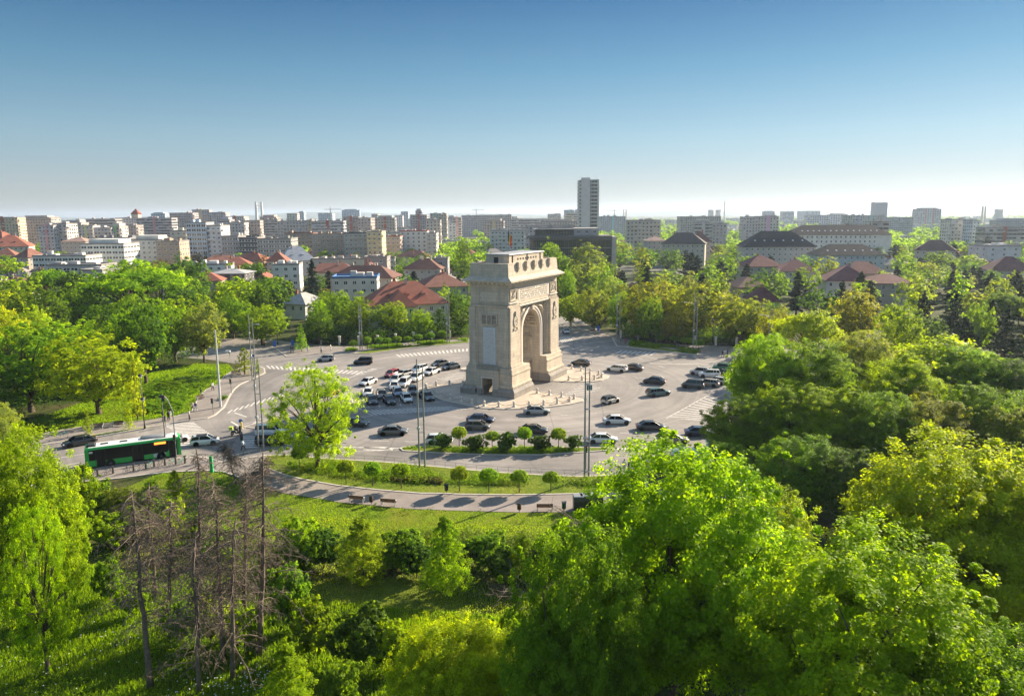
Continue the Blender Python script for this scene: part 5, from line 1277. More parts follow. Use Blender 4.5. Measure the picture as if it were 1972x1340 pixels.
T(1095, 520, 260, 40, 'round', 'mid', 'green tree filling the corner right of the arch cornice', 1)
# ---- left park, front rows
T(40, 618, 128, 200, 'round', 'mid', 'large green tree at the left edge of the upper left park', 1)
T(175, 645, 126, 190, 'round', 'yellow', 'yellow-green tree with drooping crown beside the benches of the left park', 1)
T(150, 618, 146, 170, 'round', 'bright', 'bright green tree behind the yellow-green one in the left park', 1)
T(268, 583, 150, 120, 'round', 'dark', 'deep green tree standing at the lawn edge of the left park', 1)
T(385, 583, 172, 84, 'round', 'pale', 'chestnut tree with pale blossoms at the end of the left lawn', 1)
T(330, 590, 172, 90, 'round', 'mid', 'green tree between the deep green one and the blossoming chestnut', 1)
T(245, 507, 225, 180, 'spread', 'bright', 'very wide bright green tree in the middle of the left park', 1)
T(355, 497, 262, 90, 'round', 'dark', 'dark green tree against the city right of the wide bright one', 1)
T(60, 560, 190, 130, 'round', 'dark', 'dark rounded tree behind the left edge trees', 1)
T(478, 540, 230, 100, 'round', 'mid', 'green tree left of the white gabled house', 1)
T(500, 588, 195, 90, 'round', 'bright', 'fresh green tree behind the left street crossing', 1)
T(445, 575, 205, 80, 'round', 'mid', 'mid green tree over the left side street', 1)
T(255, 690, 122, 40, 'cone', 'yellow', 'slim yellow sapling on the left lawn near the street lamp', 1)
T(600, 498, 262, 46, 'spruce', 'pine', 'tall dark spruce left of the villa', 1)
T(640, 560, 212, 80, 'round', 'mid', 'green tree in front of the pale house left of the villa', 1)
T(690, 575, 205, 70, 'round', 'mid', 'leafy tree left of the villa walls', 1)
T(752, 580, 208, 70, 'round', 'bright', 'bright yellow-green tree in front of the villa wall', 1)
T(876, 560, 225, 50, 'round', 'dark', 'dark tree in the gap between villa and arch', 1)
T(735, 572, 330, 34, 'round', 'bright', 'small bright tree over the villa garden', 2)
T(612, 600, 195, 60, 'round', 'dark', 'dark tree at the foot of the spruce', 1)
T(825, 600, 215, 36, 'cone', 'bright', 'small bright tree under the bay window of the villa', 1)
# ---- trees round the lower lawns
ct = T(603, 708, 96.5, 178, 'open', 'yellow', 'lone light green tree on the kerb lawn left of the arch', 0)
T(25, 850, 56, 215, 'round', 'bright', 'big bright green tree at the left edge of the foreground', 0)
T(55, 975, 51, 130, 'open', 'bright', 'bright green tree with thin bent trunk in the lower left foreground', 0)
T(-20, 790, 84, 130, 'round', 'pale', 'pale tree peeping in at the left edge above the bright one', 0)
T(105, 960, 60, 105, 'round', 'bright', 'bright green crown right of the big foreground tree at left', 0)
T(160, 892, 80, 76, 'cone', 'bright', 'small bright tree with thin trunk below the bus', 0)
T(225, 945, 80, 80, 'round', 'olive', 'olive green bushy tree below the bus', 0)
T(290, 925, 82, 70, 'cone', 'bright', 'fresh green bushy tree under the dockless bicycles', 0)
T(335, 905, 86, 40, 'cone', 'yellow', 'thin yellow-green sapling near the bicycle docks', 0)
T(693, 995, 66, 104, 'cone', 'yellow', 'yellow-green conical tree in the shrub row, leftmost of three', 0)
T(855, 992, 63, 92, 'cone', 'bright', 'bright green conical young tree in the middle of the shrub row', 0)
T(1008, 1028, 66, 70, 'cone', 'bright', 'bright green narrow tree in the shrub row, rightmost of three', 0)
T(868, 1205, 42, 225, 'spread', 'yellow', 'yellow leaved bush tree at the bottom centre of the picture', 0)
T(545, 1235, 44, 110, 'cone', 'bright', 'bright green young tree at the bottom left of centre', 0)
def S(px, yt, Y, wpx, colr, label): return T(px, yt, Y, wpx, 'shrub', colr, label)
for i, (px, yt, Y, wpx, colr) in enumerate([(575, 1005, 68, 90, 'bright'), (620, 1015, 68, 90, 'dark'), (775, 1025, 68, 90, 'mid'), (800, 1040, 66, 80, 'dark'), (935, 1025, 68, 90, 'mid'), (960, 1060, 65, 70, 'dark'), (1050, 1040, 66, 80, 'dark'), (740, 1050, 68, 60, 'mid'), (900, 1040, 69, 60, 'dark'), (1090, 1000, 68, 90, 'mid'), (530, 1050, 66, 70, 'mid')]):
    S(px, yt, Y, wpx, colr, f'{CW[colr]} shrub in the row below the park path, {nth(sorted([575,620,775,800,935,960,1050,740,900,1090,530]).index(px)+1)} from the left')
for px, yt, Y, wpx, colr, lab in [(700, 1175, 52, 110, 'dark', 'dark shrub with pale new leaves under the conical tree'), (760, 1195, 51, 70, 'bright', 'bright bush on the right of the dark shrub in the hollow'), (560, 1085, 57, 90, 'mid', 'green bush behind the dead trees, right of them'), (600, 1150, 53, 90, 'mid', 'mid green bush at the foot of the hollow'), (985, 1180, 52, 70, 'bright', 'clipped green bush end near the fallen branches'), (930, 1195, 51, 80, 'mid', 'low green bush beside the yellow leaved bush tree'),
                                  (1010, 1210, 45, 120, 'dark', 'dark bush between yellow bush tree and huge tree'), (340, 1150, 55, 60, 'bright', 'light bush between the first two dead trunks'), (400, 1145, 55, 60, 'yellow', 'yellowish bush in the middle of the dead trees'), (460, 1170, 53, 60, 'bright', 'bright bush right of the middle dead trunks'), (650, 1270, 47, 80, 'mid', 'green weed bush at the bottom left of the yellow bush tree')]:
    S(px, yt, Y, wpx, colr, lab)
for i, (px, yt, Y, wpx, colr) in enumerate([(190, 930, 80, 70, 'mid'), (205, 985, 73, 80, 'bright'), (265, 965, 75, 90, 'mid'), (330, 960, 76, 70, 'yellow'), (375, 985, 72, 60, 'mid'), (205, 1080, 62, 50, 'mid'), (250, 1120, 59, 50, 'bright'), (420, 1010, 70, 60, 'bright')]):
    S(px, yt, Y, wpx, colr, f'{CW[colr]} bush behind the dead pines, {nth(sorted([190, 205, 265, 330, 375, 205.5, 250, 420]).index(px if yt != 1080 else 205.5) + 1)} from the left')
for px, y, hgt, wp, colr, lab in [(90, 830, 2.2, 60, 'dark', 'dark shrub at the left end of the street pavement'), (60, 832, 1.6, 40, 'mid', 'round shrub by the pavement at far left'), (290, 790, 1.4, 60, 'mid', 'low green shrub on the left lawn behind the lamp'), (300, 765, 1.6, 55, 'mid', 'spreading juniper shrub at the lawn centre left'), (340, 785, 1.2, 50, 'bright', 'low bright shrub near the pavement people'),
                                  (330, 745, 1.2, 60, 'mid', 'low juniper strip on the upper left lawn'), (360, 735, 1.0, 60, 'dark', 'flat dark juniper on the upper left lawn'), (430, 770, .9, 20, 'mid', 'small bush at the foot of the single tall pole'), (380, 745, .8, 30, 'bright', 'small bright clump on the left lawn'), (400, 735, .8, 30, 'mid', 'small green clump near the kerb at left')]:
    X, Yg = G(px, y); plant(X, Yg, hgt, wp / F * hypot(Yg, H), 'shrub', colr, 1, lab)
T(468, 668, 158, 40, 'cone', 'olive', 'small thin tree on the pavement inside the left kerb curve', 1)
T(495, 690, 158, 14, 'cone', 'olive', 'tiny sapling at the tip of the left kerb curve', 1)
T(578, 622, 185, 24, 'cone', 'mid', 'young street tree beyond the left crossing', 1)
for px, pb, lab in [(171, 838, 'left'), (249, 829, 'right')]:
    X, Yg = G(px, pb); plant(X, Yg, 4.2, 1.6, 'cone', 'yellow' if lab == 'right' else 'olive', 1, f'thin sapling in the grass verge beside the benches, {lab} of two')

# ---- random trees filling the parks behind
def blocked(X, Y, r):
    if Y < 340 and inpoly(X, Y, ROAD): return True
    for dx, dy in ((r, 0), (-r, 0), (0, -r), (0, r)):
        if Y < 340 and inpoly(X + dx * .8, Y + dy * .8, ROAD): return True
    for (a, b_, c, d) in RECT:
        if a - r * .5 < X < b_ + r * .5 and c - r < Y < d + r * .3: return True
    return False
HIDE = [(718, 868, 540, 640, 218), (640, 760, 511, 560, 300), (820, 905, 524, 560, 262), (545, 600, 563, 640, 245), (525, 575, 511, 545, 320), (436, 512, 487, 515, 385), (1020, 1110, 440, 540, 385), (1115, 1190, 440, 475, 385), (1515, 1700, 433, 475, 500), (1425, 1555, 445, 488, 440), (1566, 1688, 470, 497, 395), (1578, 1640, 511, 560, 290), (1490, 1562, 500, 520, 318), (1432, 1490, 492, 512, 330), (1618, 1700, 503, 530, 320), (1270, 1360, 448, 478, 480), (1440, 1490, 550, 585, 226), (1412, 1450, 532, 550, 262), (1895, 1970, 494, 530, 335), (1902, 1968, 475, 500, 430), (358, 430, 430, 490, 500), (426, 560, 456, 485, 500), (600, 735, 447, 480, 520), (770, 840, 446, 474, 560), (0, 66, 452, 486, 520), (155, 312, 465, 498, 430), (62, 195, 494, 522, 400), (640, 725, 536, 575, 275), (415, 480, 517, 540, 300), (600, 700, 500, 512, 380), (780, 850, 497, 520, 335), (700, 745, 497, 515, 360), (548, 612, 474, 497, 420), (1835, 1888, 424, 450, 620), (1207, 1272, 426, 450, 560), (1755, 1822, 462, 490, 440)]
def hides(X, Y, h, w_):
    if Y > 560: return False
    x, yt = PX(X, Y, h); hw_ = w_ / 2 / Y * F
    for a, b_, c, d, Yb in HIDE:
        if Y < Yb and x + hw_ * .5 > a and x - hw_ * .5 < b_ and yt < (c + d) / 2 + 2: return True
    return False
AV = [((890, 1190), 0)]
def scatter(zone, n, spacing, hr, wr, cols, kinds, lodf, region, group, seed, limit):
    rr = random.Random(seed); made = []
    x0, x1 = min(p[0] for p in zone), max(p[0] for p in zone); y0, y1 = min(p[1] for p in zone), max(p[1] for p in zone)
    for _ in range(n):
        if len(made) >= limit: break
        X, Y = rr.uniform(x0, x1), rr.uniform(y0, y1)
        if not inpoly(X, Y, zone): continue
        if abs(X) > Y * .74 + 6: continue
        sp = spacing * (1 + max(0, Y - 150) / 450)
        if any((X - a) ** 2 + (Y - b_) ** 2 < (sp * .5 + r_ * .62) ** 2 for a, b_, r_, *_z in TREES): continue
        h = rr.uniform(*hr); w_ = rr.uniform(*wr) * (1 + max(0, Y - 200) / 900)
        if blocked(X, Y, w_ * .42): continue
        for _k in range(5):
            if not hides(X, Y, h, w_): break
            h *= .8; w_ *= .88
        else:
            continue
        c = rr.choice(cols); kd = rr.choice(kinds)
        if kd in ('spruce', 'cedar'): c = 'pine'; w_ *= .8
        if kd == 'tall': w_ *= .5
        o = plant(X, Y, h, w_, kd, c, lodf(Y), None, group); made.append(o)
    made.sort(key=lambda o: o.location.x / o.location.y)
    for i, o in enumerate(made):
        q = [t for t in TREES if t[3] == o][0]
        o['label'] = f'{CW[q[4]]} {KW[q[5]]} {region}, {nth(i + 1)} from left'
    return made
lodf = lambda Y: 1 if Y < 210 else 2
scatter(gp([(-160, 870), (0, 842), (110, 800), (230, 742), (300, 712), (380, 697), (395, 652), (560, 648), (560, 600), (-200, 600)]), 8000, 7.5, (12, 16), (9, 13), ['mid', 'bright', 'mid', 'dark', 'bright', 'yellow'], ['round', 'round', 'round', 'spread'], lodf, 'in the near left park', 'trees of the left park', 1, 40)
scatter(gp([(-260, 600), (560, 600), (540, 548), (-260, 548)]), 8000, 8.5, (12, 15.5), (10, 14), ['mid', 'bright', 'dark', 'mid', 'olive'], ['round', 'round', 'spread', 'cedar'], lodf, 'in the far left park', 'trees of the left park', 2, 44)
scatter(gp([(380, 655), (905, 650), (905, 600), (400, 600)]), 6000, 6.0, (7, 12), (6.5, 10), ['mid', 'dark', 'bright', 'mid'], ['round', 'round', 'cone'], lodf, 'behind the left roundabout rim', 'trees along the garden fences', 3, 26)
scatter([(-150, 225), (20, 225), (30, 345), (-210, 345)], 6000, 9, (8, 12), (7, 11), ['mid', 'bright', 'dark', 'brown', 'mid'], ['round', 'round', 'spruce', 'cone'], lodf, 'among the red roofed villas', 'trees among the villas', 4, 26)
scatter(gp([(1200, 660), (1440, 676), (1500, 690), (1500, 612), (1150, 612)]), 6000, 6, (9, 13), (7, 10), ['olive', 'mid', 'gold', 'dark'], ['round', 'round'], lodf, 'behind the far right kerb', 'trees behind the far kerb', 5, 22)
scatter([(28, 215), (140, 215), (190, 345), (20, 345)], 9000, 10, (11, 15), (9, 13), ['mid', 'bright', 'dark', 'mid', 'olive', 'pale'], ['round', 'round', 'round', 'cedar', 'tall', 'spruce'], lodf, 'in the gardens right of the arch', 'trees of the right gardens', 6, 40)
scatter([(52, 98), (125, 98), (190, 180), (230, 345), (150, 345), (135, 215), (80, 180), (66, 140)], 9000, 8.5, (9.5, 13), (8, 12), ['mid', 'bright', 'dark', 'olive', 'pale', 'yellow', 'mid'], ['round', 'spread', 'round', 'cedar', 'round', 'cedar', 'spruce'], lodf, 'in the right hand park', 'trees of the right hand park', 7, 62)
scatter([(-250, 330), (-30, 330), (30, 330), (60, 520), (-360, 520)], 9000, 13, (9, 13), (9, 13), ['mid', 'bright', 'dark', 'mid', 'brown'], ['round', 'round', 'tall'], lambda Y: 2, 'in the left middle distance', 'trees between the houses', 8, 52)
scatter([(30, 345), (250, 345), (400, 560), (60, 560), (-20, 480)], 12000, 13, (10, 16), (10, 15), ['mid', 'bright', 'dark', 'olive', 'mid'], ['round', 'round', 'tall', 'cedar'], lambda Y: 2, 'in the right middle distance', 'trees in the right distance', 9, 76)
# ---- farther trees read as one mass: one object each side
def woods(name, label, regions, seed):
    rng = np.random.default_rng(seed); rr = random.Random(seed); PP = []; AA_ = []; BB = []; VV = []
    for (x0, x1, Y0, Y1, n, ha, hb) in regions:
        for _ in range(n):
            Y = Y0 * ((Y1 / Y0) ** rr.random()); X = (rr.uniform(x0, x1) - CX) / F * Y; h = rr.uniform(ha, hb); w_ = h * rr.uniform(.8, 1.2)
            if any(a - 3 < X < b_ + 3 and c - 4 < Y < d + 3 for a, b_, c, d in RECT): continue
            if hides(X, Y, h, w_): continue
            m = 170 if Y < 900 else 70; d = unit(rng.normal(size=(m, 3))); d[:, 2] = np.abs(d[:, 2]) * 1.1 - .25
            lump = 1 + .22 * np.sin(d[:, 0] * 5 + X) * np.cos(d[:, 1] * 5 + Y)
            P = np.array([X, Y, h * .45]) + d * np.array([w_ / 2, w_ / 2, h * .5]) * lump[:, None] * rng.uniform(.8, 1.05, (m, 1))
            s = (1.5 if Y < 900 else 2.6) * rng.uniform(.7, 1.3, m); nr = unit(d + rng.normal(size=(m, 3)) * .6); t = unit(np.cross(nr, rng.normal(size=(m, 3)))); bb = np.cross(nr, t)
            PP.append(P); AA_.append(t * s[:, None] * .6); BB.append(bb * s[:, None] * .5); VV.append(np.clip(rng.normal(.5, .15, m) + rr.uniform(-.3, .3), 0, 1))
    me = quads_mesh(name, np.vstack(PP), np.vstack(AA_), np.vstack(BB), np.concatenate(VV), M['leaf'])
    o = place(me, name, None, color=COLR['mid']); tag(o, label, 'trees', None, 'stuff')
woods('far_woods', 'mass of trees between the far blocks left of the arch', [(-60, 860, 520, 900, 130, 8, 12), (-60, 980, 900, 2500, 220, 9, 13), (850, 960, 400, 800, 90, 10, 15)], 21)
woods('far_woods', 'mass of trees between the far buildings right of the tower', [(1150, 2040, 560, 1000, 420, 9, 14), (1120, 2040, 1000, 4000, 800, 9, 14), (960, 1115, 420, 1000, 30, 8, 11)], 22)

# ---- topiary balls, conifer bushes
def topi():
    rng = np.random.default_rng(5); C = unit(rng.normal(size=(160, 3))); C[:, 2] = C[:, 2] * .82
    C = C[C[:, 2] > -.55]; C = np.vstack([C, C * .5]); Pc = C * .95 + np.array([0, 0, 2.15]); P, A, B, v = leaves(rng, Pc, np.full(len(C), .22), 22, .16, unit(C)); 
    b = MB(); b.tube([(0, 0, -.1), (.02, 0, 1.0), (0, 0, 2.0)], [.07, .055, .04], 6)
    for k in range(7): b.tube([(0, 0, 1.5), (.6 * cos(k * .9), .6 * sin(k * .9), 2.2)], [.03, .01], 3)
    return quads_mesh('crown', P, A, B, v, M['leaf']), b.mesh('trunk', M['bark'])
TOP = topi()
def topiary(px, py, s, label, group, colr='bright'):
    X, Y = G(px, py); o = empty('topiary_tree', (X, Y, .1), trg.uniform(0, 6)); q_ = trg.uniform(.86, 1.12); place(TOP[0], 'crown', o, (0, 0, 0), 0, (s * trg.uniform(.88, 1.1), s, q_), tcol(colr, trg)); place(TOP[1], 'trunk', o, (0, 0, 0), 0, (1, 1, 1))
    tag(o, label, 'tree', group); return o
for i, (x, y, s) in enumerate([(667, 933, .95), (718.5, 937.5, 1.0), (773, 941, 1.1), (885, 947, 1.05), (941.5, 949, 1.1), (1000, 949, 1.1), (1061, 948, .95), (577, 905, .9)]):
    topiary(x, y, s, f'clipped ball tree on the kerb lawn, {nth([577, 667, 718.5, 773, 885, 941.5, 1000, 1061].index(x) + 1)} from the left', 'ball trees on the kerb lawn')
for i, (x, y, s) in enumerate([(884.5, 864, 1.05), (948, 865, 1.0), (1010, 866, 1.0), (1075.5, 866, 1.1)]):
    topiary(x, y, s, f'clipped ball tree on the planted median, {nth(i + 1)} from the left', 'ball trees on the median')
for i, (x, y, s) in enumerate([(681, 676, 1), (708, 674, 1), (731, 672, 1.1), (746, 671, 1.1), (765, 669, 1.1), (786, 667, 1.1), (805, 665, 1.3), (829, 663, 1.3), (852, 661, 1.2)]):
    topiary(x, y, s, f'clipped green ball along the far fence left of the arch, {nth(i + 1)} from the left', 'ball trees along the far fence', 'mid')
for i, (x, y, s) in enumerate([(1222, 657, 1.3), (1239, 659, 1.6), (1272, 664, 1.1), (1298, 666, 1.3), (1324, 672, 1.7), (1345, 676, 1.5)]):
    topiary(x, y, s, f'clipped green ball behind the far kerb right of the arch, {nth(i + 1)} from the left', 'ball trees behind the far kerb', 'mid')
for i, (px, yt, pb, wp) in enumerate([(852.5, 832, 866, 36), (915, 836, 870, 44), (976, 834, 870, 42), (1040, 836, 869, 44), (1104, 836, 866, 34)]):
    X, Y = G(px, pb); z = AT(px, yt, Y)[1]; o = plant(X, Y, z, wp / F * hypot(Y, H), 'shrub', 'dark', 0, f'bushy dark evergreen on the planted median, {nth(i + 1)} from the left', 'evergreen bushes on the median', 'evergreen_bush')
# low plants on the lawn strip and median: one ground cover mass each
def cover(name, label, poly, n, hr, colr, seed, size=.22, mat=None, zb=.1, per=26):
    rng = np.random.default_rng(seed); rr = random.Random(seed); xs = [p[0] for p in poly]; ys = [p[1] for p in poly]; C = []
    while len(C) < n:
        x, y = rr.uniform(min(xs), max(xs)), rr.uniform(min(ys), max(ys))
        if inpoly(x, y, poly) and sin(x * .55 + seed) + sin(y * .8 + x * .2) + rr.uniform(-1, 1) > -.4: C.append((x, y, zb + rr.uniform(*hr) * .4))
    C = np.array(C); R = rng.uniform(.25, .6, n) * hr[1] / .6
    P, A, B, v = leaves(rng, C, R, per, size, np.tile(np.array([0, 0, 1.]), (n, 1)), .7); P[:, 2] = np.maximum(P[:, 2], zb + .01)
    o = place(quads_mesh(name, P, A, B, v, mat or M['leaf']), name, None, color=COLR[colr]); tag(o, label, 'plants', None, 'stuff')
cover('ground_cover', 'low mixed flower bed plants along the kerb lawn', inset(gp([(515, 884), (613, 889), (740, 897), (841, 906), (968, 918), (1120, 925), (1180, 923), (1170, 940), (1000, 938), (800, 934), (700, 928), (600, 912), (560, 905)]), .3), 420, (.3, 1.1), 'bright', 3)
cover('ground_cover', 'darker tufts among the flower bed plants of the kerb lawn', inset(gp([(515, 884), (613, 889), (740, 897), (841, 906), (968, 918), (1120, 925), (1180, 923), (1170, 940), (1000, 938), (800, 934), (700, 928), (600, 912), (560, 905)]), .3), 300, (.3, .9), 'olive', 9)
cover('ground_cover', 'stiff tussocks dotted over the lawn below the path', LAWN2, 90, (.2, .8), 'mid', 10, .2)
cover('flower_bed', 'dark red leaved hedge strip in the kerb lawn', gp([(755, 921), (850, 926), (852, 933), (760, 928)]), 120, (.4, .7), 'brown', 4)
cover('ground_cover', 'low green plants filling the median', inset(MEDP, .5), 420, (.2, .5), 'bright', 5)
cover('ground_cover', 'low juniper and plants over the upper left lawn', gp([(255, 800), (340, 795), (370, 765), (400, 740), (430, 722), (400, 712), (330, 722), (270, 745)]), 600, (.3, .7), 'mid', 6, .3)
cover('ground_cover', 'ivy and weeds under the far garden fence', gp([(668, 678), (780, 668), (900, 658), (900, 654), (780, 663), (668, 672)]), 300, (.4, .8), 'mid', 7, .35)
cover('ground_cover', 'rough plants behind the far right kerb', gp([(1212, 666), (1340, 682), (1345, 676), (1215, 658)]), 300, (.4, .9), 'mid', 8, .35)
cover('undergrowth', 'dense shrubs under the trees behind the left rim', gp([(585, 660), (640, 662), (712, 661), (780, 654), (895, 646), (900, 640), (780, 647), (700, 652), (585, 650)]), 420, (2.0, 5.0), 'dark', 11, .5, None, 0, 40)
cover('undergrowth', 'dense hedge behind the far right railing', gp([(1195, 649), (1240, 653), (1300, 657), (1400, 662), (1470, 665), (1470, 655), (1300, 648), (1190, 642)]), 420, (2.0, 5.5), 'mid', 12, .5, None, 0, 40)
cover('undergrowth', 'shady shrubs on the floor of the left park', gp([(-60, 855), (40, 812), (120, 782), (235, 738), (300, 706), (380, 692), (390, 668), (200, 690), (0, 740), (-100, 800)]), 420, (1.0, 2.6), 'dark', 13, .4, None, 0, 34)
cover('undergrowth', 'bushes and weeds of the hollow below the path', gp([(500, 1060), (600, 1090), (620, 1130), (560, 1160), (430, 1120), (330, 1050), (400, 1040)]), 160, (.5, 1.4), 'mid', 14, .25, None, 0, 34)
cover('undergrowth', 'scrubby edge of the lawn below the path', gp([(560, 1040), (700, 1035), (850, 1030), (1000, 1035), (1090, 1020), (1090, 1050), (1000, 1062), (700, 1068), (560, 1070)]), 420, (.4, 1.3), 'olive', 15, .25, None, 0, 34)
# ---- tall grass in the foreground meadow and tufts on the lawns
def grass(name, label, poly, n, hr, colr, seed, zb=0.0, wid=.05):
    rng = np.random.default_rng(seed); xs = [p[0] for p in poly]; ys = [p[1] for p in poly]
    X = rng.uniform(min(xs), max(xs), n * 2); Y = rng.uniform(min(ys), max(ys), n * 2)
    k = np.array([inpoly(a, b_, poly) for a, b_ in zip(X, Y)]); X, Y = X[k][:n], Y[k][:n]; m = len(X)
    pat = np.sin(X * .35 + seed) * np.cos(Y * .42 + X * .13) + rng.normal(size=m) * .4
    h = rng.uniform(*hr, m) * (1 + .45 * np.clip(pat, -1, 1.3)); A = np.stack([rng.normal(size=m) * .22, rng.normal(size=m) * .22, np.ones(m)], 1) * (h / 2)[:, None]
    th = rng.uniform(0, 6.28, m); B = np.stack([np.cos(th), np.sin(th), np.zeros(m)], 1) * wid
    P = np.stack([X, Y, zb + h / 2], 1); v = np.clip(.5 + .2 * pat + rng.normal(size=m) * .12, 0, 1)
    o = place(quads_mesh(name, P, A, B, v, M['leaf']), name, None, color=COLR[colr]); tag(o, label, 'grass', None, 'stuff')
grass('tall_grass', 'long green meadow grass under the dead trees', [(-46, 38), (0, 38), (14, 52), (4, 58), (-20, 62), (-30, 66), (-56, 72)], 170000, (.15, .5), 'meadow', 1, 0, .028)
grass('rough_grass', 'rough grass of the hollow behind the dead trees', [(-56, 62), (-20, 58), (14, 52), (16, 76), (-20, 80), (-60, 84)], 80000, (.06, .18), 'olive', 2, 0, .03)
grass('lawn_grass', 'short sunlit grass of the lawn below the path', LAWN2, 70000, (.04, .1), 'meadow', 3, .01, .04)
# white wildflowers in the meadow
cover('meadow_weeds', 'leafy weeds and nettles among the long meadow grass', [(-46, 40), (0, 40), (8, 52), (-20, 60), (-30, 66), (-52, 68)], 520, (.2, 1.0), 'bright', 16, .17, None, 0, 30)
cover('meadow_weeds', 'darker weed patches in the long meadow grass', [(-46, 40), (0, 40), (8, 52), (-20, 60), (-30, 66), (-52, 68)], 260, (.2, .8), 'dark', 19, .17, None, 0, 30)
grass('lawn_grass', 'grass of the upper left park lawn', LAWN3, 45000, (.08, .25), 'meadow', 4, .02, .07)
def flowers():
    rng = np.random.default_rng(8); C = []
    for cx, cy, s_, n in ((-22, 49, 1.8, 90), (-30, 56, 3.5, 60), (-19, 50, 1.2, 60), (-36, 52, 3, 40), (-9, 52, 2, 20)):
        C.append(np.stack([rng.normal(cx, s_, n), rng.normal(cy, s_ * .7, n), rng.uniform(.35, .6, n)], 1))
    C = np.vstack(C); m = len(C); A = np.tile([.05, 0, 0.], (m, 1)); B = np.tile([0, .05, 0.01], (m, 1))
    o = place(quads_mesh('wildflowers', C, A, B, np.full(m, .5), M['white']), 'wildflowers', None); tag(o, 'tiny white wildflowers in the long meadow grass', 'flowers', None, 'stuff')
flowers()

# ---- dead pines
def dead_tree(seed, h, lean, fork=False):
    rr = random.Random(seed); t = MB(); t.sm = True; br = MB(); br.sm = True
    pts = []; r0 = h * .0145
    for i in range(9):
        k = i / 8; pts.append((lean[0] * k * h + rr.uniform(-.06, .06) * i * .4, lean[1] * k * h + rr.uniform(-.06, .06) * i * .4, h * k))
    t.tube(pts, [r0 * (1.15 - .95 * i / 8) for i in range(9)], 8)
    def at(k):
        i = min(7, int(k * 8)); f = k * 8 - i; return Vector(pts[i]).lerp(Vector(pts[i + 1]), f)
    nb = 66
    for j in range(nb):
        k = .38 + .60 * j / nb if j > 8 else rr.uniform(.2, .4); p = at(k); th = rr.uniform(0, 6.28); L = (1 - k) * h * .26 + rr.uniform(.6, 2.3)
        if rr.random() < .2: L *= .35
        q = [p]; d = Vector((cos(th), sin(th), rr.uniform(-.1, .35))); n = 5
        for s in range(n):
            d = (d + Vector((rr.uniform(-.25, .25), rr.uniform(-.25, .25), -.16))).normalized(); q.append(q[-1] + d * L / n)
        br.tube(q, [.036 * (1 - .8 * s / n) + .005 for s in range(n + 1)], 4, cap=False)
        for m in range(int(5 + L * 3)):                         # twigs hanging off the branch
            s = rr.uniform(.3, 5); i = min(n - 1, int(s)); p2 = q[i].lerp(q[i + 1], s - i); dd = Vector((rr.uniform(-1, 1), rr.uniform(-1, 1), rr.uniform(-1.1, .25))).normalized(); l2 = rr.uniform(.3, 1.0)
            mid_ = p2 + dd * l2 * .5 + Vector((0, 0, -.05)); e = p2 + dd * l2 + Vector((0, 0, -.22)); br.tube([p2, mid_, e], [.013, .009, .004], 3, cap=False)
            for w_ in range(7):
                d3 = (dd + Vector((rr.uniform(-.8, .8), rr.uniform(-.8, .8), rr.uniform(-.8, .2)))).normalized(); br.tube([mid_, mid_ + d3 * rr.uniform(.15, .4)], [.007, .003], 3, cap=False)
    return t, br
for i, (pb, ptop, seed, lab) in enumerate([((290, 1325), (253, 945), 1, 'dead bare pine with leaning trunk, leftmost in the front row'), ((300, 1150), (283, 930), 2, 'thin dead bare pine just behind the leaning one'), ((328, 1232), (327, 960), 3, 'slim straight dead pine with few twigs between leaning and double trunks'), ((384, 1335), (372, 1035), 4, 'dead pine trunk at the bottom edge, left of the thick middle pair'),
                                           ((382, 1190), (383, 862), 5, 'tallest dead pine with broken crown in the middle of the group'), ((431, 1270), (412, 925), 6, 'crooked dead pine right of the tallest one'), ((448, 1308), (452, 1000), 7, 'stout dead pine with forked top in the front row'), ((500, 1262), (512, 870), 8, 'dead pine at the right end of the group reaching over the path'), ((470, 1180), (475, 900), 9, 'twiggy dead pine behind the right end of the group')]):
    X, Y = G(*pb); q, z = AT(ptop[0], ptop[1], Y); t, br = dead_tree(seed, z, ((q - X) / z, 0))
    o = empty('dead_pine', (X, Y, 0)); t.build('trunk', M['deadbark'], o); br.build('branches', M['deadbark'], o); tag(o, lab, 'tree', 'dead pines in the foreground')
# thin trunks / bare shrubs near the path
for i, (pb, ptop, lab) in enumerate([((455, 930), (430, 850), 'bare twiggy shrub beside the left end of the park path'), ((480, 955), (508, 878), 'bare leafless sapling leaning over the park path')]):
    X, Y = G(*pb); q, z = AT(ptop[0], ptop[1], Y); t, br = dead_tree(30 + i, z, ((q - X) / z, 0)); o = empty('bare_shrub', (X, Y, 0)); t.build('trunk', M['deadbark'], o); br.build('branches', M['deadbark'], o); tag(o, lab, 'shrub')
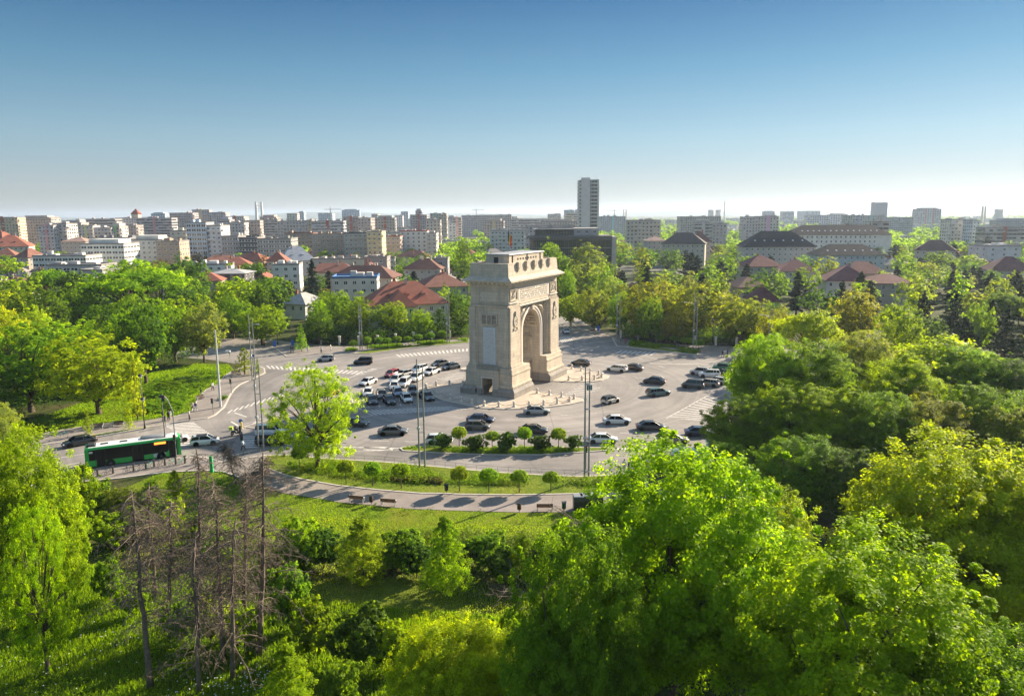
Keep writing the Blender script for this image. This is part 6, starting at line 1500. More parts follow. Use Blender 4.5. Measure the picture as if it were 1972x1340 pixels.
# fallen grey branches right of the hollow
for i, (px, py, lab, s) in enumerate([(1010, 1150, 'heap of fallen grey branches beside the huge foreground tree', 1), (440, 1180, 'fallen dead branch lying low between the dead trunks', .6), (1130, 1080, 'bare grey dead limbs sticking out left of the huge foreground tree', 1.0)]):
    X, Y = G(px, py); rr = random.Random(50 + i); b = MB(); b.sm = True
    for j in range(int(16 * s)):
        th = rr.uniform(2.2, 4.4) if i != 1 else rr.uniform(0, 6); p = Vector((rr.uniform(-.8, .8), rr.uniform(-.8, .8), .3 + (3.5 if i == 2 else 0))); d = Vector((cos(th), sin(th) * .5, rr.uniform(0, .6))); q = [p]
        for _k in range(6): d = (d + Vector((rr.uniform(-.4, .4), rr.uniform(-.4, .4), rr.uniform(-.35, .25)))).normalized(); q.append(q[-1] + d * rr.uniform(.4, .8)); q[-1].z = max(.05, q[-1].z)
        b.tube(q, [.07 - .01 * k for k in range(7)], 4, cap=False)
        for m in range(7):
            a = rr.choice(q[2:]); dd = Vector((rr.uniform(-1, 1), rr.uniform(-1, 1), rr.uniform(-.2, 1))).normalized(); b.tube([a, a + dd * rr.uniform(.4, 1.0)], [.02, .006], 3, cap=False)
    o = b.build('fallen_branches', M['deadbark'], None, (X, Y, 0)); tag(o, lab, 'branches')
# ================================================================== VEHICLES
def car_meshes(kind):
    """x forward, y left; returns dict of part meshes"""
    L, W_, Hh, belt, hood, hl, tl, cab = {
        'sedan': (4.7, 1.82, 1.45, .92, .88, 1.25, .95, (-1.75, -1.05, .55, 1.3)),
        'hatch': (4.1, 1.76, 1.50, .96, .92, 1.05, .12, (-1.98, -1.6, .45, 1.2)),
        'suv': (4.5, 1.86, 1.70, 1.10, 1.05, 1.15, .12, (-2.15, -1.85, .55, 1.25)),
        'wagon': (4.75, 1.83, 1.50, .94, .90, 1.3, .12, (-2.3, -1.85, .5, 1.25)),
        'van': (4.4, 1.83, 1.82, 1.12, 1.08, .9, .1, (-2.12, -2.0, .75, 1.5)),
        'small': (3.75, 1.70, 1.42, .94, .90, .95, .1, (-1.8, -1.5, .4, 1.0))}[kind]
    h = L / 2; w_ = W_ / 2; out = {}
    st = [(-h, .42, .78, .80), (-h + .08, .3, belt - .06, .93), (-h + .5, .22, belt + .0, 1.0), (-h * .45, .2, belt + .02, 1.0), (0, .2, belt, 1.0), (h * .42, .2, belt - .02, 1.0), (h - hl * .55, .22, hood - .03, .98), (h - .28, .26, hood - .14, .92), (h - .04, .34, hood - .30, .80), (h, .42, hood - .36, .74)]
    b = MB(); b.sm = True; rows = []
    for x, zb, zt, k in st:
        ww = w_ * k; zm = (zb + zt) / 2
        rows.append([(x, -ww * .92, zb), (x, -ww, zb + .12), (x, -ww, zm + .1), (x, -ww * .96, zt - .07), (x, -ww * .86, zt), (x, 0, zt + .03), (x, ww * .86, zt), (x, ww * .96, zt - .07), (x, ww, zm + .1), (x, ww, zb + .12), (x, ww * .92, zb)])
    n = len(rows[0]); vs = [p for r in rows for p in r]
    fs = [(i * n + j, i * n + j + 1, (i + 1) * n + j + 1, (i + 1) * n + j) for i in range(len(rows) - 1) for j in range(n - 1)]
    fs = [f[::-1] for f in fs] + [tuple(range(n)), tuple((len(rows) - 1) * n + j for j in range(n - 1, -1, -1))] + [(i * n, (i + 1) * n, (i + 1) * n + n - 1, i * n + n - 1) for i in range(len(rows) - 1)]
    b.add(vs, fs); b.sm = False
    # roof and pillars
    xr0, xr1, xf1, xf0 = cab; rt = Hh; rw = w_ * .74; bw = w_ * .88
    b.sm = True
    b.add([(xr1, -rw, rt - .06), (xf1, -rw, rt - .05), (xf1, rw, rt - .05), (xr1, rw, rt - .06), (xr1 + .12, -rw * .8, rt), (xf1 - .12, -rw * .8, rt), (xf1 - .12, rw * .8, rt), (xr1 + .12, rw * .8, rt)], [(4, 5, 6, 7), (0, 1, 5, 4), (1, 2, 6, 5), (2, 3, 7, 6), (3, 0, 4, 7), (3, 2, 1, 0)])
    b.sm = False
    for s in (-1, 1):
        for (x0, x1) in ((xr0, xr1), (xf0, xf1)): b.tube([(x0, s * bw, belt), (x1, s * rw, rt - .05)], .045, 5)
        xm = (xr1 + xf1) / 2 - .1; b.tube([(xm - .05, s * (bw + .005), belt), (xm, s * (rw + .01), rt - .05)], .04, 4)
        if kind in ('wagon', 'suv', 'van'): xq = xr1 + .55; b.tube([(xq - .1, s * (bw + .005), belt), (xq, s * (rw + .01), rt - .05)], .05, 4)
    out['body'] = b.mesh('body', M['paint'])
    z0 = belt - .03; z1 = rt - .055; e = .012
    def pane(name, q):
        b = MB(); b.add(q, [(0, 1, 2, 3), (3, 2, 1, 0)]); out.setdefault(name, []).append(b.mesh(name, M['glass']))
    pane('windscreen', [(xf0, -bw, z0), (xf0, bw, z0), (xf1, rw, z1), (xf1, -rw, z1)])
    pane('rear_window', [(xr0, -bw, z0), (xr0, bw, z0), (xr1, rw, z1), (xr1, -rw, z1)])
    for s in (-1, 1): pane('side_window', [(xr0, s * bw, z0), (xf0, s * bw, z0), (xf1, s * rw, z1), (xr1, s * rw, z1)])
    # lights, plates, mirrors
    for s in (-1, 1):
        b = MB(); b.box(h - .24, h - .03, *sorted((s * w_ * .45, s * w_ * .84)), hood - .36, hood - .2); out.setdefault('headlight', []).append(b.mesh('headlight', M['lens']))
        b = MB(); b.box(-h - .01, -h + .14, *sorted((s * w_ * .5, s * w_ * .9)), .72, .86); out.setdefault('taillight', []).append(b.mesh('taillight', M['red']))
        b = MB(); b.box(xf0 - .35, xf0 - .2, *sorted((s * w_ * .9, s * (w_ + .16))), belt - .02, belt + .12); out.setdefault('mirror', []).append(b.mesh('mirror', M['paint']))
    b = MB(); b.box(h - .005, h + .02, -.5, .5, .38, .56); out['grille'] = b.mesh('grille', M['dark'])
    b = MB(); b.box(-h - .02, -h - .005, -.26, .26, .52, .63); out['number_plate'] = b.mesh('number_plate', M['white'])
    out['wheels'] = [(x, s * (w_ - .1)) for x in (-h + .85, h - .85) for s in (-1, 1)]
    return out
def wheel_mesh(r=.33):
    b = MB(); b.sm = True; n = 16
    prof = [(r * .6, -.11), (r * .95, -.11), (r, -.07), (r, .07), (r * .95, .11), (r * .6, .11)]
    for (rr_, y) in prof:
        for k in range(n): b.v.append((rr_ * cos(2 * pi * k / n), y, r + rr_ * sin(2 * pi * k / n)))
    for i in range(len(prof) - 1):
        for k in range(n): b.face((i * n + k, i * n + (k + 1) % n, (i + 1) * n + (k + 1) % n, (i + 1) * n + k))
    ty = b.mesh('tyre', M['rubber']); b = MB()
    for s in (-1, 1):
        y = s * .085; b.add([(r * .6 * cos(2 * pi * k / n), y, r + r * .6 * sin(2 * pi * k / n)) for k in range(n)], [tuple(range(n)), tuple(range(n - 1, -1, -1))])
        for k in range(5): a = 2 * pi * k / 5; b.tube([(0, y + s * .015, r), (r * .55 * cos(a), y + s * .015, r + r * .55 * sin(a))], .03, 4)
    return ty, b.mesh('rim', M['rim'])
WHEEL = wheel_mesh()
# a dark wheel arch behind each wheel
def arch_mesh():
    b = MB(); n = 14; r = .41
    for s in (-1, 1):
        b.add([(r * cos(2 * pi * k / n), s * .02, .34 + r * sin(2 * pi * k / n)) for k in range(n)], [tuple(range(n)), tuple(range(n - 1, -1, -1))])
    return b.mesh('wheel_arch', M['dark'])
ARCHM = arch_mesh()
CARM = {}
def car(kind, rear, front, col, label, group='cars on the roundabout', z=.025, name=None):
    if kind not in CARM: CARM[kind] = car_meshes(kind)
    m = CARM[kind]; a = G(*rear); c = G(*front); hd = atan2(c[1] - a[1], c[0] - a[0]); cx, cy = (a[0] + c[0]) / 2, (a[1] + c[1]) / 2
    # the traced ground line runs along the near side: step half a car width away from the camera
    nx, ny = -sin(hd), cos(hd)
    if ny < 0: nx, ny = -nx, -ny
    cx += nx * .8; cy += ny * .8
    o = empty(name or {'sedan': 'sedan_car', 'hatch': 'hatchback_car', 'suv': 'suv_car', 'wagon': 'estate_car', 'van': 'minivan', 'small': 'small_car'}[kind], (cx, cy, z), hd); tag(o, label, 'minivan' if kind == 'van' else 'car', group)
    place(m['body'], 'body', o, color=col)
    for nm in ('windscreen', 'rear_window', 'side_window', 'headlight', 'taillight', 'mirror'):
        for me in m[nm]: place(me, nm, o, color=col)
    place(m['grille'], 'grille', o); place(m['number_plate'], 'number_plate', o)
    for x, y in m['wheels']:
        w0 = bpy.data.objects.new('wheel', None); COL.objects.link(w0); w0.parent = o; w0.location = (x, y, 0)
        place(WHEEL[0], 'tyre', w0); place(WHEEL[1], 'rim', w0); place(ARCHM, 'wheel_arch', w0, (0, .135 if y > 0 else -.135, 0))
    return o
WHT, SIL, GRY, BLK, NVY, BGE = (.72, .72, .71), (.42, .42, .42), (.10, .105, .11), (.012, .012, .014), (.015, .03, .08), (.36, .31, .25)
Q = 'cars queueing left of the arch'
for a in [('hatch', (643, 696), (611, 697), SIL, 'silver hatchback crossing at the far left of the roundabout'), ('suv', (716, 702), (682, 703), BLK, 'black off-road car driving left near the far zebra'),
          ('hatch', (773, 721), (749, 730), (.42, .015, .02), 'bright red hatchback at the back of the queue left of the arch', Q), ('hatch', (796, 723), (768, 730), SIL, 'silver hatchback right beside the red one', Q), ('suv', (827, 713), (799, 722), WHT, 'white off-road car behind the silver hatchback in the queue', Q),
          ('sedan', (851, 716), (823, 726), WHT, 'white saloon nearest the arch in the rear of the queue', Q), ('sedan', (868, 703), (836, 709), GRY, 'dark grey saloon, farther of two beside the arch', Q), ('sedan', (891, 708), (855, 715), (.06, .075, .09), 'slate saloon, nearer of two beside the arch', Q),
          ('sedan', (728, 736), (702, 746), WHT, 'white saloon alone at the left of the queue', Q), ('hatch', (754, 741), (749, 757), WHT, 'white hatchback facing the camera below the red car', Q), ('suv', (781, 732), (760, 743), WHT, 'white tall car in the second row of the queue', Q), ('van', (795, 737), (778, 750), WHT, 'white minivan in the middle of the queue', Q),
          ('suv', (819, 728), (797, 739), WHT, 'white off-road car by the island chains in the queue', Q), ('hatch', (704, 753), (697, 771), WHT, 'white car at the left front corner of the queue', Q), ('sedan', (724, 757), (729, 773), (.14, .13, .125), 'grey-brown car in the second rank of the queue', Q), ('hatch', (702, 770), (713, 785), (.05, .052, .055), 'charcoal hatchback, leftmost in the front rank', Q),
          ('hatch', (736, 771), (748, 784), (.025, .03, .035), 'black hatchback in the front rank of the queue', Q), ('hatch', (755, 754), (761, 769), (.16, .23, .33), 'light blue hatchback in the queue', Q), ('hatch', (768, 766), (781, 781), WHT, 'white hatchback in the front rank of the queue', Q), ('hatch', (785, 751), (788, 766), (.05, .052, .06), 'dark hatchback behind the white front rank one', Q),
          ('sedan', (805, 763), (823, 776), (.05, .075, .085), 'blue-grey saloon, rightmost in the front rank by the chains', Q), ('hatch', (651, 759), (631, 765), (.3, .02, .02), 'red car half hidden behind the lone tree'),
          ('sedan', (657, 822), (703, 824), BLK, 'black saloon leaving the crown of the lone tree'), ('sedan', (729, 840), (783, 839), GRY, 'grey saloon alone right of the lone tree'), ('hatch', (598, 857), (637, 856), SIL, 'silver car behind the lone tree trunk'),
          ('van', (491, 841), (543, 841), WHT, 'white minivan on the zebra beside the twin poles'), ('suv', (493, 859), (545, 858), (.015, .02, .03), 'black car in front of the white minivan'), ('sedan', (187, 853), (125, 865), BLK, 'black saloon driving left above the bus'),
          ('sedan', (318, 858), (354, 851), WHT, 'white car half hidden behind the front of the bus'), ('sedan', (897, 815), (951, 817), NVY, 'navy blue saloon in front of the arch'), ('hatch', (895, 829), (943, 830), (.09, .09, .08), 'dark grey hatchback below the navy saloon'), ('sedan', (999, 837), (1055, 837), BLK, 'black saloon behind the median bushes'),
          ('sedan', (1008, 799), (1060, 799), (.4, .4, .38), 'silver saloon passing under the chains of the arch'), ('hatch', (820, 857), (871, 857), WHT, 'white hatchback hidden behind the first median bush'), ('sedan', (1136, 855), (1186, 855), WHT, 'white saloon beside the right end of the median'), ('sedan', (1161, 818), (1216, 818), WHT, 'white saloon right of the arch, above the median end'),
          ('small', (1167, 781), (1196, 774), (.6, .55, .46), 'small cream car with dark roof right of the arch'), ('sedan', (1134, 706), (1099, 703), BLK, 'black saloon just behind the right corner of the arch'), ('wagon', (1202, 718), (1168, 714), WHT, 'white estate car driving left, right of the arch'), ('sedan', (1233, 716), (1200, 711), BLK, 'black saloon right behind the white estate car'),
          ('sedan', (1279, 742), (1238, 738), BLK, 'black saloon in the middle of the right carriageway'), ('wagon', (1252, 765), (1291, 761), (.09, .17, .17), 'teal estate car below the black saloon at right'), ('van', (1351, 750), (1315, 747), (.07, .08, .08), 'grey minivan at the head of the right hand queue', 'cars queueing on the right'), ('wagon', (1373, 746), (1347, 743), BGE, 'beige car beside the grey minivan', 'cars queueing on the right'),
          ('hatch', (1391, 742), (1364, 738), SIL, 'silver car behind the beige one in the right hand queue', 'cars queueing on the right'), ('suv', (1381, 728), (1352, 727), WHT, 'white tall car in the right hand queue', 'cars queueing on the right'), ('suv', (1360, 724), (1335, 722), (.5, .48, .46), 'pale car with black roof at the left of the right hand queue', 'cars queueing on the right'),
          ('suv', (1406, 716), (1375, 714), (.02, .12, .05), 'dark green car at the back of the right hand queue', 'cars queueing on the right'), ('sedan', (1408, 726), (1380, 724), BLK, 'black car below the dark green one', 'cars queueing on the right'), ('sedan', (1440, 742), (1412, 740), SIL, 'silver car glimpsed under the tree in the right hand queue', 'cars queueing on the right'), ('sedan', (1436, 708), (1404, 707), (.12, .015, .02), 'dark red car at the edge of the right hand tree', 'cars queueing on the right'),
          ('sedan', (1225, 830), (1284, 830), (.02, .022, .03), 'black saloon between the white saloons and the beige estate'), ('wagon', (1269, 856), (1326, 856), (.30, .25, .20), 'beige estate car near the brick kiosk'), ('sedan', (1326, 841), (1372, 842), (.03, .05, .1), 'dark blue saloon half hidden by the right hand tree'), ('hatch', (1081, 638), (1089, 646), SIL, 'silver car coming down the street right of the arch')]:
    car(*a)
o = car('hatch', (368, 861), (420, 856), (.72, .73, .74), 'white and black electric hatchback following the bus')
b = MB(); b.box(-1.1, .4, -.62, .62, 1.49, 1.53); b.box(.9, 1.75, -.6, .6, .9, .94); b.build('black_panel', M['dark'], o)
for c_ in list(bpy.data.objects):
    if c_.get('label') == 'small cream car with dark roof right of the arch':
        b = MB(); b.box(-1.45, .35, -.6, .6, 1.4, 1.45); b.build('roof_panel', M['dark'], c_)
# ---- the green bus
def bus():
    a = G(180, 903); c = G(337, 881); hd = atan2(c[1] - a[1], c[0] - a[0]); L = 12.0; W_ = 2.55; Hh = 3.05
    nx, ny = -sin(hd), cos(hd); mx, my = (a[0] + c[0]) / 2 + nx * 1.3, (a[1] + c[1]) / 2 + ny * 1.3
    o = empty('city_bus', (mx, my, .03), hd); tag(o, 'long green and black city bus with a white roof at the stop', 'bus')
    g = simple('bus_green', (.02, .42, .07), .35, .5, var=.04); h = L / 2; w_ = W_ / 2
    # body: dark window band with green skirt, arches and roof edge
    b = MB(); b.box(-h, h, -w_, w_, .95, 2.65); b.box(-h + .01, h - .01, -w_ + .02, w_ - .02, .35, .949); b.build('window_band', N('bus_glass').fin((.008, .009, .01), .25, .25), o)
    b = MB()
    b.box(-h - .03, h + .02, -w_ - .02, w_ + .02, 2.651, 2.95, top=(.12, .16))
    for s in (-1, 1):
        Y_ = lambda e=.025: sorted((s * w_, s * (w_ + e)))
        b.box(-h - .02, -h + 1.35, *Y_(), .3, 1.15); b.box(-h - .02, -h + .45, *Y_(.02), 1.151, 2.65)
        for (x0, x1) in ((-2.9, -2.45), (-1.1, .5) if s > 0 else (-1.4, -.2), (4.1, 4.35)): pass
        b.box(-3.6, -.3, *Y_(), .3, 1.02) if s < 0 else b.box(-4.6, h, *Y_(), .3, 1.05)
        if s < 0: b.box(1.2, 4.3, *Y_(), .3, .98); b.box(4.3, 4.5, *Y_(), .3, 1.2)
        if s < 0: b.box(5.55, 6.0, *Y_(), .3, 2.65)
    b.box(h, h + .03, -w_, w_, .3, 1.05); b.box(-h - .04, -h - .005, -w_, w_, .3, 1.3); b.box(-h - .03, -h - .004, -w_, w_, 2.3, 2.65)
    b.build('body', g, o)
    b = MB(); b.box(-h + .4, h - .3, -w_ + .22, w_ - .22, 2.951, 3.02, top=(.1, .1)); b.build('roof', M['white'], o)
    b = MB(); b.sm = True
    b.box(.9, 4.6, -.75, .75, 3.021, 3.3, top=(.25, .2)); b.build('roof_unit', M['steel'], o)
    b = MB(); b.box(-5.8, -4.6, -.9, .9, 3.021, 3.25, top=(.2, .1)); b.build('roof_unit', M['dark'], o)
    for x in (-3.6, -1.2): b = MB(); b.box(x - .5, x + .5, -.35, .35, 3.021, 3.09, top=(.05, .05)); b.build('roof_hatch', M['dark'], o)
    for x in (-4.15, .45, 5.05):
        b = MB(); y = -w_ - .01
        for k in (-.62, -.02, .58): b.box(x + k, x + k + .05, y - .03, y, .4, 2.5)
        b.box(x - .62, x + .63, y - .03, y, 2.45, 2.5); b.build('door', M['dark'], o)
    b = MB(); b.box(2.4, 4.0, -w_ - .05, -w_ - .026, .45, .95); b.build('advert_panel', simple('advert', (.5, .55, .6)), o)
    am = bpy.data.materials.new('amber_display'); am.use_nodes = True; am.node_tree.nodes['Principled BSDF'].inputs['Emission Color'].default_value = (1, .25, .03, 1); am.node_tree.nodes['Principled BSDF'].inputs['Emission Strength'].default_value = 1.2; am.node_tree.nodes['Principled BSDF'].inputs['Base Color'].default_value = (.5, .12, .02, 1)
    b = MB(); b.box(2.6, 4.1, -w_ - .03, -w_ - .004, 2.25, 2.55); b.build('destination_display', am, o)
    for x in (-3.0, 3.4):
        for s in (-1, 1):
            w0 = bpy.data.objects.new('wheel', None); COL.objects.link(w0); w0.parent = o; w0.location = (x, s * (w_ - .08), 0); w0.scale = (1.45, 1.3, 1.45)
            place(WHEEL[0], 'tyre', w0); place(WHEEL[1], 'rim', w0); place(ARCHM, 'wheel_arch', w0, (0, .1 * s, 0))
    for s in (-1, 1):
        b = MB(); b.box(h + .03, h + .05, *sorted((s * .8, s * 1.15)), .6, .8); b.build('headlight', M['lens'], o)
        b = MB(); b.tube([(h - .1, s * w_, 2.6), (h + .35, s * (w_ + .15), 2.5), (h + .35, s * (w_ + .15), 1.9)], .06, 5); b.build('mirror', M['dark'], o)
    b = MB(); b.box(-h - .045, -h - .04, -.9, .9, 1.35, 2.25); b.build('rear_window', M['glass'], o)
    b = MB(); b.box(-h + .5, -h + .95, -w_ - .03, -w_ - .005, 2.2, 2.45); b.build('side_badge', M['white'], o)
bus()

# ================================================================== POLES, LAMPS, SIGNS
def twin_pole(b1, b2, top, label, arm=None, n=1, panel=False):
    A_ = G(*b1); B_ = G(*b2); z = AT(b1[0], top, A_[1])[1]
    o = empty('twin_mast', (A_[0], A_[1], 0)); tag(o, label, 'mast', 'twin steel masts round the square')
    d = (B_[0] - A_[0], B_[1] - A_[1]); l = hypot(*d); k = .75 / max(l, .3); d = (d[0] * k, d[1] * k)
    for i, (dx, dy, zz) in enumerate(((0, 0, z), (d[0], d[1], z * .94))):
        b = MB(); b.tube([(dx, dy, 0), (dx, dy, zz * .5), (dx, dy, zz)], [.13, .11, .075], 8); b.build('mast', M['steel'], o)
    for zz in (z * .06, z * .33, z * .62, z * .84): b = MB(); b.box(0, d[0] or .01, min(0, d[1]) - .03, max(0, d[1]) + .03, zz, zz + .08) if abs(d[0]) > .1 else b.box(-.03, .03, min(0, d[1]), max(0, d[1]), zz, zz + .08); b.build('rung', M['steel'], o)
    if arm: b = MB(); b.tube([(0, 0, z * .8), (arm[0] * .6, arm[1] * .6, z * .84), (arm[0], arm[1], z * .84)], .04, 5); b.box(arm[0] - .35, arm[0] + .35, arm[1] - .12, arm[1] + .12, z * .84 - .06, z * .84 + .06); b.build('lamp_arm', M['paleste'], o)
    b = MB(); b.box(-.22, .22, -.2, .05, z * .36, z * .36 + .35); b.box(-.15, .15, -.1, .1, z * .7, z * .7 + .3); b.build('floodlight', M['paleste'], o)
    if panel:
        b = MB(); b.box(.15, .9, -.08, -.03, z * .79, z * .84); b.build('sign_panel', M['white'], o)
        b = MB()
        for x in (.22, .45, .68): b.box(x, x + .12, -.1, -.085, z * .795, z * .835)
        b.build('sign_marks', M['dark'], o)
twin_pole((498.5, 868), (507.5, 868), 690, 'twin steel mast on the zebra by the white minivan')
twin_pole((486, 731), (489.5, 731), 604, 'twin steel mast at the tip of the left kerb curve', (1.8, 0))
twin_pole((808, 901), (817.5, 901), 691, 'twin steel mast on the kerb lawn left of the median', None)
twin_pole((1125.5, 922), (1136, 919), 705, 'twin steel mast with a small panel on the kerb lawn', None, 1, True)
twin_pole((693.5, 675), (698.5, 674), 583, 'twin steel mast by the far fence left of the villa', None)
twin_pole((861, 662), (865.5, 661.5), 555, 'twin steel mast just left of the arch', (-1.5, 0))
twin_pole((1187.5, 663), (1191.5, 663), 563, 'twin steel mast at the street corner right of the arch')
twin_pole((1334.5, 679), (1339, 679), 563, 'twin steel mast in front of the golden trees', (-2.2, 0))
twin_pole((1478, 700), (1483, 700), 588, 'twin steel mast at the right end of the golden trees', (-2, 0))
X, Y = G(425, 785); z = AT(425, 637, Y)[1]; o = empty('steel_mast', (X, Y, .13)); tag(o, 'single thick steel mast on the left pavement by the kerb', 'mast'); b = MB(); b.tube([(0, 0, 0), (0, 0, z)], [.22, .12], 10); b.build('mast', M['paleste'], o); b = MB(); b.tube([(0, 0, z * .7), (1.6, .6, z * .72)], .05, 5); b.box(1.4, 2.2, .4, .8, z * .71, z * .73); b.build('lamp_arm', M['paleste'], o)
def lamp(px, pb, top, label, heads=1):
    X, Y = G(px, pb); z = AT(px, top, Y)[1]; o = empty('street_lamp', (X, Y, .1)); tag(o, label, 'street lamp', 'old style street lamps')
    b = MB(); b.sm = True; b.tube([(0, 0, 0), (0, 0, .6), (0, 0, .9), (0, 0, z - .3)], [.17, .14, .09, .05], 8); b.build('post', M['dark'], o)
    for i, (x, zz) in enumerate([(0, z)] + [(0.05, z * .58)] * (heads > 1)):
        b = MB(); b.sm = True; b.lathe([(.42, -.45), (.3, -.25), (.12, -.12), (.05, 0)], 10, (x, 0, zz)); b.build('lamp_shade', M['dark'], o)
        b = MB(); b.sm = True; b.lathe([(.05, -.75), (.2, -.68), (.24, -.55), (.2, -.46)], 10, (x, 0, zz)); b.build('globe', M['lens'], o)
lamp(279, 826, 720, 'dark street lamp with two heads on the verge of the left pavement', 2)
lamp(321, 881, 760, 'dark street lamp with one head in front of the bus')
lamp(1372, 664, 612, 'dark street lamp before the far fence at right'); lamp(535, 664, 612, 'dark street lamp behind the left crossing')
def signal(px, pb, top, label, armx=0.0, ped=False):
    X, Y = G(px, pb); z = AT(px, top, Y)[1]; o = empty('traffic_light', (X, Y, .1)); tag(o, label, 'traffic light', 'traffic lights')
    b = MB(); b.tube([(0, 0, 0), (0, 0, z * (.75 if armx else 1))], .07, 6)
    if armx: b.tube([(0, 0, z * .75), (armx * .5, 0, z * .92), (armx, 0, z)], .05, 6)
    b.build('post', M['steel'], o)
    for (x, zz) in ([(armx, z - .9)] if armx else []) + [(0.0, min(z, 3.4) - .9)]:
        b = MB(); b.box(x - .17, x + .17, -.3, -.08, zz, zz + .95); b.box(x - .2, x + .2, -.34, -.3, zz + .9, zz + .94); b.build('signal_head', M['dark'], o)
        for k, mm in enumerate((M['lensg'], M['dark'], M['red'])): b = MB(); b.tube([(x, -.33, zz + .16 + .31 * k), (x, -.3, zz + .16 + .31 * k)], .1, 8); b.build('signal_lens', mm, o)
M['lensg'] = simple('green_lens', (.02, .3, .12), .3)
signal(340, 882, 762, 'traffic light on a bent tall post in front of the bus', -1.1)
signal(411, 798, 768, 'traffic light on the left pavement by the walkers'); signal(446, 758, 731, 'traffic light halfway up the left kerb curve'); signal(443, 690, 674, 'traffic light on the far side of the left street')
signal(697, 793, 752, 'traffic light on the triangular island before the queue'); signal(467, 857, 838, 'traffic light by the zebra left of the minivans'); signal(917, 778, 748, 'traffic light at the foot of the arch')
signal(1128, 905, 845, 'dark traffic light on the twin mast right of the median'); signal(319, 822, 802, 'traffic light at the left zebra by the walkers')
def sign(px, pb, top, label, mat, shape='round'):
    X, Y = G(px, pb); z = AT(px, top, Y)[1]; o = empty('road_sign', (X, Y, .1)); tag(o, label, 'road sign', 'road signs')
    b = MB(); b.tube([(0, 0, 0), (0, 0, z)], .035, 6); b.build('post', M['steel'], o); b = MB()
    if shape == 'round': b.tube([(0, -.08, z - .3), (0, -.04, z - .3)], .34, 14)
    else: b.box(-.35, .35, -.08, -.04, z - 1.5, z)
    b.build('sign_plate', mat, o)
BL = simple('sign_blue', (.01, .13, .5), .4, .4, var=.03)
sign(464.5, 825, 808, 'round blue sign at the left tip of the island by the scooter', BL); sign(530, 678, 657, 'blue board sign beyond the left crossing', BL, 'board'); sign(564, 670, 655, 'blue and white board sign behind the far crossing', BL, 'board'); sign(1152, 652, 628, 'blue sign board at the street corner right of the arch', BL, 'board')
sign(489, 700, 683, 'small blue sign on the tip of the left kerb', BL)
b = MB(); X, Y = G(465.5, 825); b.sm = True; b.lathe([(.14, 0), (.14, 1.0), (.1, 1.1)], 8); o = b.build('marker_post', simple('yellow', (.7, .5, .03), .5), None, (X + .15, Y - .4, .14)); tag(o, 'yellow marker post under the round blue sign', 'post')

# ---- benches, bins, kiosks, docks
def bench(px, py, rz, label, back=True):
    X, Y = G(px, py); o = empty('park_bench', (X, Y, .04), rz); tag(o, label, 'bench', 'park benches')
    b = MB()
    for k in range(4): b.box(-.95, .95, -.25 + k * .13, -.15 + k * .13, .43, .47)
    b.build('seat', M['wood'], o); b = MB()
    for k in range(3): b.box(-.95, .95, .27 + k * .03, .31 + k * .03, .55 + k * .14, .66 + k * .14)
    b.build('backrest', M['wood'], o)
    for x in (-.85, .85):
        b = MB(); b.box(x - .035, x + .035, -.25, -.18, 0, .62); b.box(x - .035, x + .035, .22, .29, 0, .98); b.box(x - .036, x + .036, -.25, .25, .36, .425); b.box(x - .035, x + .035, -.25, .28, .62, .66); b.build('leg', M['paleste'], o)
def bin_(px, py, label, col=None):
    X, Y = G(px, py); o = empty('litter_bin', (X, Y, .04)); tag(o, label, 'litter bin', 'litter bins'); b = MB(); b.sm = True
    b.lathe([(.2, .35), (.24, .4), (.24, 1.0), (.2, 1.05)], 10); b.build('bucket', col or M['wood'], o); b = MB(); b.tube([(0, .2, 0), (0, .2, 1.15)], .04, 6); b.box(-.28, .28, -.25, .25, 1.12, 1.16); b.build('post', M['dark'], o)
bench(688, 967, pi + radians(-13), 'slatted bench below the path, left of two close together'); bench(749, 973, pi + radians(-10), 'slatted bench below the path, right of two close together'); bench(1049, 983, pi, 'slatted bench near the dark recycling cabinets'); bench(487, 926, pi + radians(-35), 'bench at the left end of the park path')
bench(188, 827, radians(8), 'dark bench on the left pavement, left of two'); bench(228, 822, radians(8), 'dark bench on the left pavement, right of two'); bench(387, 770, radians(60), 'bench under the tall mast on the left pavement'); bench(455, 722, radians(40), 'pale bench at the top of the left lawn')
bin_(715, 972, 'brown litter bin between the two close benches'); bin_(1000, 987, 'brown litter bin left of the single bench'); bin_(1086, 985, 'dark green litter bin right of the single bench', simple('bin_green', (.02, .09, .04))); bin_(860, 950, 'dark litter bin on the kerb lawn by the path', M['dark'])
for i, x in enumerate((1113, 1126, 1138.5, 1151)):
    X, Y = G(x, 982 - i * 1.5); o = empty('recycling_cabinet', (X, Y, .03), .05); tag(o, f'dark recycling cabinet at the path edge, {nth(i+1)} from the left of four', 'cabinet', 'recycling cabinets'); b = MB(); b.box(-.56, .56, -.55, .55, 0, 1.75); b.build('case', simple('cabinet_grey', (.05, .06, .075), .4, .4), o)
    b = MB(); b.box(-.5, .5, -.58, -.551, .15, 1.2); b.build('door', M['dark'], o); b = MB(); b.box(-.6, .6, -.6, .6, 1.751, 1.83, top=(.06, .06)); b.build('lid', M['steel'], o)
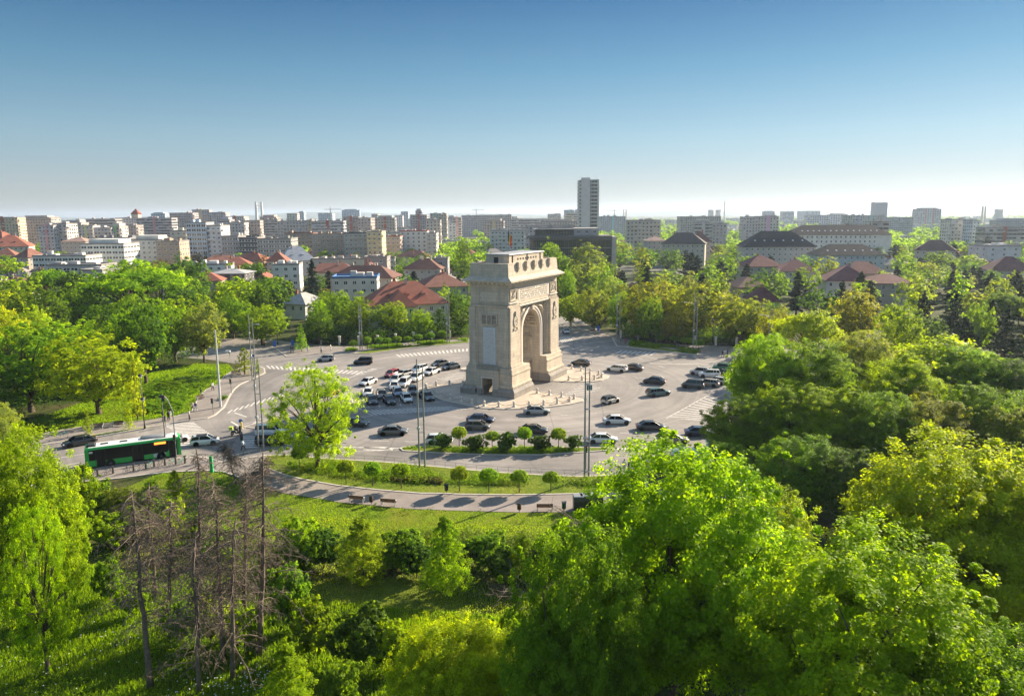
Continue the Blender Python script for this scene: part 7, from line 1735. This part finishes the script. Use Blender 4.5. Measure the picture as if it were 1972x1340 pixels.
# bus-shelter like kiosk and brick kiosk
X, Y = G(1320, 905); o = empty('kiosk', (X, Y, .03), -.15); tag(o, 'white box kiosk with dark end wall at the lower right kerb', 'kiosk'); b = MB(); b.box(-1.4, 1.4, -1.3, 1.3, 0, 2.6); b.build('wall', simple('kiosk_grey', (.35, .36, .38)), o)
b = MB(); b.box(1.401, 1.5, -1.35, 1.35, 0, 2.75); b.build('end_wall', M['dark'], o); b = MB(); b.box(-2.0, 1.48, -1.5, 1.5, 2.601, 2.75, top=(.05, .05)); b.build('roof', M['white'], o)
for x in (-1.0, .1): b = MB(); b.box(x, x + .85, -1.33, -1.301, .9, 2.2); b.build('window', M['glass'], o)
X, Y = G(1395, 890); o = empty('kiosk', (X, Y, .03), -.2); tag(o, 'brick red kiosk with flat white roof under the right hand tree', 'kiosk'); b = MB(); b.box(-1.8, 2.2, -1.3, 1.3, 0, 2.5); b.build('wall', simple('kiosk_red', (.4, .09, .05)), o)
b = MB(); b.box(-2.6, 2.6, -1.7, 1.7, 2.501, 2.66, top=(.05, .05)); b.build('roof', M['white'], o); b = MB(); b.box(-1.85, -1.801, -1.0, 1.0, .3, 2.2); b.box(-1.2, 1.2, -1.33, -1.301, 1.0, 2.1); b.build('shutter', M['paleste'], o)
# hire bicycles at their docks
def bike_mesh():
    b = MB(); b.sm = True
    for x in (-.52, .52):
        P = [(x + .33 * cos(2 * pi * k / 14), 0, .33 + .33 * sin(2 * pi * k / 14)) for k in range(15)]; b.tube(P, .022, 4, cap=False)
    wheels = b.mesh('wheels', M['rubber']); b = MB(); b.sm = True
    for p, q in (((-.52, 0, .33), (-.1, 0, .3)), ((-.1, 0, .3), (-.22, 0, .85)), ((-.52, 0, .33), (-.18, 0, .7)), ((-.1, 0, .3), (.4, 0, .75)), ((-.18, 0, .68), (.38, 0, .8)), ((.52, 0, .33), (.36, 0, 1.0))): b.tube([p, q], .025, 5)
    fr = b.mesh('frame', M['obj']); b = MB(); b.tube([(.36, -.28, 1.03), (.36, 0, 1.0), (.36, .28, 1.03)], .02, 5); hb = b.mesh('handlebar', M['dark'])
    b = MB(); b.box(-.36, -.1, -.08, .08, .86, .92); sd_ = b.mesh('saddle', M['dark']); return wheels, fr, hb, sd_
BK = bike_mesh()
def bike(X, Y, rz, col, label, group=None, z=.14):
    o = empty('bicycle', (X, Y, z), rz); tag(o, label, 'bicycle', group)
    for me, nm in zip(BK, ('wheels', 'frame', 'handlebar', 'saddle')): place(me, nm, o, color=col)
    return o
for i, (x, y) in enumerate([(178, 922), (208, 917), (248, 912), (272, 908), (288, 904), (309, 901), (330, 899), (348, 897)]):
    X, Y = G(x, y); bike(X, Y, 1.1, (.03, .3, .22) if i in (4, 6, 7) else (.05, .05, .055), f'hire bicycle at the dock row below the bus, {nth(i+1)} from the left', 'hire bicycles at the docks')
    b = MB(); b.box(-.1, .1, -.1, .1, 0, .95, top=(.03, .03)); b.box(-.22, .22, -.06, .06, .951, 1.1); p = b.build('bicycle_dock', M['dark'], None, (X + .3, Y + .75, .14), 1.1); tag(p, f'dark dock post of the bicycle row, {nth(i+1)} from the left', 'dock', 'bicycle dock posts')
X, Y = G(408, 911); b = MB(); b.box(-.22, .22, -.12, .12, 0, 2.3, top=(.03, .02)); o = b.build('info_pillar', simple('pillar_green', (.02, .42, .12)), None, (X, Y, .13)); tag(o, 'slim bright green info pillar right of the bicycle docks', 'pillar')
X, Y = G(120, 844); o = bike(X, Y, .2, (.02, .35, .3), 'teal hire scooter parked on the far left pavement')
# low rail fence along the kerb lawn
def rail(pts, step, hgt, label, name='low_fence', col=M['steel'], z=.13):
    g = ring(gp(pts), step); o = empty(name, (g[0][0], g[0][1], z)); tag(o, label, 'fence'); ox, oy = g[0]
    for p in g[:100]: b = MB(); b.tube([(p[0] - ox, p[1] - oy, 0), (p[0] - ox, p[1] - oy, hgt)], .025, 5); b.build('post', col, o)
    for zz in (hgt, hgt * .45): b = MB(); b.tube([(p[0] - ox, p[1] - oy, zz) for p in g], .018, 4); b.build('rail', col, o)
rail([(555, 877), (613, 883), (740, 890.6), (841, 899.5), (968, 911), (1120, 918.5), (1171, 916), (1235, 910)], 1.5, .75, 'low grey rail fence along the kerb of the lawn strip')
rail([(440, 893), (475, 883), (505, 878), (545, 877)], 1.6, .9, 'short rail at the zebra below the minivans')
# far garden fence with pale posts
def gfence(pts, label):
    g = ring(gp(pts), 5.2); o = empty('garden_fence', (g[0][0], g[0][1], 0)); tag(o, label, 'fence'); ox, oy = g[0]
    for p in g: b = MB(); b.box(-.25, .25, -.25, .25, 0, 2.2); b.box(-.32, .32, -.32, .32, 2.201, 2.35); b.build('post', M['stone_light'], o, (p[0] - ox, p[1] - oy, 0))
    for p, q in zip(g, g[1:]):
        a = atan2(q[1] - p[1], q[0] - p[0]); l = hypot(q[0] - p[0], q[1] - p[1]); b = MB(); b.box(.26, l - .26, -.1, .1, 0, .5); b.box(.26, l - .26, -.04, .04, 1.85, 1.93)
        for k in range(int(l / .4)): b.box(.3 + k * .4, .36 + k * .4, -.03, .03, .501, 1.849)
        b.build('railing', M['dark'], o, (p[0] - ox, p[1] - oy, 0), a)
gfence([(585, 662), (640, 664), (712, 664), (780, 657), (895, 649)], 'long dark garden railing with pale posts left of the arch'); gfence([(1195, 652), (1240, 656), (1300, 661), (1400, 666), (1470, 669)], 'dark garden railing with pale posts behind the far kerb at right')
# ================================================================== PEOPLE
def figure(seed, stride=.22, sit=False, arms=(.15, -.15), lean=0.0):
    v = [(0, 0, .93), (0, 0, 1.12), (lean * .3, 0, 1.36), (lean * .5, 0, 1.5), (lean * .6, 0, 1.58), (lean * .7, 0, 1.67)]; e = [(0, 1), (1, 2), (2, 3), (3, 4), (4, 5)]; r = [(.15, .13), (.13, .11), (.17, .11), (.06, .06), (.085, .095), (.08, .09)]
    for s in (-1, 1):
        n = len(v); st_ = stride * s
        if sit: v += [(.05, s * .1, .9), (.42, s * .17, .86), (.40, s * .17, .45), (.54, s * .17, .40)]
        else: v += [(0, s * .1, .86), (st_ * .6 + .03, s * .1, .48), (st_, s * .1, .08), (st_ + .14, s * .1, .04)]
        e += [(0, n), (n, n + 1), (n + 1, n + 2), (n + 2, n + 3)]; r += [(.1, .1), (.065, .07), (.042, .045), (.045, .035)]
        n = len(v); a = arms[0 if s < 0 else 1]; x0 = lean * .45
        v += [(x0, s * .2, 1.4), (x0 + a * .5, s * .24, 1.15), (x0 + a + .06, s * .23, .93), (x0 + a + .1, s * .225, .86)] if not sit else [(x0, s * .2, 1.4), (x0 + .15, s * .26, 1.18), (x0 + .38, s * .24, 1.12), (x0 + .46, s * .23, 1.12)]
        e += [(2, n), (n, n + 1), (n + 1, n + 2), (n + 2, n + 3)]; r += [(.06, .06), (.045, .045), (.035, .035), (.035, .025)]
        k = len(v) - 1; hx, hy, hz = v[k]
        for f in range(5):
            dx, dz = ((.05, -.02) if f == 4 else (.02, -.07 - .006 * (f == 1 or f == 2))); yy = hy + (f - 1.5) * .018 if f < 4 else hy
            v.append((hx + dx, yy, hz + dz)); e.append((k, len(v) - 1)); r.append((.009, .009))
    me = bpy.data.meshes.new('figure'); me.from_pydata(v, e, []); me.skin_vertices or me.attributes
    ob = bpy.data.objects.new('tmp', me); COL.objects.link(ob)
    bpy.context.view_layer.objects.active = ob
    m = ob.modifiers.new('s', 'SKIN'); m.use_smooth_shade = True
    if not me.skin_vertices: 
        with bpy.context.temp_override(object=ob, active_object=ob): bpy.ops.mesh.customdata_skin_add()
    for i, (a_, b_) in enumerate(r): me.skin_vertices[0].data[i].radius = (a_, b_); me.skin_vertices[0].data[i].use_root = (i == 0)
    sb = ob.modifiers.new('b', 'SUBSURF'); sb.levels = 1; sb.render_levels = 1
    dg = bpy.context.evaluated_depsgraph_get(); dg.update(); ev = ob.evaluated_get(dg); nm = bpy.data.meshes.new_from_object(ev)
    bpy.data.objects.remove(ob); nm.materials.clear(); nm.materials.append(M['skin']); nm.name = 'body'
    vs = np.array([q.co[:] for q in nm.vertices]); no = np.array([q.normal[:] for q in nm.vertices])
    def cloth(name, test, off):
        keep = [p for p in nm.polygons if test(np.mean(vs[list(p.vertices)], axis=0))]; ids = sorted({i for p in keep for i in p.vertices}); mp = {j: i for i, j in enumerate(ids)}
        b = MB(); b.sm = True; b.add([tuple(vs[j] + no[j] * off) for j in ids], [tuple(mp[i] for i in p.vertices) for p in keep]); return b.mesh(name, M['cloth'])
    top = cloth('top', lambda c: (c[2] > .93 and c[2] < 1.50 and not (abs(c[1]) > .2 and c[2] < 1.0)), .014)
    tr = cloth('trousers', (lambda c: c[2] < .97 and c[2] > .12 and abs(c[1]) < .2) if not sit else (lambda c: c[2] < 1.0 and c[2] > .45 and abs(c[1]) < .215 and not c[2] > 1.0), .012)
    sh = cloth('shoes', (lambda c: c[2] <= .12) if not sit else (lambda c: c[2] <= .45), .012)
    b = MB(); b.sm = True; hx = lean * .7; b.lathe([(.02, -.0), (.1, .02), (.108, .07), (.09, .13), (.05, .165), (.01, .175)], 10, (hx - .02, 0, 1.62)); hair = b.mesh('hair', M['cloth'])
    b = MB(); b.box(hx + .075, hx + .115, -.015, .015, 1.61, 1.65); nose = b.mesh('nose', M['skin'])
    b = MB(); 
    for s in (-1, 1): b.box(hx + .07, hx + .097, s * .035 - .012, s * .035 + .012, 1.665, 1.68)
    b.box(hx + .07, hx + .095, -.025, .025, 1.575, 1.583); eyes = b.mesh('face', M['dark'])
    return dict(body=nm, top=top, trousers=tr, shoes=sh, hair=hair, nose=nose, face=eyes)
FIG = [figure(1), figure(2, .08, arms=(.05, .02)), figure(3, .3, arms=(-.2, .25)), figure(4, sit=True, lean=.12)]
def person(X, Y, rz, f, top, trs, label, hair=(.05, .03, .02), z=.14, s=1.0):
    m = FIG[f]; o = empty('person', (X, Y, z), rz); o.scale = (s, s, s); tag(o, label, 'person'); place(m['body'], 'body', o)
    place(m['top'], 'top', o, color=top); place(m['trousers'], 'trousers', o, color=trs); place(m['shoes'], 'shoes', o, color=(.4, .4, .4) if f == 2 else (.04, .04, .04)); place(m['hair'], 'hair', o, color=hair); place(m['nose'], 'nose', o); place(m['face'], 'eyes', o)
    return o
W3, K3, B3 = (.7, .7, .7), (.03, .03, .035), (.03, .08, .25)
for (px, py, f, t, tr, lab) in [(371.5, 793, 0, (.45, .42, .4), (.15, .15, .17), 'walker in a light grey top with a companion in blue on the left pavement'), (377, 793.5, 2, (.05, .08, .18), W3, 'walker in a dark blue top beside the grey one on the left pavement'), (365, 810, 1, (.6, .56, .48), (.05, .05, .06), 'person in a cream jacket standing at the left zebra'), (315, 812, 0, K3, (.5, .48, .45), 'person in black top and pale trousers at the left zebra, left of a close pair'),
                                (328.5, 810, 2, W3, (.5, .4, .35), 'person in a white shirt at the left zebra, right of a close pair'), (325, 810, 1, K3, K3, 'person in dark clothes between the black and white tops at the left zebra'), (410, 753, 0, W3, (.06, .06, .07), 'person in a white shirt walking on the upper left pavement'), (619, 681, 0, W3, K3, 'person in a white shirt crossing at the far zebra'), (560.5, 680, 2, K3, K3, 'dark clad walker at the far crossing, left of two'), (565, 680, 0, (.05, .05, .08), (.2, .2, .22), 'dark clad walker at the far crossing, right of two'),
                                (593, 680, 2, (.3, .35, .45), (.3, .35, .5), 'person in pale blue striding along the far kerb'), (509, 668, 1, (.5, .2, .12), K3, 'person in a rust top behind the left crossing'), (1202, 910, 0, (.5, .52, .6), (.6, .6, .62), 'person in pale clothes at the lower right kerb'), (1210.5, 911, 1, K3, K3, 'person in black beside the pale one at the lower right kerb'), (1204, 664, 1, (.5, .03, .08), K3, 'person in a red top by the street corner right of the arch'),
                                (1391, 689, 0, K3, K3, 'person in black on the far right pavement'), (1395, 688, 2, (.55, .55, .6), (.3, .3, .35), 'person in white on the far right pavement'), (1400.5, 686, 1, (.05, .07, .1), K3, 'person in dark blue on the far right pavement'), (468.5, 870, 2, (.5, .58, .72), K3, 'cyclist in a pale blue shirt riding away by the lower zebra'), (1399 - 6, 645, 1, W3, K3, 'person in white behind the far fence at right'), (637, 676, 1, W3, W3, 'person in white standing by the far kerb left of the fence'), (388, 765, 1, (.05, .06, .08), (.3, .3, .3), 'person in dark clothes standing beside the bench under the tall left mast')]:
    X, Y = G(px, py); person(X, Y, trg.uniform(0, 6.28), f, t, tr, lab)
X, Y = G(469, 874); bike(X, Y, 1.9, (.1, .1, .1), 'dark bicycle under the rider in the pale blue shirt', None, .03)
# delivery scooter with rider
X, Y = G(455, 838); rz = .12; o = empty('delivery_scooter', (X, Y, .03), rz); tag(o, 'black delivery scooter with a yellow-green box on the zebra approach', 'scooter')
b = MB(); b.sm = True; b.tube([(-.75, 0, .55), (-.3, 0, .62), (.0, 0, .35), (.4, 0, .35), (.6, 0, .9)], [.14, .2, .12, .12, .08], 8); b.build('body', M['dark'], o)
for x in (-.6, .72):
    w0 = bpy.data.objects.new('wheel', None); COL.objects.link(w0); w0.parent = o; w0.location = (x, 0, 0); w0.scale = (.82, .6, .82); place(WHEEL[0], 'tyre', w0); place(WHEEL[1], 'rim', w0)
b = MB(); b.box(-1.0, -.5, -.28, .28, .85, 1.4); b.build('delivery_box', simple('box_lime', (.45, .6, .04)), o); b = MB(); b.tube([(.55, -.3, 1.05), (.6, 0, 1.02), (.55, .3, 1.05)], .02, 5); b.tube([(.72, 0, .3), (.58, 0, 1.02)], .035, 6); b.build('handlebar', M['dark'], o)
b = MB(); b.box(.5, .8, -.2, .2, .6, 1.5); b.build('windshield', M['glass'], o)
p = person(X - .15 * cos(rz), Y - .15 * sin(rz), rz, 3, K3, K3, 'scooter rider in black with a white helmet', (.75, .75, .75), .0)
# ================================================================== HAZE
hm = bpy.data.materials.new('haze'); hm.use_nodes = True; t_ = hm.node_tree; t_.nodes.remove(t_.nodes['Principled BSDF'])
pv = t_.nodes.new('ShaderNodeVolumePrincipled'); pv.inputs['Color'].default_value = (.66, .80, 1.0, 1); pv.inputs['Density'].default_value = .00010; pv.inputs['Anisotropy'].default_value = .3
t_.links.new(pv.outputs[0], t_.nodes['Material Output'].inputs['Volume'])
b = MB(); b.box(-14500, 14500, -400, 16500, -3.5, 125); o = b.build('haze', hm); o['kind'] = 'stuff'; o['label'] = 'pale blue air between the camera and the far city'; o['category'] = 'haze'
